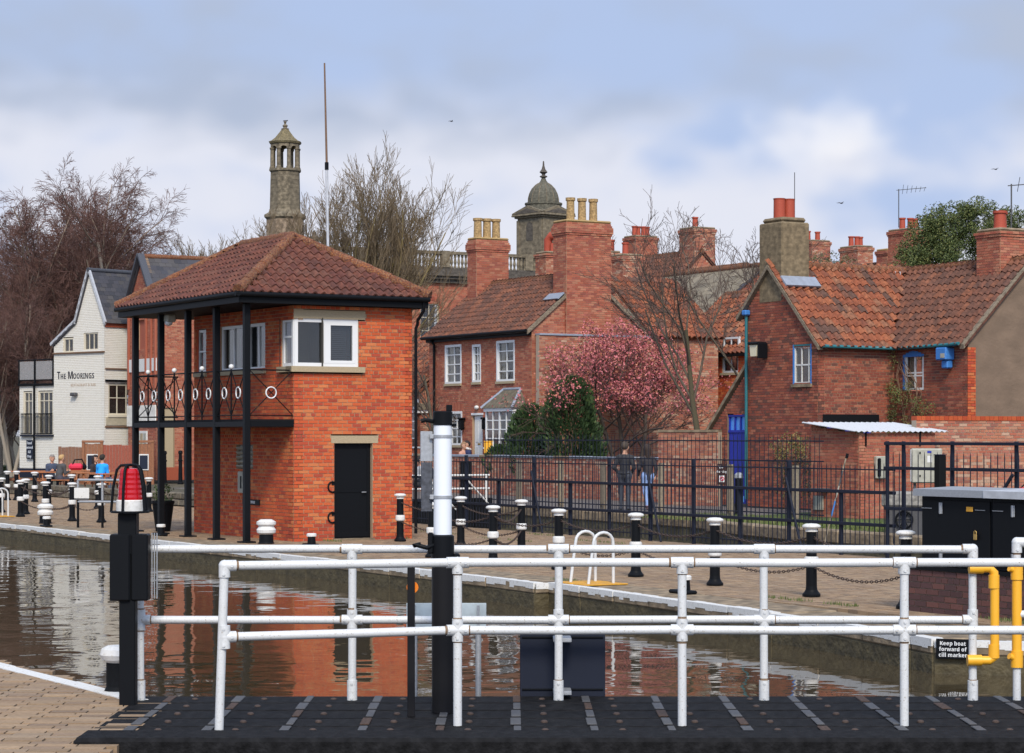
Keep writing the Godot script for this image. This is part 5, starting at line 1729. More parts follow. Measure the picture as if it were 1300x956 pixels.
	var ib := boxpart(s, "intercom", Vector3(.018, 1.05, -.75), Vector3(.14, 1.6, -.45), M.greybox, .02)
	boxpart(ib, "handset", Vector3(.14, 1.1, -.55), Vector3(.2, 1.55, -.46), M.black, .02)
	# things that stand before it
	var bx := thing("meter_cabinet", "pale grey metal meter cabinet with warning label on the wall behind the railing", "cabinet", V(1157, 49.5, 0), -.12)
	boxpart(bx, "case", Vector3(0, 1.17, -.3), Vector3(.66, 1.92, 0), M.greybox, .02)
	boxpart(bx, "door", Vector3(.02, 1.19, .0), Vector3(.64, 1.9, .012), M.greybox, .006)
	boxpart(bx, "side_panel", Vector3(-.012, 1.2, -.28), Vector3(0, 1.9, -.01), M.oldwhite, 0)
	boxpart(bx, "warning_label", Vector3(.34, 1.62, .012), Vector3(.44, 1.76, .016), M.oldwhite, 0)
	boxpart(bx, "blue_label", Vector3(.34, 1.82, .012), Vector3(.43, 1.87, .016), M.blue, 0)
	for y in [1.3, 1.8]: boxpart(bx, "lock", Vector3(.17, y, .012), Vector3(.2, y + .05, .022), M.black, .003)
	for x in [.08, .58]: boxpart(bx, "leg", Vector3(x - .03, .1, -.2), Vector3(x + .03, 1.17, -.1), M.darkgrey)
	var pl := thing("paddle_gear_box", "concrete topped grey steel cabinet with a round handwheel behind the railing", "cabinet", V(1122, 46.8, .1), -.3)
	boxpart(pl, "steel_case", Vector3(.05, 0, -.5), Vector3(.78, .64, 0), M.darkgrey, .02)
	boxpart(pl, "concrete_cap", Vector3(-.04, .64, -.6), Vector3(.9, .95, .1), M.concretepale, .04)
	mb = MB.new()
	mb.ring(Vector3(.42, .38, .05), XP, UP, .17, .022, 20)
	for k in 3:
		var g := PI * k / 3.0
		mb.tube([Vector3(.42 - cos(g) * .17, .38 - sin(g) * .17, .05), Vector3(.42 + cos(g) * .17, .38 + sin(g) * .17, .05)], [.013], 6)
	part("handwheel", mb, M.black, pl)
	var bp := thing("boat_pole", "thin tilted boat pole with blue and white bands and black tip leaning by the railing", "pole", V(1046, 45.4, 0), 0)
	for k in 6:
		tubepart(bp, "band", [Vector3(.075 * k, .3 * k, 0), Vector3(.075 * (k + 1), .3 * (k + 1), 0)], .016, [M.greywood, M.greywood, M.paleblue, M.greybox, M.darkgrey, M.greywood][k])
	tubepart(bp, "tip", [Vector3(.45, 1.75, 0), Vector3(.47, 1.84, 0)], .03, M.black)
	var rb := thing("red_object", "small red case cut by the right edge behind the guard rail", "case", V(1297, 42, 1.0))
	boxpart(rb, "body", Vector3(-.09, .0, -.1), Vector3(.25, .24, .1), M.crimson, .06)
	tubepart(rb, "strap", [Vector3(-.02, .23, 0), Vector3(.05, .3, 0), Vector3(.12, .23, 0)], .015, M.black)
	boxpart(rb, "stand", Vector3(-.05, -1.0, -.08), Vector3(.2, .0, .08), M.darkgrey)

func aerial(where: Vector3, h: float, w: float, label: String) -> void:
	var t := thing("aerial", label, "aerial", where, 0, "television aerials on the chimneys")
	tubepart(t, "mast", [Vector3.ZERO, Vector3(0, h, 0)], .022, M.darkgrey, 6)
	tubepart(t, "boom", [Vector3(-.1, h - .05, 0), Vector3(w, h + .05, .1)], .015, M.darkgrey, 6)
	for k in 6:
		var x := w * (.15 + .16 * k)
		tubepart(t, "element", [Vector3(x, h - .2 + .06 * k * .4, -.12), Vector3(x, h + .17 - .05 * k * .4, .2)], .009, M.darkgrey, 4)

# ---- the white inn and the brick building behind the balcony ---------------------------------------------
func inn() -> void:
	var t := thing("inn", "cream painted riverside inn with steep slate roof and black balcony rails", "building", V(133, 100, 0), -.7227)
	var gp := [Vector2(0, .3), Vector2(3.6, .3), Vector2(3.6, 7.25), Vector2(2.57, 9.5), Vector2(1.65, 7.24), Vector2(.2, 6.3), Vector2(0, 6.2)]
	var holes := [[2.15, 5.95, 3.15, 6.75], [.7, 5.9, 1.4, 6.55]]
	var fw := brick_wall(t, "sign_wall", Vector3(-3.6, 0, 0), XP, gp, holes, "cream", "creamwall", 0)
	window(t, Vector3(-1.45, 5.95, 0), XP, 1.0, .8, M.creamframe, [.33, .66], [], .05, null, .07)
	window(t, Vector3(-2.9, 5.9, 0), XP, .7, .65, M.creamframe, [.5], [], .05, null, .07)
	boxpart(fw, "string_course", Vector3(-3.62, 5.84, .01), Vector3(.02, 5.90, .09), M.brownwood)
	boxpart(fw, "flood_light", Vector3(-2.2, 3.95, .02), Vector3(-1.85, 4.1, .22), M.darkgrey, .03)
	var sw := brick_wall(t, "side_wall", Vector3.ZERO, ZM, rect(0, .3, 4.5, 7.2), [[.2, 3.1, 1.75, 4.48]], "cream", "creamwall", 0)
	var sv := thing_window(t)
	sv.transform = Transform3D(Basis(), Vector3.ZERO)
	for q in [[6.95, 7.2, "hot"], [5.1, 5.16, "wood"], [2.55, 2.62, "wood"]]:
		boxpart(sw, "band", Vector3(.01, q[0], -4.5), Vector3(.07, q[1], 0), M.brickband if q[2] == "hot" else M.brownwood)
	boxpart(sw, "string_course", Vector3(.01, 4.56, -2.2), Vector3(.09, 4.66, 0), M.black)
	boxpart(sw, "apron", Vector3(.005, 2.65, -2.1), Vector3(.035, 3.02, -.05), M.beige)
	# lettering
	var face := Basis()
	var tx := -3.36
	for q in [["T", .46, .03], ["HE", .33, .16], ["M", .46, .03], ["OORINGS", .33, 0.0]]:
		var o := text(t, q[0], q[1], Vector3.ZERO, face, M.ink, false, "lettering")
		var bb := o.mesh.get_aabb()
		o.position = Vector3(tx - bb.position.x, 4.72 - bb.position.y, .012)
		tx += bb.size.x + q[2]
	text(t, "RESTAURANT & BAR", .17, Vector3(-1.5, 4.44, .012), face, M.brownink, true)
	# left block with balconies
	var lb := brick_wall(t, "balcony_wall", Vector3(-6.2, 0, -.05), XP, rect(0, .3, 2.6, 4.45), [[.3, 2.24, .95, 4.2], [1.4, 2.24, 2.45, 4.2]], "cream", "creamwall", 0)
	boxpart(t, "end_wall", Vector3(-6.2, .3, -3), Vector3(-6.0, 4.4, -.28), M.cream_parts[0], 0)
	boxpart(t, "flat_roof", Vector3(-6.25, 4.45, -3), Vector3(-3.6, 4.55, .05), M.blackrough)
	boxpart(t, "plinth", Vector3(-6.24, .3, -.06), Vector3(-3.55, .72, .03), M.navy)
	for q in [[-5.9, .65, 2], [-4.8, 1.05, 3]]:
		var w := window(t, Vector3(q[0], 2.24, -.05), XP, q[1], 1.96, M.creamframe, [.33, .66] if q[2] == 3 else [.5], [.78], .06, null, .07)
		var f := MB.new()
		for y in [2.28, 3.18]: f.tube([Vector3(q[0] - .08, y, .05), Vector3(q[0] + q[1] + .08, y, .05)], [.03], 6)
		var n := int(q[1] / .1) + 2
		for i in n:
			var x: float = q[0] - .06 + (q[1] + .12) * i / (n - 1.0)
			f.tube([Vector3(x, 2.28, .05), Vector3(x, 3.18, .05)], [.016], 4)
		part("balcony_rail", f, M.black, w)
		boxpart(w, "balcony_sill", Vector3(q[0] - .1, 2.16, -.04), Vector3(q[0] + q[1] + .1, 2.24, .1), M.navy)
	for q in [[-6.15, -5.0], [-4.95, -3.65]]:
		var f := MB.new()
		f.tube([Vector3(q[0], 5.62, .02), Vector3(q[1], 5.62, .02)], [.03], 6); f.tube([Vector3(q[0], 4.7, .02), Vector3(q[1], 4.7, .02)], [.03], 6)
		for x in [q[0], q[1]]: f.tube([Vector3(x, 4.5, .02), Vector3(x, 5.62, .02)], [.04], 6)
		var tr := part("terrace_rail", f, M.black, t)
		boxpart(tr, "rail_panel", Vector3(q[0] + .05, 4.74, .0), Vector3(q[1] - .05, 5.56, .02), M.frosted, 0)
	tubepart(t, "downpipe", [Vector3(-4.98, 4.5, .06), Vector3(-4.98, .4, .06)], .05, M.black)
	var bd := boxpart(t, "chalk_board", Vector3(-5.55, 1.15, .035), Vector3(-5.1, 2.0, .07), M.board)
	for i in 4: text(bd, ["Food", "Served", "All", "Day"][i], .16, Vector3(-5.32, 1.86 - i * .2, .07), face, M.chalk)
	# roofs and barge boards
	var ln := Vector2(1.18, 2.35).length()
	tile_roof(t, Vector3(.15, 7.15, .1), ZM, Vector3(-1.18, 2.35, 0) / ln, PackedVector2Array(rect(0, 0, 5.7, ln)), "slate", "slate", .3, .2, 0, .06, 0, "slate_roof_slope")
	var l2 := Vector2(.95, 2.25).length()
	tile_roof(t, Vector3(-1.98, 7.25, -4.5), Vector3(0, 0, 1), Vector3(.95, 2.25, 0) / l2, PackedVector2Array(rect(0, 0, 4.6, l2)), "slate", "slate", .3, .2, 0, .06, 0, "rear_roof_slope")
	var l3 := Vector2(1.7, 1.0).length()
	tile_roof(t, Vector3(-3.65, 6.25, -4.5), Vector3(0, 0, 1), Vector3(1.7, 1.0, 0) / l3, PackedVector2Array(rect(0, 0, 4.6, l3)), "slate", "slate", .3, .2, 0, .06, 0, "catslide_slope")
	ridge_tiles(t, Vector3(-1.03, 9.5, .1), Vector3(-1.03, 9.5, -5.5), .1, M.slatey)
	var barge := MB.new()
	barge.obox(Vector3(.12, 7.05, .03), Vector3(-1.15, 2.4, 0), Vector3(.05, .14, 0), Vector3(0, 0, .1)); barge.obox(Vector3(-1.03, 9.44, .03), Vector3(-.95, -2.3, 0), Vector3(-.08, .1, 0), Vector3(0, 0, .1)); barge.obox(Vector3(-1.98, 7.22, .03), Vector3(-1.72, -1.0, 0), Vector3(-.04, .12, 0), Vector3(0, 0, .1))
	part("barge_board", barge, M.zinc, t)
	stack(t, Vector3(-2.7, 6.6, -2.6), Vector3(-2.2, 7.6, -2.1), "hot", "mortar", [], .1, .4, M.redpot, "chimney", .2)
	# wooden screen with menu boards
	var sc := thing("timber_screen", "stained timber screen and gates with framed menu boards in front of the inn", "screen", V(74, 96, .12))
	var xx := 0.0
	for q in [[1.0, 1.62, "g"], [.12, 1.75, "p"], [.65, 1.75, "w"], [.12, 1.75, "p"], [1.3, 1.7, "r"], [.12, 1.75, "p"], [.6, 1.75, "w"], [.12, 1.75, "p"]]:
		var wd: float = q[0]
		if q[2] == "p":
			boxpart(sc, "post", Vector3(xx, 0, -.05), Vector3(xx + wd, q[1] + .05, .08), M.wood, .01)
		else:
			var n := int(wd / .13)
			for i in n: boxpart(sc, "plank", Vector3(xx + wd * i / n + .004, 0, 0), Vector3(xx + wd * (i + 1) / n - .004, q[1] - rnd(0, .03), .03 + rnd(0, .008)), M.greywoodwarm if q[2] == "g" else (M.redwood if q[2] == "r" else M.wood), .006)
			if q[2] == "w":
				var fr := boxpart(sc, "menu_board", Vector3(xx + .08, .62, .04), Vector3(xx + wd - .1, 1.3, .07), M.oldwhite, .01)
				boxpart(fr, "slate", Vector3(xx + .12, .67, .07), Vector3(xx + wd - .14, 1.25, .078), M.board, 0)
		xx += wd
	boxpart(sc, "head_rail", Vector3(1.0, 1.78, -.06), Vector3(1.9, 1.88, .1), M.wood, .01)
	boxpart(sc, "head_rail", Vector3(3.05, 1.78, -.06), Vector3(4.03, 1.88, .1), M.wood, .01)
	# the red brick building seen between the balcony posts
	var b := thing("brick_annexe", "red brick annexe with white band and slate gable roof behind the balcony", "building", V(199, 97, 0), TURN)
	var bg := brick_wall(b, "gable_wall", Vector3(-3.4, 0, 0), XP, gable_poly(0, 3.4, .3, 7.7, 9.95), [[1.2, 5.9, 2.3, 7.2]], "soft", "mortar", 0)
	var bw := brick_wall(b, "side_wall", Vector3.ZERO, ZM, rect(0, .3, 5, 7.6), [[.35, .6, .8, 3.4], [1.7, 4.2, 2.3, 5.2]], "soft", "mortar", 0)
	boxpart(bg, "blind_panel", Vector3(-2.2, 5.9, -.2), Vector3(-1.1, 7.2, -.08), M.soft_parts[3], 0)
	for x in [-3.3, -2.75, -1.2, -.6, -.1]: boxpart(bg, "pilaster", Vector3(x, 4.2, .012), Vector3(x + .14, 7.4, .1), M.soft_parts[1], .01)
	boxpart(b, "white_band", Vector3(-3.42, 4.95, .018), Vector3(.06, 5.5, .06), M.oldwhite)
	boxpart(b, "red_plinth", Vector3(.018, .3, -5), Vector3(.08, .85, 0), M.brickband)
	boxpart(bw, "tall_shutter", Vector3(-.12, .6, -.78), Vector3(-.06, 3.38, -.36), M.lintel, 0)
	window(b, Vector3(0, 4.2, -1.7), ZM, .6, 1.0, M.creamframe, [], [.5], .05, M.lintel, .06)
	for q in [[.09, -.1, .8, 7.4, .05], [.09, -1.25, .5, 2.9, .05]]: tubepart(b, "downpipe", [Vector3(q[0], q[3], q[1]), Vector3(q[0], q[2], q[1])], q[4], M.black)
	var wn := boxpart(b, "notice_case", Vector3(-2.6, 1.2, .02), Vector3(-1.0, 2.4, .08), M.oldwhite)
	for k in 4: boxpart(wn, "poster", Vector3(-2.5 + k * .38, 1.3, .08), Vector3(-2.2 + k * .38, 2.3, .09), [M.board, M.greybox, M.lintel, M.greybox][k], 0)
	boxpart(b, "cream_base", Vector3(-3.42, 2.6, .02), Vector3(.0, 3.5, .07), M.cream_parts[0])
	var lb2 := Vector2(1.8, 2.3).length()
	tile_roof(b, Vector3(.12, 7.6, .1), ZM, Vector3(-1.8, 2.3, 0) / lb2, PackedVector2Array(rect(0, 0, 5.2, lb2)), "slate", "slate", .3, .22, 0, .06, 0, "slate_roof_slope")
	tile_roof(b, Vector3(-3.5, 7.6, -5.1), Vector3(0, 0, 1), Vector3(1.8, 2.3, 0) / lb2, PackedVector2Array(rect(0, 0, 5.2, lb2)), "slate", "slate", .3, .22, 0, .06, 0, "rear_roof_slope")
	ridge_tiles(b, Vector3(-1.7, 9.93, .1), Vector3(-1.7, 9.93, -5.0), .11, M.lichen)
	var vb := MB.new()
	vb.obox(Vector3(.18, 7.55, -.05), Vector3(-1.88, 2.4, 0), Vector3(.06, .1, 0), Vector3(0, 0, .3)); vb.obox(Vector3(-1.7, 9.95, -.05), Vector3(-1.88, -2.4, 0), Vector3(-.06, .1, 0), Vector3(0, 0, .3))
	part("verge", vb, M.slatey, b)
	for x in [[229, 96], [209, 94]]:
		var bo := thing("iron_bollard", "plain black iron post in front of the red brick annexe, " + ("right one" if x[0] > 220 else "left one"), "bollard", V(x[0], x[1], .12), 0, "plain iron posts by the annexe")
		var mb := MB.new()
		mb.lathe(Vector3.ZERO, [Vector2(.13, 0), Vector2(.13, .1), Vector2(.09, .14), Vector2(.07, 1.3), Vector2(.1, 1.34), Vector2(.08, 1.44), Vector2(0, 1.46)], 12)
		part("shaft", mb, M.black, bo)
		mb = MB.new()
		mb.lathe(Vector3(0, 1.0, 0), [Vector2(.08, 0), Vector2(.1, .02), Vector2(.1, .06), Vector2(.078, .08)], 12)
		part("collar", mb, M.black, bo)
	# low stone retaining wall of the terrace
	var rw := thing("retaining_wall", "low rough stone retaining wall along the inn terrace", "wall", W(-62.1, 0, 26.75), TURN)
	var x := -46.0
	while x < 0:
		for r in 2:
			var l := rnd(.4, .8)
			boxpart(rw, "stone", Vector3(x + (.2 if r else 0.0), r * .21, -.3), Vector3(x + .62 + (.2 if r else 0.0), r * .21 + .2, .05 + rnd(-.03, .02)), M.stonetile_parts[R.randi() % 4], .03)
		x += .64
func thing_window(t: Node) -> Node3D:
	return window(t, Vector3(0, 3.1, -.2), ZM, 1.55, 1.38, M.creamframe, [.33, .66], [.55], .06, M.creamframe, .08)

# ---- far skyline -----------------------------------------------------------------------------------------
func flat_ring(mb: MB, sides: int, r0: float, y0: float, r1: float, y1: float, rot := 0.0, col := Color.WHITE) -> void:
	for k in sides:
		var a := TAU * k / sides + rot
		var b := TAU * (k + 1) / sides + rot
		var p := Vector3(cos(a), 0, -sin(a))
		var q := Vector3(cos(b), 0, -sin(b))
		mb.quad(p * r0 + UP * y0, q * r0 + UP * y0, q * r1 + UP * y1, p * r1 + UP * y1, col)
func skyline() -> void:
	# tower with an open lantern
	var t := thing("chimney_tower", "tall octagonal stone chimney tower with open arched lantern and ball finial", "tower", V(362, 160, 0))
	var mb := MB.new()
	flat_ring(mb, 8, 1.5, 0, 1.36, 17.3, .39)
	part("base", mb, M.towerpink, t)
	mb = MB.new()
	for q in [[1.36, 17.3, 1.52, 17.45], [1.52, 17.45, 1.52, 17.62], [1.52, 17.62, 1.2, 17.8], [1.2, 17.8, 1.13, 18.0]]: flat_ring(mb, 8, q[0], q[1], q[2], q[3], .39)
	part("lower_cornice", mb, M.stone, t)
	var y := 18.0
	for k in 9:   # courses of the shaft
		mb = MB.new()
		var r := lerpf(1.12, 1.05, k / 9.0)
		flat_ring(mb, 8, r, y, r - .006, y + .285, .39, Color.WHITE.darkened(rnd(0, .2)))
		flat_ring(mb, 8, r - .03, y + .285, r - .03, y + .297, .39)
		part("course", mb, M.stone, t)
		y += .297
	mb = MB.new()
	for q in [[1.06, 20.62, 1.16, 20.7], [1.16, 20.7, 1.16, 20.85], [1.16, 20.85, .4, 20.9]]: flat_ring(mb, 8, q[0], q[1], q[2], q[3], .39)
	part("lantern_floor", mb, M.stone, t)
	for k in 8:
		var a := TAU * k / 8 + .39
		mb = MB.new()
		var B := Basis(UP, -a + PI / 2)
		var c := Vector3(cos(a), 0, -sin(a)) * .93
		for q in [[.14, .0, .13], [.11, .09, .1]]:
			pass
		mb.lathe(c + UP * 20.86, [Vector2(.19, 0), Vector2(.19, .1), Vector2(.15, .16), Vector2(.14, 1.3), Vector2(.19, 1.38), Vector2(.19, 1.46)], 8)
		part("pillar", mb, M.stone, t)
		var b := a + TAU / 16
		mb = MB.new()   # arch between two pillars
		var p0 := Vector3(cos(a), 0, -sin(a)) * .95
		var p1 := Vector3(cos(a + TAU / 8), 0, -sin(a + TAU / 8)) * .95
		var e := (p1 - p0).normalized()
		var L := p0.distance_to(p1)
		var pts := PackedVector2Array([Vector2(0, 0)])
		for i in 9:
			var g := PI - PI * i / 8.0
			pts.append(Vector2(L / 2 + cos(g) * L * .34, sin(g) * L * .3))
		pts.append_array(PackedVector2Array([Vector2(L, 0), Vector2(L, .42), Vector2(0, .42)]))
		mb.prism(pts, Transform3D(Basis(e, UP, e.cross(UP)), p0 + UP * 22.2 - e.cross(UP) * .1), .2)
		part("arch", mb, M.stone, t)
	mb = MB.new()
	for q in [[.9, 22.55, 1.14, 22.62], [1.14, 22.62, 1.2, 22.75], [1.2, 22.75, 1.0, 22.83], [1.0, 22.83, .72, 23.05], [.72, 23.05, .45, 23.38], [.45, 23.38, .25, 23.65], [.25, 23.65, .0, 23.7]]: flat_ring(mb, 8, q[0], q[1], q[2], q[3], .39)
	flat_ring(mb, 8, .0, 22.55, .9, 22.55, .39)
	part("cap", mb, M.stonelichen, t)
	mb = MB.new()
	mb.lathe(UP * 23.6, [Vector2(.2, 0), Vector2(.3, .08), Vector2(.12, .16), Vector2(.16, .24), Vector2(.2, .3), Vector2(.07, .42), Vector2(.07, .5), Vector2(.11, .56), Vector2(0, .66)], 10)
	part("finial", mb, M.stone, t)
	var bd := thing("bird", "small dark bird perched on the finial of the chimney tower", "bird", V(362, 160, 24.24))
	bird(bd, false)
	# domed cupola
	var c := thing("cupola", "stone cupola with ribbed dome, pediments and tall pointed finial", "tower", V(690, 165, 0), TURN + .2)
	mb = MB.new()
	mb.bevel(Vector3(-1.35, 6, -1.35), Vector3(1.35, 17.9, 1.35), .05)
	var body := part("body", mb, M.stone, c)
	for k in 4:
		var B := Basis(UP, PI / 2 * k)
		mb = MB.new()
		mb.prism(PackedVector2Array([Vector2(-1.62, 0), Vector2(1.62, 0), Vector2(1.62, .12), Vector2(0, .62), Vector2(-1.62, .12)]), Transform3D(B, B * Vector3(0, 18.1, 1.3)), .32)
		part("pediment", mb, M.stone, c)
		mb = MB.new()
		mb.prism(PackedVector2Array([Vector2(-1.3, 0), Vector2(1.3, 0), Vector2(0, .36)]), Transform3D(B, B * Vector3(0, 18.17, 1.62)), .02)
		part("tympanum", mb, M.darkstone, c)
		mb = MB.new()
		var pts := PackedVector2Array([Vector2(-.35, 0), Vector2(.35, 0), Vector2(.35, 1.0)])
		for i in 7: pts.append(Vector2(cos(PI * (i + 1) / 8.0) * .35, 1.0 + sin(PI * (i + 1) / 8.0) * .35))
		pts.append(Vector2(-.35, 1.0))
		mb.prism(pts, Transform3D(B, B * Vector3(0, 16.2, 1.352)), .015)
		part("niche", mb, M.darkstone, c)
		for x in [-1.2, 1.2]:
			mb = MB.new()
			mb.obox(B * Vector3(x - .14, 15.2, 1.352), B.x * .28, UP * 2.5, B.z * .07)
			part("pilaster", mb, M.stone, c)
	mb = MB.new()
	mb.bevel(Vector3(-1.5, 17.85, -1.5), Vector3(1.5, 17.98, 1.5), .03); mb.bevel(Vector3(-1.66, 17.98, -1.66), Vector3(1.66, 18.1, 1.66), .03); mb.bevel(Vector3(-1.45, 15.0, -1.45), Vector3(1.45, 15.15, 1.45), .03)
	part("cornice", mb, M.stone, c)
	mb = MB.new()
	mb.lathe(Vector3.ZERO, [Vector2(1.3, 18.1), Vector2(1.3, 18.8), Vector2(1.36, 18.86), Vector2(1.36, 18.98), Vector2(1.14, 19.0), Vector2(1.12, 19.3), Vector2(1.03, 19.65), Vector2(.86, 19.98), Vector2(.6, 20.26), Vector2(.36, 20.42), Vector2(.22, 20.6), Vector2(.12, 20.85)], 24)
	var dome := part("dome", mb, M.domestone, c)
	for k in 12:
		var g := TAU * k / 12
		var q := Vector3(cos(g), 0, sin(g))
		tubepart(dome, "rib", [q * 1.14 + UP * 19.0, q * 1.12 + UP * 19.3, q * 1.03 + UP * 19.65, q * .86 + UP * 19.98, q * .6 + UP * 20.26, q * .36 + UP * 20.42], .035, M.stone, 5)
	mb = MB.new()
	mb.lathe(UP * 20.8, [Vector2(.12, 0), Vector2(.28, .08), Vector2(.28, .14), Vector2(.12, .2), Vector2(.14, .3), Vector2(.3, .42), Vector2(.2, .56), Vector2(.14, .64), Vector2(.07, .9), Vector2(.05, 1.2), Vector2(0, 1.25)], 12)
	part("finial", mb, M.darkstone, c)
	# the brewery block with its stone balustrade
	var o := V(392, 148, 0)
	var e := V(705, 157, 0) - o
	var L := e.length()
	e = e / L
	var N := e.cross(UP)
	var b := thing("brewery", "long brick brewery range with stone cornice and balustraded parapet", "building", o)
	var holes := []
	for k in 5: holes.append([1.5 + k * 3.3, 8.3, 2.9 + k * 3.3, 11.0])
	var w := brick_wall(b, "wall", Vector3.ZERO, e, rect(0, 0, L, 12.4), holes, "soft", "mortar", 0, .3, .1, .3)
	for q in holes:
		window(w, e * q[0] + UP * q[1], e, 1.4, 2.7, M.creamframe, [.5], [.33, .66], .15, M.lintel, .08)
		mb = MB.new()
		for i in 11:
			var g := PI * (i + .5) / 11
			var ctr: Vector3 = e * (q[0] + .7 - cos(g) * .82) + UP * (q[3] - .25 + sin(g) * .62)
			mb.obox(ctr - e * .1 - UP * .14 - N * .05, e * .2, UP * .28, N * .09, M.old[i % 5])
		part("brick_arch", mb, M.any, w)
	mb = MB.new()
	for q in [[12.4, 12.65, .25], [12.65, 12.85, .45], [12.85, 13.1, .6], [13.1, 13.45, .2]]:
		mb.obox(UP * q[0] - N * .3, e * L, UP * (q[1] - q[0]), N * (.3 + q[2]))
	var cor := part("cornice", mb, M.darkstone, b)
	mb = MB.new()
	mb.obox(UP * 14.32 - N * .1, e * L, UP * .2, N * .34)
	part("balustrade_rail", mb, M.stone, b)
	mb = MB.new()
	mb.lathe(Vector3.ZERO, [Vector2(.1, 0), Vector2(.1, .08), Vector2(.06, .14), Vector2(.11, .36), Vector2(.06, .66), Vector2(.1, .76), Vector2(.1, .87)], 7)
	var bm := mb.mesh()
	var u := .3
	var i := 0
	while u < L - .2:
		if i % 11 == 0:
			mb = MB.new()
			mb.obox(e * (u - .3) + UP * 13.45 - N * .12, e * .6, UP * 1.1, N * .38)
			part("pedestal", mb, M.stone, b)
			u += .5
		else:
			put("baluster", bm, M.stone, b).position = e * u + UP * 13.45 + N * .07
			u += .27
		i += 1
	for px in [.35, 1.05, 2.6]:
		mb = MB.new()
		mb.lathe(e * px + UP * 14.5 + N * .07, [Vector2(.2, 0), Vector2(.12, .12), Vector2(.3, .4), Vector2(.32, .55), Vector2(.14, .7), Vector2(.16, .85), Vector2(0, 1.05)], 12)
		part("urn", mb, M.darkstone, b)
	# pieces of roofscape between the house and the cottage
	terrace("terrace_house", "brick terrace house with dark tiled roof and square chimney with one dark pot", V(833, 108, 0), 9, 5.2, 8.4, 11.0, "wallb", "brownpan", "pan", [[-1.3, -3.4, 1.3, 1.2, 12.1, 1]])
	terrace("terrace_house", "brick terrace house whose chimney carries red and buff pots, behind the flowering tree", V(772, 118, 0), 8, 5.5, 8.6, 10.8, "soft", "brownpan", "pan", [[-1.6, -3.4, 1.1, 1.4, 12.6, 4]])
	terrace("terrace_house", "low brick house with brown stone tiled roof right of the square chimney", V(905, 90, 0), 7, 5, 7.0, 9.0, "soft", "stonetile", "slate", [])
	terrace("terrace_house", "slate roofed brick house tucked behind the bare tree", V(885, 98, 0), 6, 5.2, 7.6, 9.6, "wallb", "slate", "slate", [])
	terrace("terrace_house", "brick house with broad chimney stacks seen just right of the big stack", V(736, 97, 0), 7, 5, 7.2, 9.0, "wallb", "brownpan", "pan", [[-.6, -3.0, .9, 1.0, 9.9, 1], [-2.6, -3.2, .8, .9, 10.2, 2]])
	terrace("terrace_house", "pale brick house with cowled pots beyond the cottage ridge", V(1037, 118, 0), 9, 5.5, 9.0, 10.6, "wallb", "slate", "slate", [[-5.0, -3.6, 1.5, 1.2, 12.6, 2], [-.9, -3.2, 1.5, 1.0, 12.0, 3]])
	terrace("terrace_house", "brick house with three short buff chimney pots beside the evergreen", V(1117, 104, 0), 7, 5.5, 8.4, 10.3, "soft", "slate", "slate", [[-1.0, -2.6, 1.5, 1.3, 11.6, 3], [-3.2, -3.2, .8, .8, 10.9, 0]])
	terrace("terrace_house", "orange pantiled brick house tucked behind the left slope of the cottage", V(962, 82, 0), 5.5, 5, 5.2, 7.6, "hot", "pan", "pan", [])
	aerial(V(1141, 101, 11.4), 1.7, 1.2, "television aerial above the chimney with short buff pots")
	for q in [[573, 154, 120, "lone bird high in the sky right of the aerial pole"], [1068, 258, 100, "bird flying above the cottage ridge"], [1264, 215, 110, "tiny bird high above the evergreen"]]:
		var f := thing("bird", q[3], "bird", V(q[0], q[2], 2.2 + (553.0 - q[1]) * q[2] / 2900.0), .5, "birds in flight")
		bird(f, true)
func bird(t: Node, flying: bool) -> void:
	var mb := MB.new()
	t.scale = Vector3.ONE * (.5 if flying else 1.0)
	mb.ball(Vector3.ZERO, Vector3(.16, .055, .06), 8, Color(.05, .05, .06)); mb.ball(Vector3(.15, .03, 0), Vector3(.05, .04, .04), 8, Color(.05, .05, .06))
	part("body", mb, M.cloth, t)
	for s in [-1.0, 1.0]:
		mb = MB.new()
		var c := Color(.07, .07, .08)
		var a := Vector3(.06, .02, .04 * s)
		var b := Vector3(-.07, .02, .04 * s)
		var e := Vector3(.03, .12 if flying else -.02, .3 * s if flying else .07 * s)
		var f := Vector3(-.12, .06 if flying else -.02, .58 * s if flying else .06 * s)
		mb.tri(a, e, b, c); mb.tri(b, e, f, c); mb.tri(a - UP * .01, b - UP * .01, e - UP * .01, c); mb.tri(b - UP * .01, f - UP * .01, e - UP * .01, c)
		part("wing", mb, M.cloth, t)
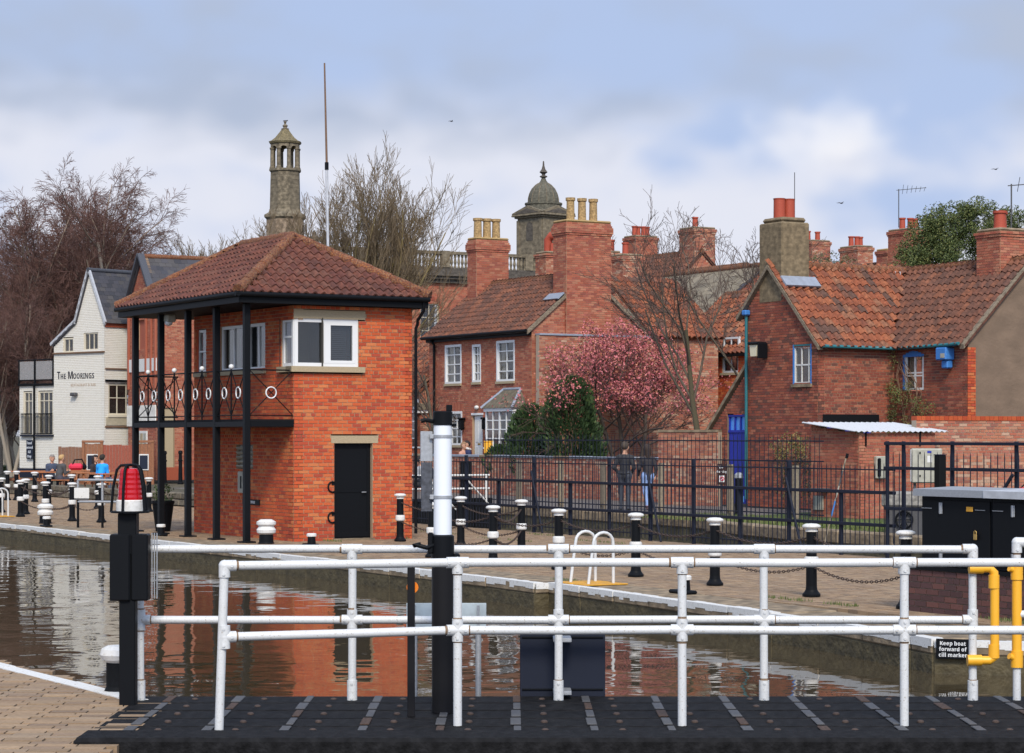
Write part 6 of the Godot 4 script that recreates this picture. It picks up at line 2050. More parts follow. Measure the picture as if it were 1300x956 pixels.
func terrace(called: String, label: String, where: Vector3, L: float, D: float, eave: float, ridge: float, wp: String, rp: String, kind: String, stacks: Array) -> void:
	var t := thing(called, label, "house", where, TURN)
	brick_wall(t, "front_wall", Vector3(-L, 0, 0), XP, rect(0, .2, L, eave), [[L - 2.2, 4.5, L - 1.2, 5.8]], wp, "mortar", 0, .3, .1)
	brick_wall(t, "gable_wall", Vector3.ZERO, ZM, gable_poly(0, D, .2, eave, ridge), [], wp, "mortar", 0, .3, .1)
	window(t, Vector3(-2.2, 4.5, 0), XP, 1.0, 1.3, M.upvc, [.5], [.5], .06, M.lintel, .07)
	var ln := Vector2(D / 2 + .15, ridge - eave).length()
	var S := Vector3(0, ridge - eave, -(D / 2 + .15)) / ln
	tile_roof(t, Vector3(-L - .1, eave, .15), XP, S, PackedVector2Array(rect(0, 0, L + .2, ln)), rp, kind, .27, .3, 0, .06)
	tile_roof(t, Vector3(.1, eave, -D - .15), -XP, Vector3(0, S.y, -S.z), PackedVector2Array(rect(0, 0, L + .2, ln)), rp, kind, .27, .3, 0, .06)
	ridge_tiles(t, Vector3(-L, ridge + .02, -D / 2), Vector3(.1, ridge + .02, -D / 2), .12, M.lichen, "ridge_tile", .6)
	boxpart(t, "gutter", Vector3(-L - .1, eave - .12, .1), Vector3(.1, eave - .02, .24), M.black)
	for q in stacks:
		var pots := []
		for k in q[5]: pots.append(Vector2(q[0] + q[2] / 2 + (k % 2) * .1 - .05, q[1] + q[3] * (.2 + .6 * k / maxf(1, q[5] - 1))) if q[5] > 1 else Vector2(q[0] + q[2] / 2, q[1] + q[3] * .6))
		stack(t, Vector3(q[0], eave, q[1]), Vector3(q[0] + q[2], q[4], q[1] + q[3]), wp, "mortar", pots, .14, .55, M.redpot if R.randf() < .6 else M.pot, "chimney", .3)

# ---- trees and plants ------------------------------------------------------------------------------------
func grow(mbs: Array, tips: Array, p: Vector3, dir: Vector3, length: float, r: float, lv: int, q: Dictionary) -> void:
	var last: int = q.n.size()
	var segs := 5 if lv == 0 else (4 if lv < last - 1 else 2)
	var pts := [p]
	var rad := [r]
	var end: float = maxf(r * (0.45 if lv < last else 0.3), q.rmin)
	var dirs := [dir]
	for i in segs:
		dir = (dir + rv() * q.wander * (0.6 if lv == 0 else 1.0) + UP * q.trop[mini(lv, q.trop.size() - 1)]).normalized()
		p = p + dir * length / segs
		pts.append(p); rad.append(lerpf(r, end, (i + 1.0) / segs)); dirs.append(dir)
	var c: Color = q.cols[mini(lv, q.cols.size() - 1)]
	c = c * rnd(.75, 1.2)
	mbs[0 if lv == 0 else 1].tube(pts, rad, 8 if lv == 0 else (5 if lv == 1 else 3), c, false)
	if lv >= last:
		tips.append(p)
		return
	var n: int = q.n[lv]
	for k in n:
		var f := lerpf(q.from[mini(lv, q.from.size() - 1)], 1.0, (k + R.randf()) / n)
		var fi := f * segs
		var i := mini(int(fi), segs - 1)
		var b: Vector3 = pts[i].lerp(pts[i + 1], fi - i)
		var d: Vector3 = dirs[i + 1]
		var ax := d.cross(rv()).normalized()
		var nd := d.rotated(ax, q.ang[mini(lv, q.ang.size() - 1)] * rnd(.6, 1.25))
		var l: float = length * q.ratio[mini(lv, q.ratio.size() - 1)] * rnd(.65, 1.2) * (1.15 - .45 * f)
		grow(mbs, tips, b, nd, l, maxf(lerpf(r, end, f) * .55, q.rmin), lv + 1, q)
func tree(called: String, label: String, where: Vector3, h: float, r: float, q: Dictionary, group := "", stems := 1, lean := Vector3.ZERO) -> Array:
	var t := thing(called, label, "tree", where, 0, group)
	var mbs := [MB.new(), MB.new()]
	var tips := []
	for k in stems:
		var g := TAU * k / maxf(1, stems) + .5
		var d := (UP + lean + (Vector3(cos(g), 0, sin(g)) * .28 if stems > 1 else Vector3.ZERO)).normalized()
		grow(mbs, tips, Vector3(cos(g), 0, sin(g)) * (.15 if stems > 1 else 0.0), d, h * q.trunk, r, 0, q)
	part("trunk", mbs[0], M.bark, t)
	part("crown", mbs[1], M.bark, t)
	return [t, tips]
func plants() -> void:
	var red := {n = [15, 9, 8, 6], ratio = [.52, .5, .5, .55], ang = [.75, .75, .7, .7], wander = .2, trop = [.04, .10, .05, .0], from = [.3, .15, .1, .1], trunk = .86, rmin = .009, cols = [Color(0.162, 0.135, 0.108), Color(0.149, 0.108, 0.088), Color(0.142, 0.088, 0.068), Color(0.155, 0.084, 0.068), Color(0.162, 0.081, 0.065)]}
	var birch := {n = [13, 9, 8, 7], ratio = [.48, .5, .5, .6], ang = [.55, .7, .7, .6], wander = .22, trop = [.05, .10, -.03, -.10], from = [.25, .15, .1, .1], trunk = .9, rmin = .008, cols = [Color(0.405, 0.351, 0.284), Color(0.270, 0.209, 0.162), Color(0.155, 0.089, 0.072), Color(0.162, 0.084, 0.068)]}
	var a: Node3D = tree("bare_tree", "tallest bare alder rising above the others at the far left", V(74, 126, .2), 14.6, .24, red, "bare trees behind the inn")[0]
	var b: Node3D = tree("bare_tree", "pale stemmed birch with reddish drooping twigs directly behind the inn gable", V(133, 122, .2), 13.8, .18, birch, "bare trees behind the inn", 3)[0]
	for q in [[a, 12, 130, .8, 1.0, "bare tree cut by the left edge of the picture"], [a, 40, 116, .72, 2.0, "lower bare tree just left of the balconied wing of the inn"], [b, 96, 132, .92, 1.6, "reddish bare tree between the tall alder and the birch"], [a, 182, 136, .84, 3.0, "bare tree with flat topped crown above the slate roof of the inn"], [b, 52, 140, .85, 4.0, "reddish bare tree behind the tall alder"], [b, 205, 150, .72, 5.0, "bare tree farthest right of the group behind the inn"], [a, -25, 120, .78, 2.6, "bare tree mostly outside the left edge"], [b, 15, 112, .55, .7, "small reddish bare tree low down by the meadow"], [a, 115, 145, .9, 5.5, "bare tree in the back of the group, above the inn gable"], [a, 2, 117, .42, 1.3, "low bare thicket tree at the left edge above the grass"], [b, 22, 121, .45, 2.3, "low bare thicket tree just left of the inn balcony wing"], [a, -14, 128, .5, 3.3, "low bare thicket tree partly outside the left edge"], [a, 30, 133, .5, 4.3, "low bare thicket tree in the gap behind the tall alder trunk"], [b, 8, 138, .5, 5.3, "low bare thicket tree farthest back at the left edge"]]:
		var o := dup(q[0], V(q[1], q[2], .2), q[4], q[5])
		o.scale = Vector3.ONE * q[3]
	var gold := {n = [9, 7, 7, 5], ratio = [.78, .6, .55, .5], ang = [.55, .5, .5, .5], wander = .16, trop = [.08, .14, .12, .1], from = [.1, .25, .2, .15], trunk = .5, rmin = .010, cols = [Color(.26, .21, .11), Color(.28, .22, .10), Color(.24, .18, .10), Color(.21, .155, .095)]}
	tree("bare_tree", "wide bare tree with yellowish lichened branches behind the control building roof", V(468, 128, 2.0), 18.6, .2, gold, "", 5)
	var wide := {n = [8, 6, 5, 4], ratio = [.8, .6, .5, .5], ang = [.6, .65, .6, .6], wander = .22, trop = [.08, .10, .07, .04], from = [.45, .25, .2, .1], trunk = .5, rmin = .006, cols = [Color(.14, .12, .075), Color(.125, .10, .075), Color(.12, .085, .07)]}
	var g2: Node3D = tree("bare_tree", "smaller bare tree left of the chimney tower", V(322, 135, 4.5), 12.5, .15, gold, "", 2)[0]
	var thin := {n = [7, 6, 5, 4], ratio = [.62, .55, .5, .5], ang = [.6, .6, .6, .6], wander = .22, trop = [.06, .08, .06, .04], from = [.25, .2, .2, .1], trunk = .55, rmin = .006, cols = [Color(.12, .105, .075), Color(.115, .09, .07), Color(.12, .085, .07)]}
	R.seed = 41
	tree("bare_tree", "bare tree with forked trunk in front of the yard wall beside the blue door", V(905, 69.5, .2), 10.6, .12, wide, "", 2, Vector3(.08, 0, 0))
	var th: Node3D = tree("bare_tree", "slender bare tree against the roofs behind the flowering tree", V(840, 92, .3), 9.8, .12, thin, "slender bare trees among the roofs")[0]
	for q in [[592, 112, 1.05, 1.0, "slender bare tree left of the left chimney stack"], [645, 118, 1.0, 2.0, "slender bare tree between the left chimney stack and the cupola"], [560, 84, .78, 3.0, "thin bare sapling at the left end of the white windowed house"], [985, 88, 1.0, 4.0, "slender bare tree just left of the rendered chimney"], [875, 100, 1.0, 5.1, "slender bare tree beside the square chimney"]]:
		var o := dup(th, V(q[0], q[1], .3), q[3], q[4])
		o.scale = Vector3.ONE * q[2]
	# flowering tree
	var pk := {n = [8, 7, 6, 4], ratio = [.84, .6, .5, .5], ang = [.95, .7, .65, .6], wander = .22, trop = [.04, .05, .04, .0], from = [.35, .25, .2, .1], trunk = .46, rmin = .006, cols = [Color(.10, .075, .06), Color(.10, .07, .06), Color(.12, .07, .065)]}
	R.seed = 12
	var r: Array = tree("flowering_tree", "tree covered in dusky pink blossom in front of the brick wall", V(795, 78.5, .2), 8.2, .10, pk, "", 3)
	var bl := MB.new()
	var pc := [Color(.52, .15, .165), Color(.45, .115, .13), Color(.57, .195, .205), Color(.37, .09, .09), Color(.46, .18, .11)]
	for tip in r[1]:
		if tip.y < 2.9 or R.randf() < .15: continue
		for k in 6:
			var p: Vector3 = tip + rv() * .24
			var u := rv().normalized() * rnd(.022, .05)
			var v := u.cross(rv()).normalized() * rnd(.02, .045)
			bl.quad(p - u, p + v, p + u, p - v, pc[R.randi() % 5])
	part("blossom", bl, M.petal, r[0])
	# conifers
	var cc := [Color(.026, .054, .018), Color(.036, .072, .022), Color(.052, .095, .028), Color(.02, .04, .015), Color(.075, .12, .034)]
	for q in [[726, 76.6, 3.5, .92, "large dark green conifer bush below the white windowed house", 7500], [673, 78.2, 2.6, .72, "smaller dark green conifer bush left of the large one", 5200], [753, 76.5, 1.3, .42, "low dark shrub at the right foot of the large conifer bush", 1500], [634, 79.5, 1.2, .5, "low trimmed green shrub by the yellow box", 1300]]:
		var t := thing("conifer_bush", q[4], "bush", V(q[0], q[1], .6), 0)
		tubepart(t, "stem", [Vector3.ZERO, Vector3(0, q[2] * .8, 0)], .07, M.brownwood, 6)
		var mb := MB.new()
		for i in q[5]:
			var y := R.randf()
			var ang := R.randf() * TAU
			var lob := 1.0 + .18 * sin(ang * 3.0 + y * 7.0) + .12 * sin(ang * 7.0 - y * 15.0)
			var rr: float = q[3] * lob * sqrt(maxf(0.0, 1.0 - pow(y, 2.6))) * (.78 + .3 * minf(y * 3.0, 1.0)) * pow(rnd(.3, 1.0), .35)
			var p := Vector3(cos(ang) * rr, q[2] * (.04 + .96 * y), sin(ang) * rr)
			var out := (Vector3(cos(ang), .8 + y, sin(ang)) + rv() * .5).normalized()
			var l := rnd(.09, .2)
			var s := out.cross(rv()).normalized() * l * .26
			var k: Color = cc[mini(4, int(R.randf() * R.randf() * 5.0) + (1 if R.randf() < .4 else 0))]
			mb.quad(p - s * .4, p + out * l * .5 + s, p + out * l, p + out * l * .5 - s, k)
		part("foliage", mb, M.leaf, t)
	# evergreen behind the cottage
	var e := thing("evergreen_tree", "broad leafy evergreen tree rising behind the cottage roof", "tree", V(1226, 78, .2))
	tubepart(e, "trunk", [Vector3.ZERO, Vector3(.1, 4, 0), Vector3(0, 8, 0)], .2, M.brownwood, 8)
	var mb := MB.new()
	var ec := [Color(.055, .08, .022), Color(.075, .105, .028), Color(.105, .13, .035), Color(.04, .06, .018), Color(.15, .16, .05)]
	for q in [[0, 8.0, 0, 1.7, 1.9], [-1.3, 7.4, .3, 1.0, 1.3], [1.3, 7.5, .2, 1.3, 1.5], [-.6, 9.0, 0, 1.0, .95], [.7, 9.15, 0, 1.1, .95], [-1.9, 7.4, .2, .8, 1.2], [-1.2, 8.5, .1, .9, 1.0], [2.3, 7.8, -.2, 1.0, 1.4], [0, 5.6, 0, 1.9, 1.6], [1.9, 8.9, 0, .9, .8]]:
		for c in int(95 * q[3]):
			var d := rv().normalized()
			var ce: Vector3 = Vector3(q[0], q[1], q[2]) + d * Vector3(q[3], q[4], q[3]) * pow(R.randf(), .3)
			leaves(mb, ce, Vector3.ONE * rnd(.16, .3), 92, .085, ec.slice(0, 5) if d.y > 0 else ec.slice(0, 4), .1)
	part("foliage", mb, M.leaf, e)
	for q in [[1048, 78, 7.9, 1.0, .55, "green topped shrub showing over the cottage ridge beside the chimney", [Color(.10, .12, .05), Color(.13, .11, .06), Color(.07, .09, .035)], 900], [1006, 60.5, .15, .42, .0, "dark overgrown shrub with yellowish top in front of the cottage gable", [Color(.055, .05, .025), Color(.08, .075, .025), Color(.035, .035, .02)], 0]]:
		if q[7]:
			var t := thing("shrub", q[5], "bush", V(q[0], q[1], .2))
			for k in 5: tubepart(t, "stem", [Vector3(rnd(-.2, .2), 0, 0), Vector3(rnd(-.5, .5), 4, rnd(-.2, .2)), Vector3(rnd(-.8, .8), q[2] + rnd(-.4, .3), rnd(-.3, .3))], .03, M.brownwood, 5)
			var m := MB.new()
			for k in 22: leaves(m, Vector3(rnd(-1, 1), q[2] - .2 + rnd(-.5, .55), rnd(-.4, .4)), Vector3.ONE * .3, 55, .09, q[6], .1)
			part("foliage", m, M.leaf, t)
		else:
			var t := thing("shrub", q[5], "bush", V(q[0], q[1], q[2]))
			for k in 7: tubepart(t, "stem", [Vector3(rnd(-.1, .1), 0, 0), Vector3(rnd(-.3, .3), 1.0, rnd(-.2, .2)), Vector3(rnd(-.5, .5), 1.9, rnd(-.3, .3))], .015, M.brownwood, 5)
			var m := MB.new()
			for k in 42:
				var y := rnd(.2, 2.0)
				leaves(m, Vector3(rnd(-.38, .5) + (1.0 - y) * .12, y, rnd(-.3, .3)), Vector3.ONE * .2, 55, .07, q[6] if y < 1.5 else [Color(.16, .13, .035), Color(.10, .09, .03), Color(.2, .17, .05)], .1)
			part("foliage", m, M.leaf, t)
	# climber on the cottage wing
	var cl := thing("climbing_plant", "straggly green climbing plant on the inner corner of the cottage wall", "plant", W(-49.54, .2, 38.19), TURN)
	for k in 7: tubepart(cl, "stem", [Vector3(.1 + k * .18, 0, -2.5), Vector3(.1 + k * .2, 1.6, -2.55), Vector3(.05 + rnd(0, 1.5), 3.1 + rnd(0, .6), -2.56), Vector3(.1 + rnd(0, .5), 3.8 + rnd(0, .5), -2.58)], .014, M.brownwood, 4)
	mb = MB.new()
	var clc := [Color(.12, .14, .035), Color(.09, .11, .03), Color(.16, .16, .05), Color(.06, .07, .025)]
	for k in 60:
		var y := rnd(1.7, 3.5)
		var x := rnd(.05, 1.75) if y < 2.9 else rnd(.1, .95)
		leaves(mb, Vector3(x, y, -2.45 + rnd(-.1, .15)), Vector3(.2, .18, .12), 40, .06, clc, .1)
	for k in 14: leaves(mb, Vector3(.06 + rnd(-.02, .2), rnd(2.4, 4.3), -2.45), Vector3(.12, .2, .1), 22, .055, clc, .1)
	part("foliage", mb, M.leaf, cl)
	# grass blades on the banks
	mb = MB.new()
	for i in 5200:
		var s := rnd(-48, -36)
		var n := rnd(31.3 if s < -42 else 30.6, 33.6)
		var p := W(s, .15, n)
		var w := Vector3(rnd(-1, 1), 0, rnd(-1, 1)).normalized() * .015
		mb.tri(p - w, p + w, p + Vector3(rnd(-.05, .05), rnd(.05, .16), rnd(-.05, .05)), [Color(.09, .13, .03), Color(.13, .17, .045), Color(.15, .15, .06)][i % 3])
	var g := part("bank_grass", mb, M.leaf)
	tag(g, "rough green grass along the far side of the lock channel", "grass")
	g.set_meta("kind", "stuff")

# ---- people ----------------------------------------------------------------------------------------------
func capsule(p: Vector3, a: Vector3, b: Vector3, ra: float, rb: float) -> float:
	var ab := b - a
	var t := clampf((p - a).dot(ab) / maxf(ab.length_squared(), 1e-9), 0.0, 1.0)
	return p.distance_to(a + ab * t) - lerpf(ra, rb, t)
func skin(mb: MB, bones: Array, cell: float, blend: float) -> void:   # surface nets round tapered capsules [a, b, ra, rb, colour]
	var lo := Vector3.ONE * 1e9
	var hi := -lo
	for q in bones:
		var m := maxf(q[2], q[3]) + cell * 2.5
		lo = lo.min(q[0] - Vector3.ONE * m).min(q[1] - Vector3.ONE * m)
		hi = hi.max(q[0] + Vector3.ONE * m).max(q[1] + Vector3.ONE * m)
	var dim := Vector3i((hi - lo) / cell) + Vector3i.ONE * 2
	var sy := dim.x
	var sz := dim.x * dim.y
	var f := PackedFloat32Array()
	f.resize(sz * dim.z); f.fill(1.0)
	var near := f.duplicate()
	var own := PackedInt32Array()
	own.resize(sz * dim.z)
	for bi in bones.size():
		var q: Array = bones[bi]
		var m := maxf(q[2], q[3]) + blend + cell * 2.0
		var c0 := Vector3i(((q[0] as Vector3).min(q[1]) - Vector3.ONE * m - lo) / cell).max(Vector3i.ZERO)
		var c1 := Vector3i(((q[0] as Vector3).max(q[1]) + Vector3.ONE * m - lo) / cell + Vector3.ONE).min(dim - Vector3i.ONE)
		for z in range(c0.z, c1.z + 1):
			for y in range(c0.y, c1.y + 1):
				for x in range(c0.x, c1.x + 1):
					var i := x + y * sy + z * sz
					var d := capsule(lo + Vector3(x, y, z) * cell, q[0], q[1], q[2], q[3])
					if d < near[i]:
						near[i] = d; own[i] = bi
					var e := f[i]
					var h := maxf(blend - absf(e - d), 0.0) / blend
					f[i] = minf(e, d) - h * h * blend * .25
	var id := {}
	var pos := []
	var col := []
	for z in dim.z - 1:
		for y in dim.y - 1:
			for x in dim.x - 1:
				var i := x + y * sy + z * sz
				var s := 0
				var best := 1e9
				var bo := 0
				for k in 8:
					var j := i + (k & 1) + ((k >> 1) & 1) * sy + (k >> 2) * sz
					if f[j] < 0: s += 1
					if near[j] < best: best = near[j]; bo = own[j]
				if s == 0 or s == 8: continue
				var acc := Vector3.ZERO
				var n := 0
				for k in 8:
					for ax in [1, 2, 4]:
						if k & ax: continue
						var k2: int = k | ax
						var a := f[i + (k & 1) + ((k >> 1) & 1) * sy + (k >> 2) * sz]
						var b := f[i + (k2 & 1) + ((k2 >> 1) & 1) * sy + (k2 >> 2) * sz]
						if (a < 0) != (b < 0):
							var t := a / (a - b)
							acc += Vector3(k & 1, (k >> 1) & 1, k >> 2).lerp(Vector3(k2 & 1, (k2 >> 1) & 1, k2 >> 2), t); n += 1
				id[i] = pos.size()
				pos.append(lo + (Vector3(x, y, z) + acc / n) * cell)
				col.append(bones[bo][4])
	var base := mb.v.size()
	var nor := []
	nor.resize(pos.size()); nor.fill(Vector3.ZERO)
	for i in id:
		for ax in 3:
			var st: int = [1, sy, sz][ax]
			var u: int = [sy, sz, 1][ax]
			var v: int = [sz, 1, sy][ax]
			if i + st >= f.size() or (f[i] < 0) == (f[i + st] < 0): continue
			if not (id.has(i - u) and id.has(i - v) and id.has(i - u - v)): continue
			var q := [id[i], id[i - u], id[i - u - v], id[i - v]]
			if f[i] >= 0: q.reverse()
			var nn: Vector3 = (pos[q[1]] - pos[q[0]]).cross(pos[q[3]] - pos[q[0]])
			for k in q: nor[k] += nn
			mb.t.append_array(PackedInt32Array([base + q[0], base + q[2], base + q[1], base + q[0], base + q[3], base + q[2]]))
	for i in pos.size():
		mb.v.append(pos[i]); mb.n.append((nor[i] as Vector3).normalized()); mb.c.append(col[i])
func mir(v: Vector3, s: float) -> Vector3:
	return Vector3(v.x * s, v.y, v.z)
func person(label: String, where: Vector3, turn: float, pose: String, look: Dictionary) -> Node3D:
	var t := thing("person", label, "person", where, turn)
	t.scale = Vector3.ONE * look.get("size", 1.0)
	var top: Color = look.top
	var leg: Color = look.legs
	var sk: Color = look.get("skin", Color(.45, .25, .17))
	var shoe: Color = look.get("shoes", Color(.03, .028, .028))
	var sit := pose.begins_with("sit")
	var hip := .52 if sit else .93
	var lean := .10 if sit else .02
	var nk := Vector3(0, hip + .56, lean)
	var hd := Vector3(0, hip + .73, lean + .03)
	var b := [
		[Vector3(0, hip, 0), Vector3(0, hip + .18, .01), .125, .12, top], [Vector3(0, hip + .18, .01), Vector3(0, hip + .42, lean), .125, .13, top],
		[Vector3(-.12, hip + .44, lean), Vector3(.12, hip + .44, lean), .10, .10, top], [Vector3(-.07, hip + .34, lean + .04), Vector3(.07, hip + .34, lean + .04), .09, .09, top],
		[Vector3(-.08, hip, 0), Vector3(.08, hip, 0), .115, .115, leg], [Vector3(0, hip + .5, lean), nk + UP * .06, .065, .055, sk]]
	var hands := []
	for s in [-1.0, 1.0]:
		var sh := mir(Vector3(.175, hip + .46, lean), s)
		var el := mir(Vector3(.225, hip + .20, lean - .05), s)
		var wr := mir(Vector3(.21, hip - .02, lean + .06), s)
		if sit: el = mir(Vector3(.21, hip + .19, .12), s); wr = mir(Vector3(.12, hip + .26, .36), s)
		if pose == "walk": wr = mir(Vector3(.20, hip + .02, lean + .12 * s + .04), s); el = mir(Vector3(.23, hip + .22, lean + .05 * s - .04), s)
		if pose == "pocket": el = mir(Vector3(.27, hip + .2, lean - .09), s); wr = mir(Vector3(.15, hip + .02, lean + .06), s)
		b.append([sh, el, .068, .05, top]); b.append([el, wr, .05, .036, sk if look.get("short", false) else top])
		var hp := mir(Vector3(.09, hip - .03, 0), s)
		var kn := mir(Vector3(.10, .5, .02), s)
		var an := mir(Vector3(.095, .085, -.02), s)
		if sit: kn = mir(Vector3(.12, .52, .43), s); an = mir(Vector3(.12, .09, .38), s)
		if pose == "walk":
			kn = mir(Vector3(.09, .5, .10 * -s + .03), s); an = mir(Vector3(.08, .09 if s < 0 else .15, .22 * -s - .02), s)
		b.append([hp, kn, .092, .062, leg]); b.append([kn, an, .064, .042, leg])
		b.append([an - UP * .03, an + Vector3(s * .02, -.05, .14), .042, .034, shoe])
		# hand: a palm, four fingers and a thumb, slightly curled
		var fw := (wr - el).normalized()
		var sd := mir(Vector3(1, 0, 0), s)
		sd = (sd - fw * sd.dot(fw)).normalized()
		var cu := fw.cross(sd).normalized()
		var pm := wr + fw * .075
		hands.append([wr - fw * .02, wr + fw * .02, .032, .03, sk]); hands.append([wr + fw * .02, pm, .03, .034, sk])
		for k in 4:
			var r0 := pm + cu * (k - 1.5) * .019
			var l: float = [.066, .078, .074, .058][k]
			var m1 := r0 + fw * l * .55 - sd * .006
			var m2 := m1 + fw * l * .4 - sd * (.018 + .004 * k)
			hands.append([r0, m1, .0095, .009, sk]); hands.append([m1, m2, .009, .0078, sk])
		var th := wr + fw * .03 - cu * .03
		hands.append([th, th + fw * .03 - cu * .028 - sd * .01, .0115, .010, sk]); hands.append([th + fw * .03 - cu * .028 - sd * .01, th + fw * .06 - cu * .034 - sd * .018, .010, .0085, sk])
	var mb := MB.new()
	skin(mb, b, .026, .05)
	var head := [[hd - UP * .03, hd + Vector3(0, .035, -.012), .088, .098, sk], [hd + Vector3(0, -.07, .035), hd + Vector3(0, -.095, .05), .052, .042, sk], [hd + Vector3(0, .0, .085), hd + Vector3(0, -.035, .108), .012, .017, sk], [nk, hd - UP * .06, .055, .056, sk],
		[hd + Vector3(-.025, -.072, .085), hd + Vector3(.025, -.072, .085), .0085, .0085, sk * Color(.9, .55, .5)]]
	for s in [-1.0, 1.0]:
		head.append([hd + mir(Vector3(.094, .005, -.01), s), hd + mir(Vector3(.098, -.03, -.005), s), .017, .012, sk])
		head.append([hd + mir(Vector3(.035, .012, .084), s), hd + mir(Vector3(.036, .012, .086), s), .0125, .0125, Color(.04, .03, .03)])
		head.append([hd + mir(Vector3(.02, .034, .084), s), hd + mir(Vector3(.05, .034, .076), s), .010, .009, sk * .75])
	skin(mb, head, .011, .018)
	skin(mb, hands, .0085, .008)
	part("body", mb, M.cloth, t)
	var hm := MB.new()
	var hc: Color = look.hair
	var hb := [[hd + Vector3(0, .045, -.03), hd + Vector3(0, .03, -.045), .101, .098, hc], [hd + Vector3(0, .085, .025), hd + Vector3(0, .06, -.03), .07, .08, hc]]
	if look.get("long", false):
		hb.append([hd + Vector3(0, 0, -.06), hd + Vector3(0, -.26, -.09), .09, .06, hc])
		for s in [-1.0, 1.0]: hb.append([hd + mir(Vector3(.08, .02, -.02), s), hd + mir(Vector3(.09, -.2, -.01), s), .035, .025, hc])
	skin(hm, hb, .016, .03)
	part("hair", hm, M.cloth, t)
	if look.has("hood"):
		var m := MB.new()
		m.ring(nk + Vector3(0, .02, -.02), Vector3(1, 0, 0), Vector3(0, .35, 1).normalized(), .10, .045, 16, look.hood)
		part("hood", m, M.cloth, t)
	if look.has("belt"):
		var m := MB.new()
		m.ring(Vector3(0, hip + .05, .0), Vector3(1, 0, 0), Vector3(0, 0, .85), .165, .022, 16, look.belt)
		part("belt", m, M.cloth, t)
	return t
func people() -> void:
	var dark := Color(.028, .028, .034)
	person("woman with long dark hair, black leather jacket and blue jeans walking behind the fence", V(822, 62.4, .156), PI + .25, "walk", {top = Color(.032, .030, .034), legs = Color(.20, .30, .55), hair = Color(.035, .022, .018), long = true, shoes = Color(.35, .18, .16), size = 1.0})
	person("person in dark jacket and dark grey trousers standing left of the woman in jeans", V(793, 62.0, .156), PI - .3, "pocket", {top = dark, legs = Color(.05, .055, .075), hair = Color(.06, .045, .035), size = 1.04, belt = dark})
	person("man in bright blue T-shirt sitting with his back to the canal at a picnic table", V(128, 82.5, .1), PI - .35, "sit", {top = Color(.015, .30, .80), legs = Color(.08, .10, .16), hair = Color(.02, .016, .014), short = true, size = 1.02})
	person("person with long dark hair in black top beside the man in the blue T-shirt", V(117.5, 83.4, .1), 1.1, "sit", {top = Color(.025, .022, .025), legs = Color(.05, .05, .07), hair = Color(.02, .015, .014), long = true})
	person("man in dark blue jacket sitting leftmost at the picnic tables", V(65, 85.5, .1), .5, "sit", {top = Color(.04, .055, .10), legs = Color(.06, .06, .08), hair = Color(.22, .2, .19)})
	person("fair haired person in dark grey coat next to the leftmost seated man", V(75, 84.4, .1), 2.4, "sit", {top = Color(.06, .06, .065), legs = Color(.05, .05, .07), hair = Color(.42, .27, .12), shoes = Color(.6, .6, .6)})
	person("man in navy jacket with pale hood sitting in front of the white door", V(597, 82.0, .62), -1.2, "sit", {top = Color(.02, .03, .09), legs = dark, hair = Color(.03, .022, .02), hood = Color(.6, .58, .55)})
	person("person in pinkish top sitting left of the man in the navy jacket", V(585.5, 82.0, .58), 1.0, "sit", {top = Color(.50, .27, .2), legs = dark, hair = Color(.25, .15, .09), short = true})
	person("person in grey top sitting near the small lock gate, close to the brick corner", V(530, 72.5, .156), 1.2, "sit", {top = Color(.30, .31, .34), legs = dark, hair = Color(.03, .025, .02)})
	person("person in dark jacket sitting beside the one in grey behind the white handrail", V(539, 71.6, .156), .9, "sit", {top = dark, legs = dark, hair = Color(.05, .03, .025)})

# ---- small things ----------------------------------------------------------------------------------------
func picnic_table(where: Vector3, turn: float, label: String) -> Node3D:
	var t := thing("picnic_table", label, "picnic table", where, turn, "wooden picnic tables on the inn terrace")
	for k in 5: boxpart(t, "top_plank", Vector3(-.9, .70, -.36 + k * .145), Vector3(.9, .74, -.225 + k * .145), M.orangewood, .006)
	for z in [-.78, .52]:
		for k in 2: boxpart(t, "seat_plank", Vector3(-.9, .42, z + k * .13), Vector3(.9, .455, z + .12 + k * .13), M.orangewood, .006)
	for x in [-.62, .62]:
		boxpart(t, "bearer", Vector3(x - .02, .35, -.78), Vector3(x + .02, .42, .78), M.orangewood, .006)
		for s in [-1.0, 1.0]:
			var mb := MB.new()
			mb.obox(Vector3(x + .022, 0, s * .52 - .045), Vector3(.035, 0, 0), Vector3(0, .7, -s * .32), Vector3(0, 0, .09))
			part("leg", mb, M.orangewood, t)
	return t
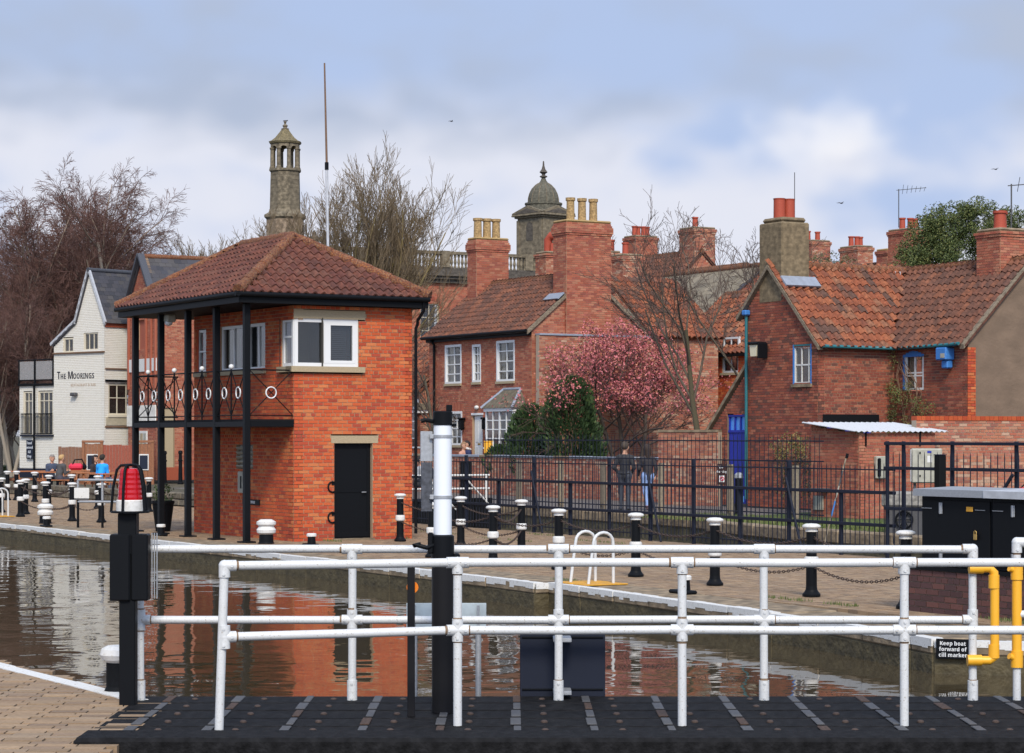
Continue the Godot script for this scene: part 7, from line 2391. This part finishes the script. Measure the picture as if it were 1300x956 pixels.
func small_things() -> void:
	var p := picnic_table(V(122, 83.4, .12), .55, "orange brown picnic table where the man in the blue T-shirt sits")
	dup(p, V(72, 84.8, .12), .4, "orange brown picnic table where the man in the dark blue jacket sits")
	dup(p, V(40, 87, .12), .5, "orange brown picnic table at the left end of the terrace")
	dup(p, V(98, 88.5, .12), .35, "orange brown picnic table holding the red bag")
	dup(p, V(148, 81, .12), .6, "orange brown picnic table right behind the red warning lamp")
	var b := thing("bag", "red and black holdall lying on a picnic table", "bag", V(98, 88.5, .862), .3)
	boxpart(b, "holdall", Vector3(-.33, 0, -.17), Vector3(.22, .26, .17), M.crimson, .09)
	boxpart(b, "end_pocket", Vector3(.16, .02, -.15), Vector3(.36, .24, .15), M.black, .07)
	tubepart(b, "handle", [Vector3(-.2, .2, .1), Vector3(-.1, .4, .05), Vector3(.18, .42, 0), Vector3(.28, .2, 0)], .028, M.black)
	var s := thing("parking_sign", "small dark brown no parking sign with red symbol in front of the blue door", "sign", V(916.5, 60, .15), 0)
	boxpart(s, "plate", Vector3(-.125, .76, 0), Vector3(.125, 1.31, .012), M.signbrown, .004)
	text(s, "No", .1, Vector3(-.04, 1.22, .012), Basis(), M.upvc)
	text(s, "Parking", .075, Vector3(0, 1.10, .012), Basis(), M.upvc)
	boxpart(s, "white_square", Vector3(-.07, .83, .012), Vector3(.07, 1.0, .016), M.upvc, 0)
	var rg := MB.new()
	rg.ring(Vector3(0, .915, .02), XP, UP, .05, .011, 18)
	rg.tube([Vector3(-.035, .95, .02), Vector3(.035, .88, .02)], [.011], 6)
	part("red_symbol", rg, M.crimson, s)
	tubepart(s, "post", [Vector3(0, 0, -.03), Vector3(0, 1.3, -.03)], .025, M.darkgrey)
	var bn := thing("post_bin", "slim black post bin with pale domed top in front of the blue door", "bin", V(938, 58.5, .15))
	var mb := MB.new()
	mb.lathe(Vector3.ZERO, [Vector2(.13, 0), Vector2(.11, .05), Vector2(.10, .1), Vector2(.10, .95)], 14)
	part("shaft", mb, M.blackrough, bn)
	mb = MB.new()
	mb.lathe(Vector3(0, .95, 0), [Vector2(.1, 0), Vector2(.12, .02), Vector2(.11, .1), Vector2(.06, .15), Vector2(0, .16)], 14)
	part("dome", mb, M.galv, bn)
	boxpart(bn, "blue_label", Vector3(.085, .35, .06), Vector3(.12, .5, .1), M.paleblue, 0)
	var y := thing("grit_box", "yellow box on a post at the foot of the white windowed house", "box", V(620, 80.6, .7))
	boxpart(y, "case", Vector3(-.15, .86, -.15), Vector3(.15, 1.27, .1), M.yellow, .03)
	boxpart(y, "lid", Vector3(-.165, 1.27, -.165), Vector3(.165, 1.31, .115), M.yellow, .02)
	boxpart(y, "post", Vector3(-.04, 0, -.05), Vector3(.04, .86, .03), M.darkgrey)

func more_materials() -> void:
	var lt := noise_tex(0.035, 0, 1, 9, 4)
	var lg := Gradient.new()
	lg.offsets = PackedFloat32Array([0.0, 0.28, 0.36, 0.46, 0.60, 0.72, 1.0])
	lg.colors = PackedColorArray([Color(.62, .60, .55), Color(.55, .50, .42), Color(.78, .48, .16), Color(.50, .30, .23), Color(.46, .27, .21), Color(.36, .25, .21), Color(.55, .48, .40)])
	lt.color_ramp = lg
	tex.lichen = lt
	M.lichen = mat(Color(.72, .68, .68), 0.95, "lichen", 1.1, 0.0, 0.8)
	M.blackworn = mat(Color(.014, .014, .016), 0.38, "", 1.0)
	M.whitepole = mat(Color(.70, .74, .80), 0.35, "", 1.0)
	M.petal = mat(Color(1, 1, 1), 0.8, "", 1.0)
	M.petal.backlight = Color(.5, .4, .4)
	M.deckblack = mat(Color(.020, .020, .022), 0.7, "blotch", 1.2, 0.0, 0.6)
	M.griprust = mat(Color(.10, .055, .035), 0.8, "blotch", 4.0)
	M.vergestone = mat(Color(.34, .27, .19), 0.9, "blotch", 1.0)
	M.frosted = mat(Color(.5, .5, .5), 0.3, "", 1.0)
	M.frosted.transparency = BaseMaterial3D.TRANSPARENCY_ALPHA
	M.frosted.albedo_color = Color(.72, .72, .72, .35)
	M.ruststain = mat(Color(.36, .24, .15), 0.9, "blotch", 9.0)
	M.slatey = mat(Color(.10, .11, .14), 0.7, "blotch", 3.0)
	M.orange = mat(Color(.75, .20, .01), 0.3, "", 1.0)
	M.palepanel = mat(Color(.55, .63, .66), 0.4, "coarse", 1.0)
	M.ochreyellow = mat(Color(.72, .36, .03), 0.6, "coarse", 1.5)
	M.brass = mat(Color(.45, .30, .10), 0.4, "", 1.0, 0.7)
	M.skyblue = mat(Color(.08, .28, .75), 0.2, "", 1.0)
	M.renderchimney = mat(Color(.31, .235, .14), 0.95, "blotch", 0.5, 0.0, 0.5)
	M.corrugated = mat(Color(.60, .62, .65), 0.5, "paintwear", 0.8, 0.1)
	M.concretepale = mat(Color(.44, .42, .38), 0.9, "blotch", 0.7, 0.0, 0.5)
	M.crimson = mat(Color(.60, .02, .06), 0.6, "", 1.0)
	M.creamwall = mat(Color(.66, .59, .45), 0.9, "coarse", 0.5)
	M.creamframe = mat(Color(.58, .53, .42), 0.6, "", 1.0)
	M.brickband = mat(Color(.33, .075, .035), 0.9, "fine", 0.8)
	M.beige = mat(Color(.48, .43, .32), 0.9, "coarse", 0.8)
	M.ink = mat(Color(.02, .02, .03), 0.7, "", 1.0)
	M.brownink = mat(Color(.38, .28, .20), 0.8, "", 1.0)
	M.darkpane = mat(Color(.13, .13, .14), 0.2, "", 1.0)
	M.greywoodwarm = mat(Color(.24, .12, .075), 0.85, "coarse", 1.5)
	M.redwood = mat(Color(.33, .085, .05), 0.8, "coarse", 1.5)
	M.towerpink = mat(Color(.36, .27, .19), 0.92, "blotch", 0.3, 0.0, 0.5)
	M.stonelichen = mat(Color(.27, .22, .12), 0.95, "blotch", 0.6, 0.0, 0.5)
	M.darkstone = mat(Color(.15, .13, .11), 0.95, "blotch", 0.4, 0.0, 0.5)
	M.domestone = mat(Color(.17, .16, .12), 0.9, "blotch", 0.4, 0.0, 0.4)
	M.signbrown = mat(Color(.05, .025, .02), 0.6, "", 1.0)
func _ready() -> void:
	R.seed = 7
	view_and_light()
	materials()
	more_materials()
	var clock := Time.get_ticks_msec()
	for step in [setting, control_building, brick_house, cottage, inn, skyline, foreground, towpath_things, fences, plants, people, small_things]:
		R.seed = 77 + hash(step.get_method())
		step.call()
		print(step.get_method(), " ", Time.get_ticks_msec() - clock)
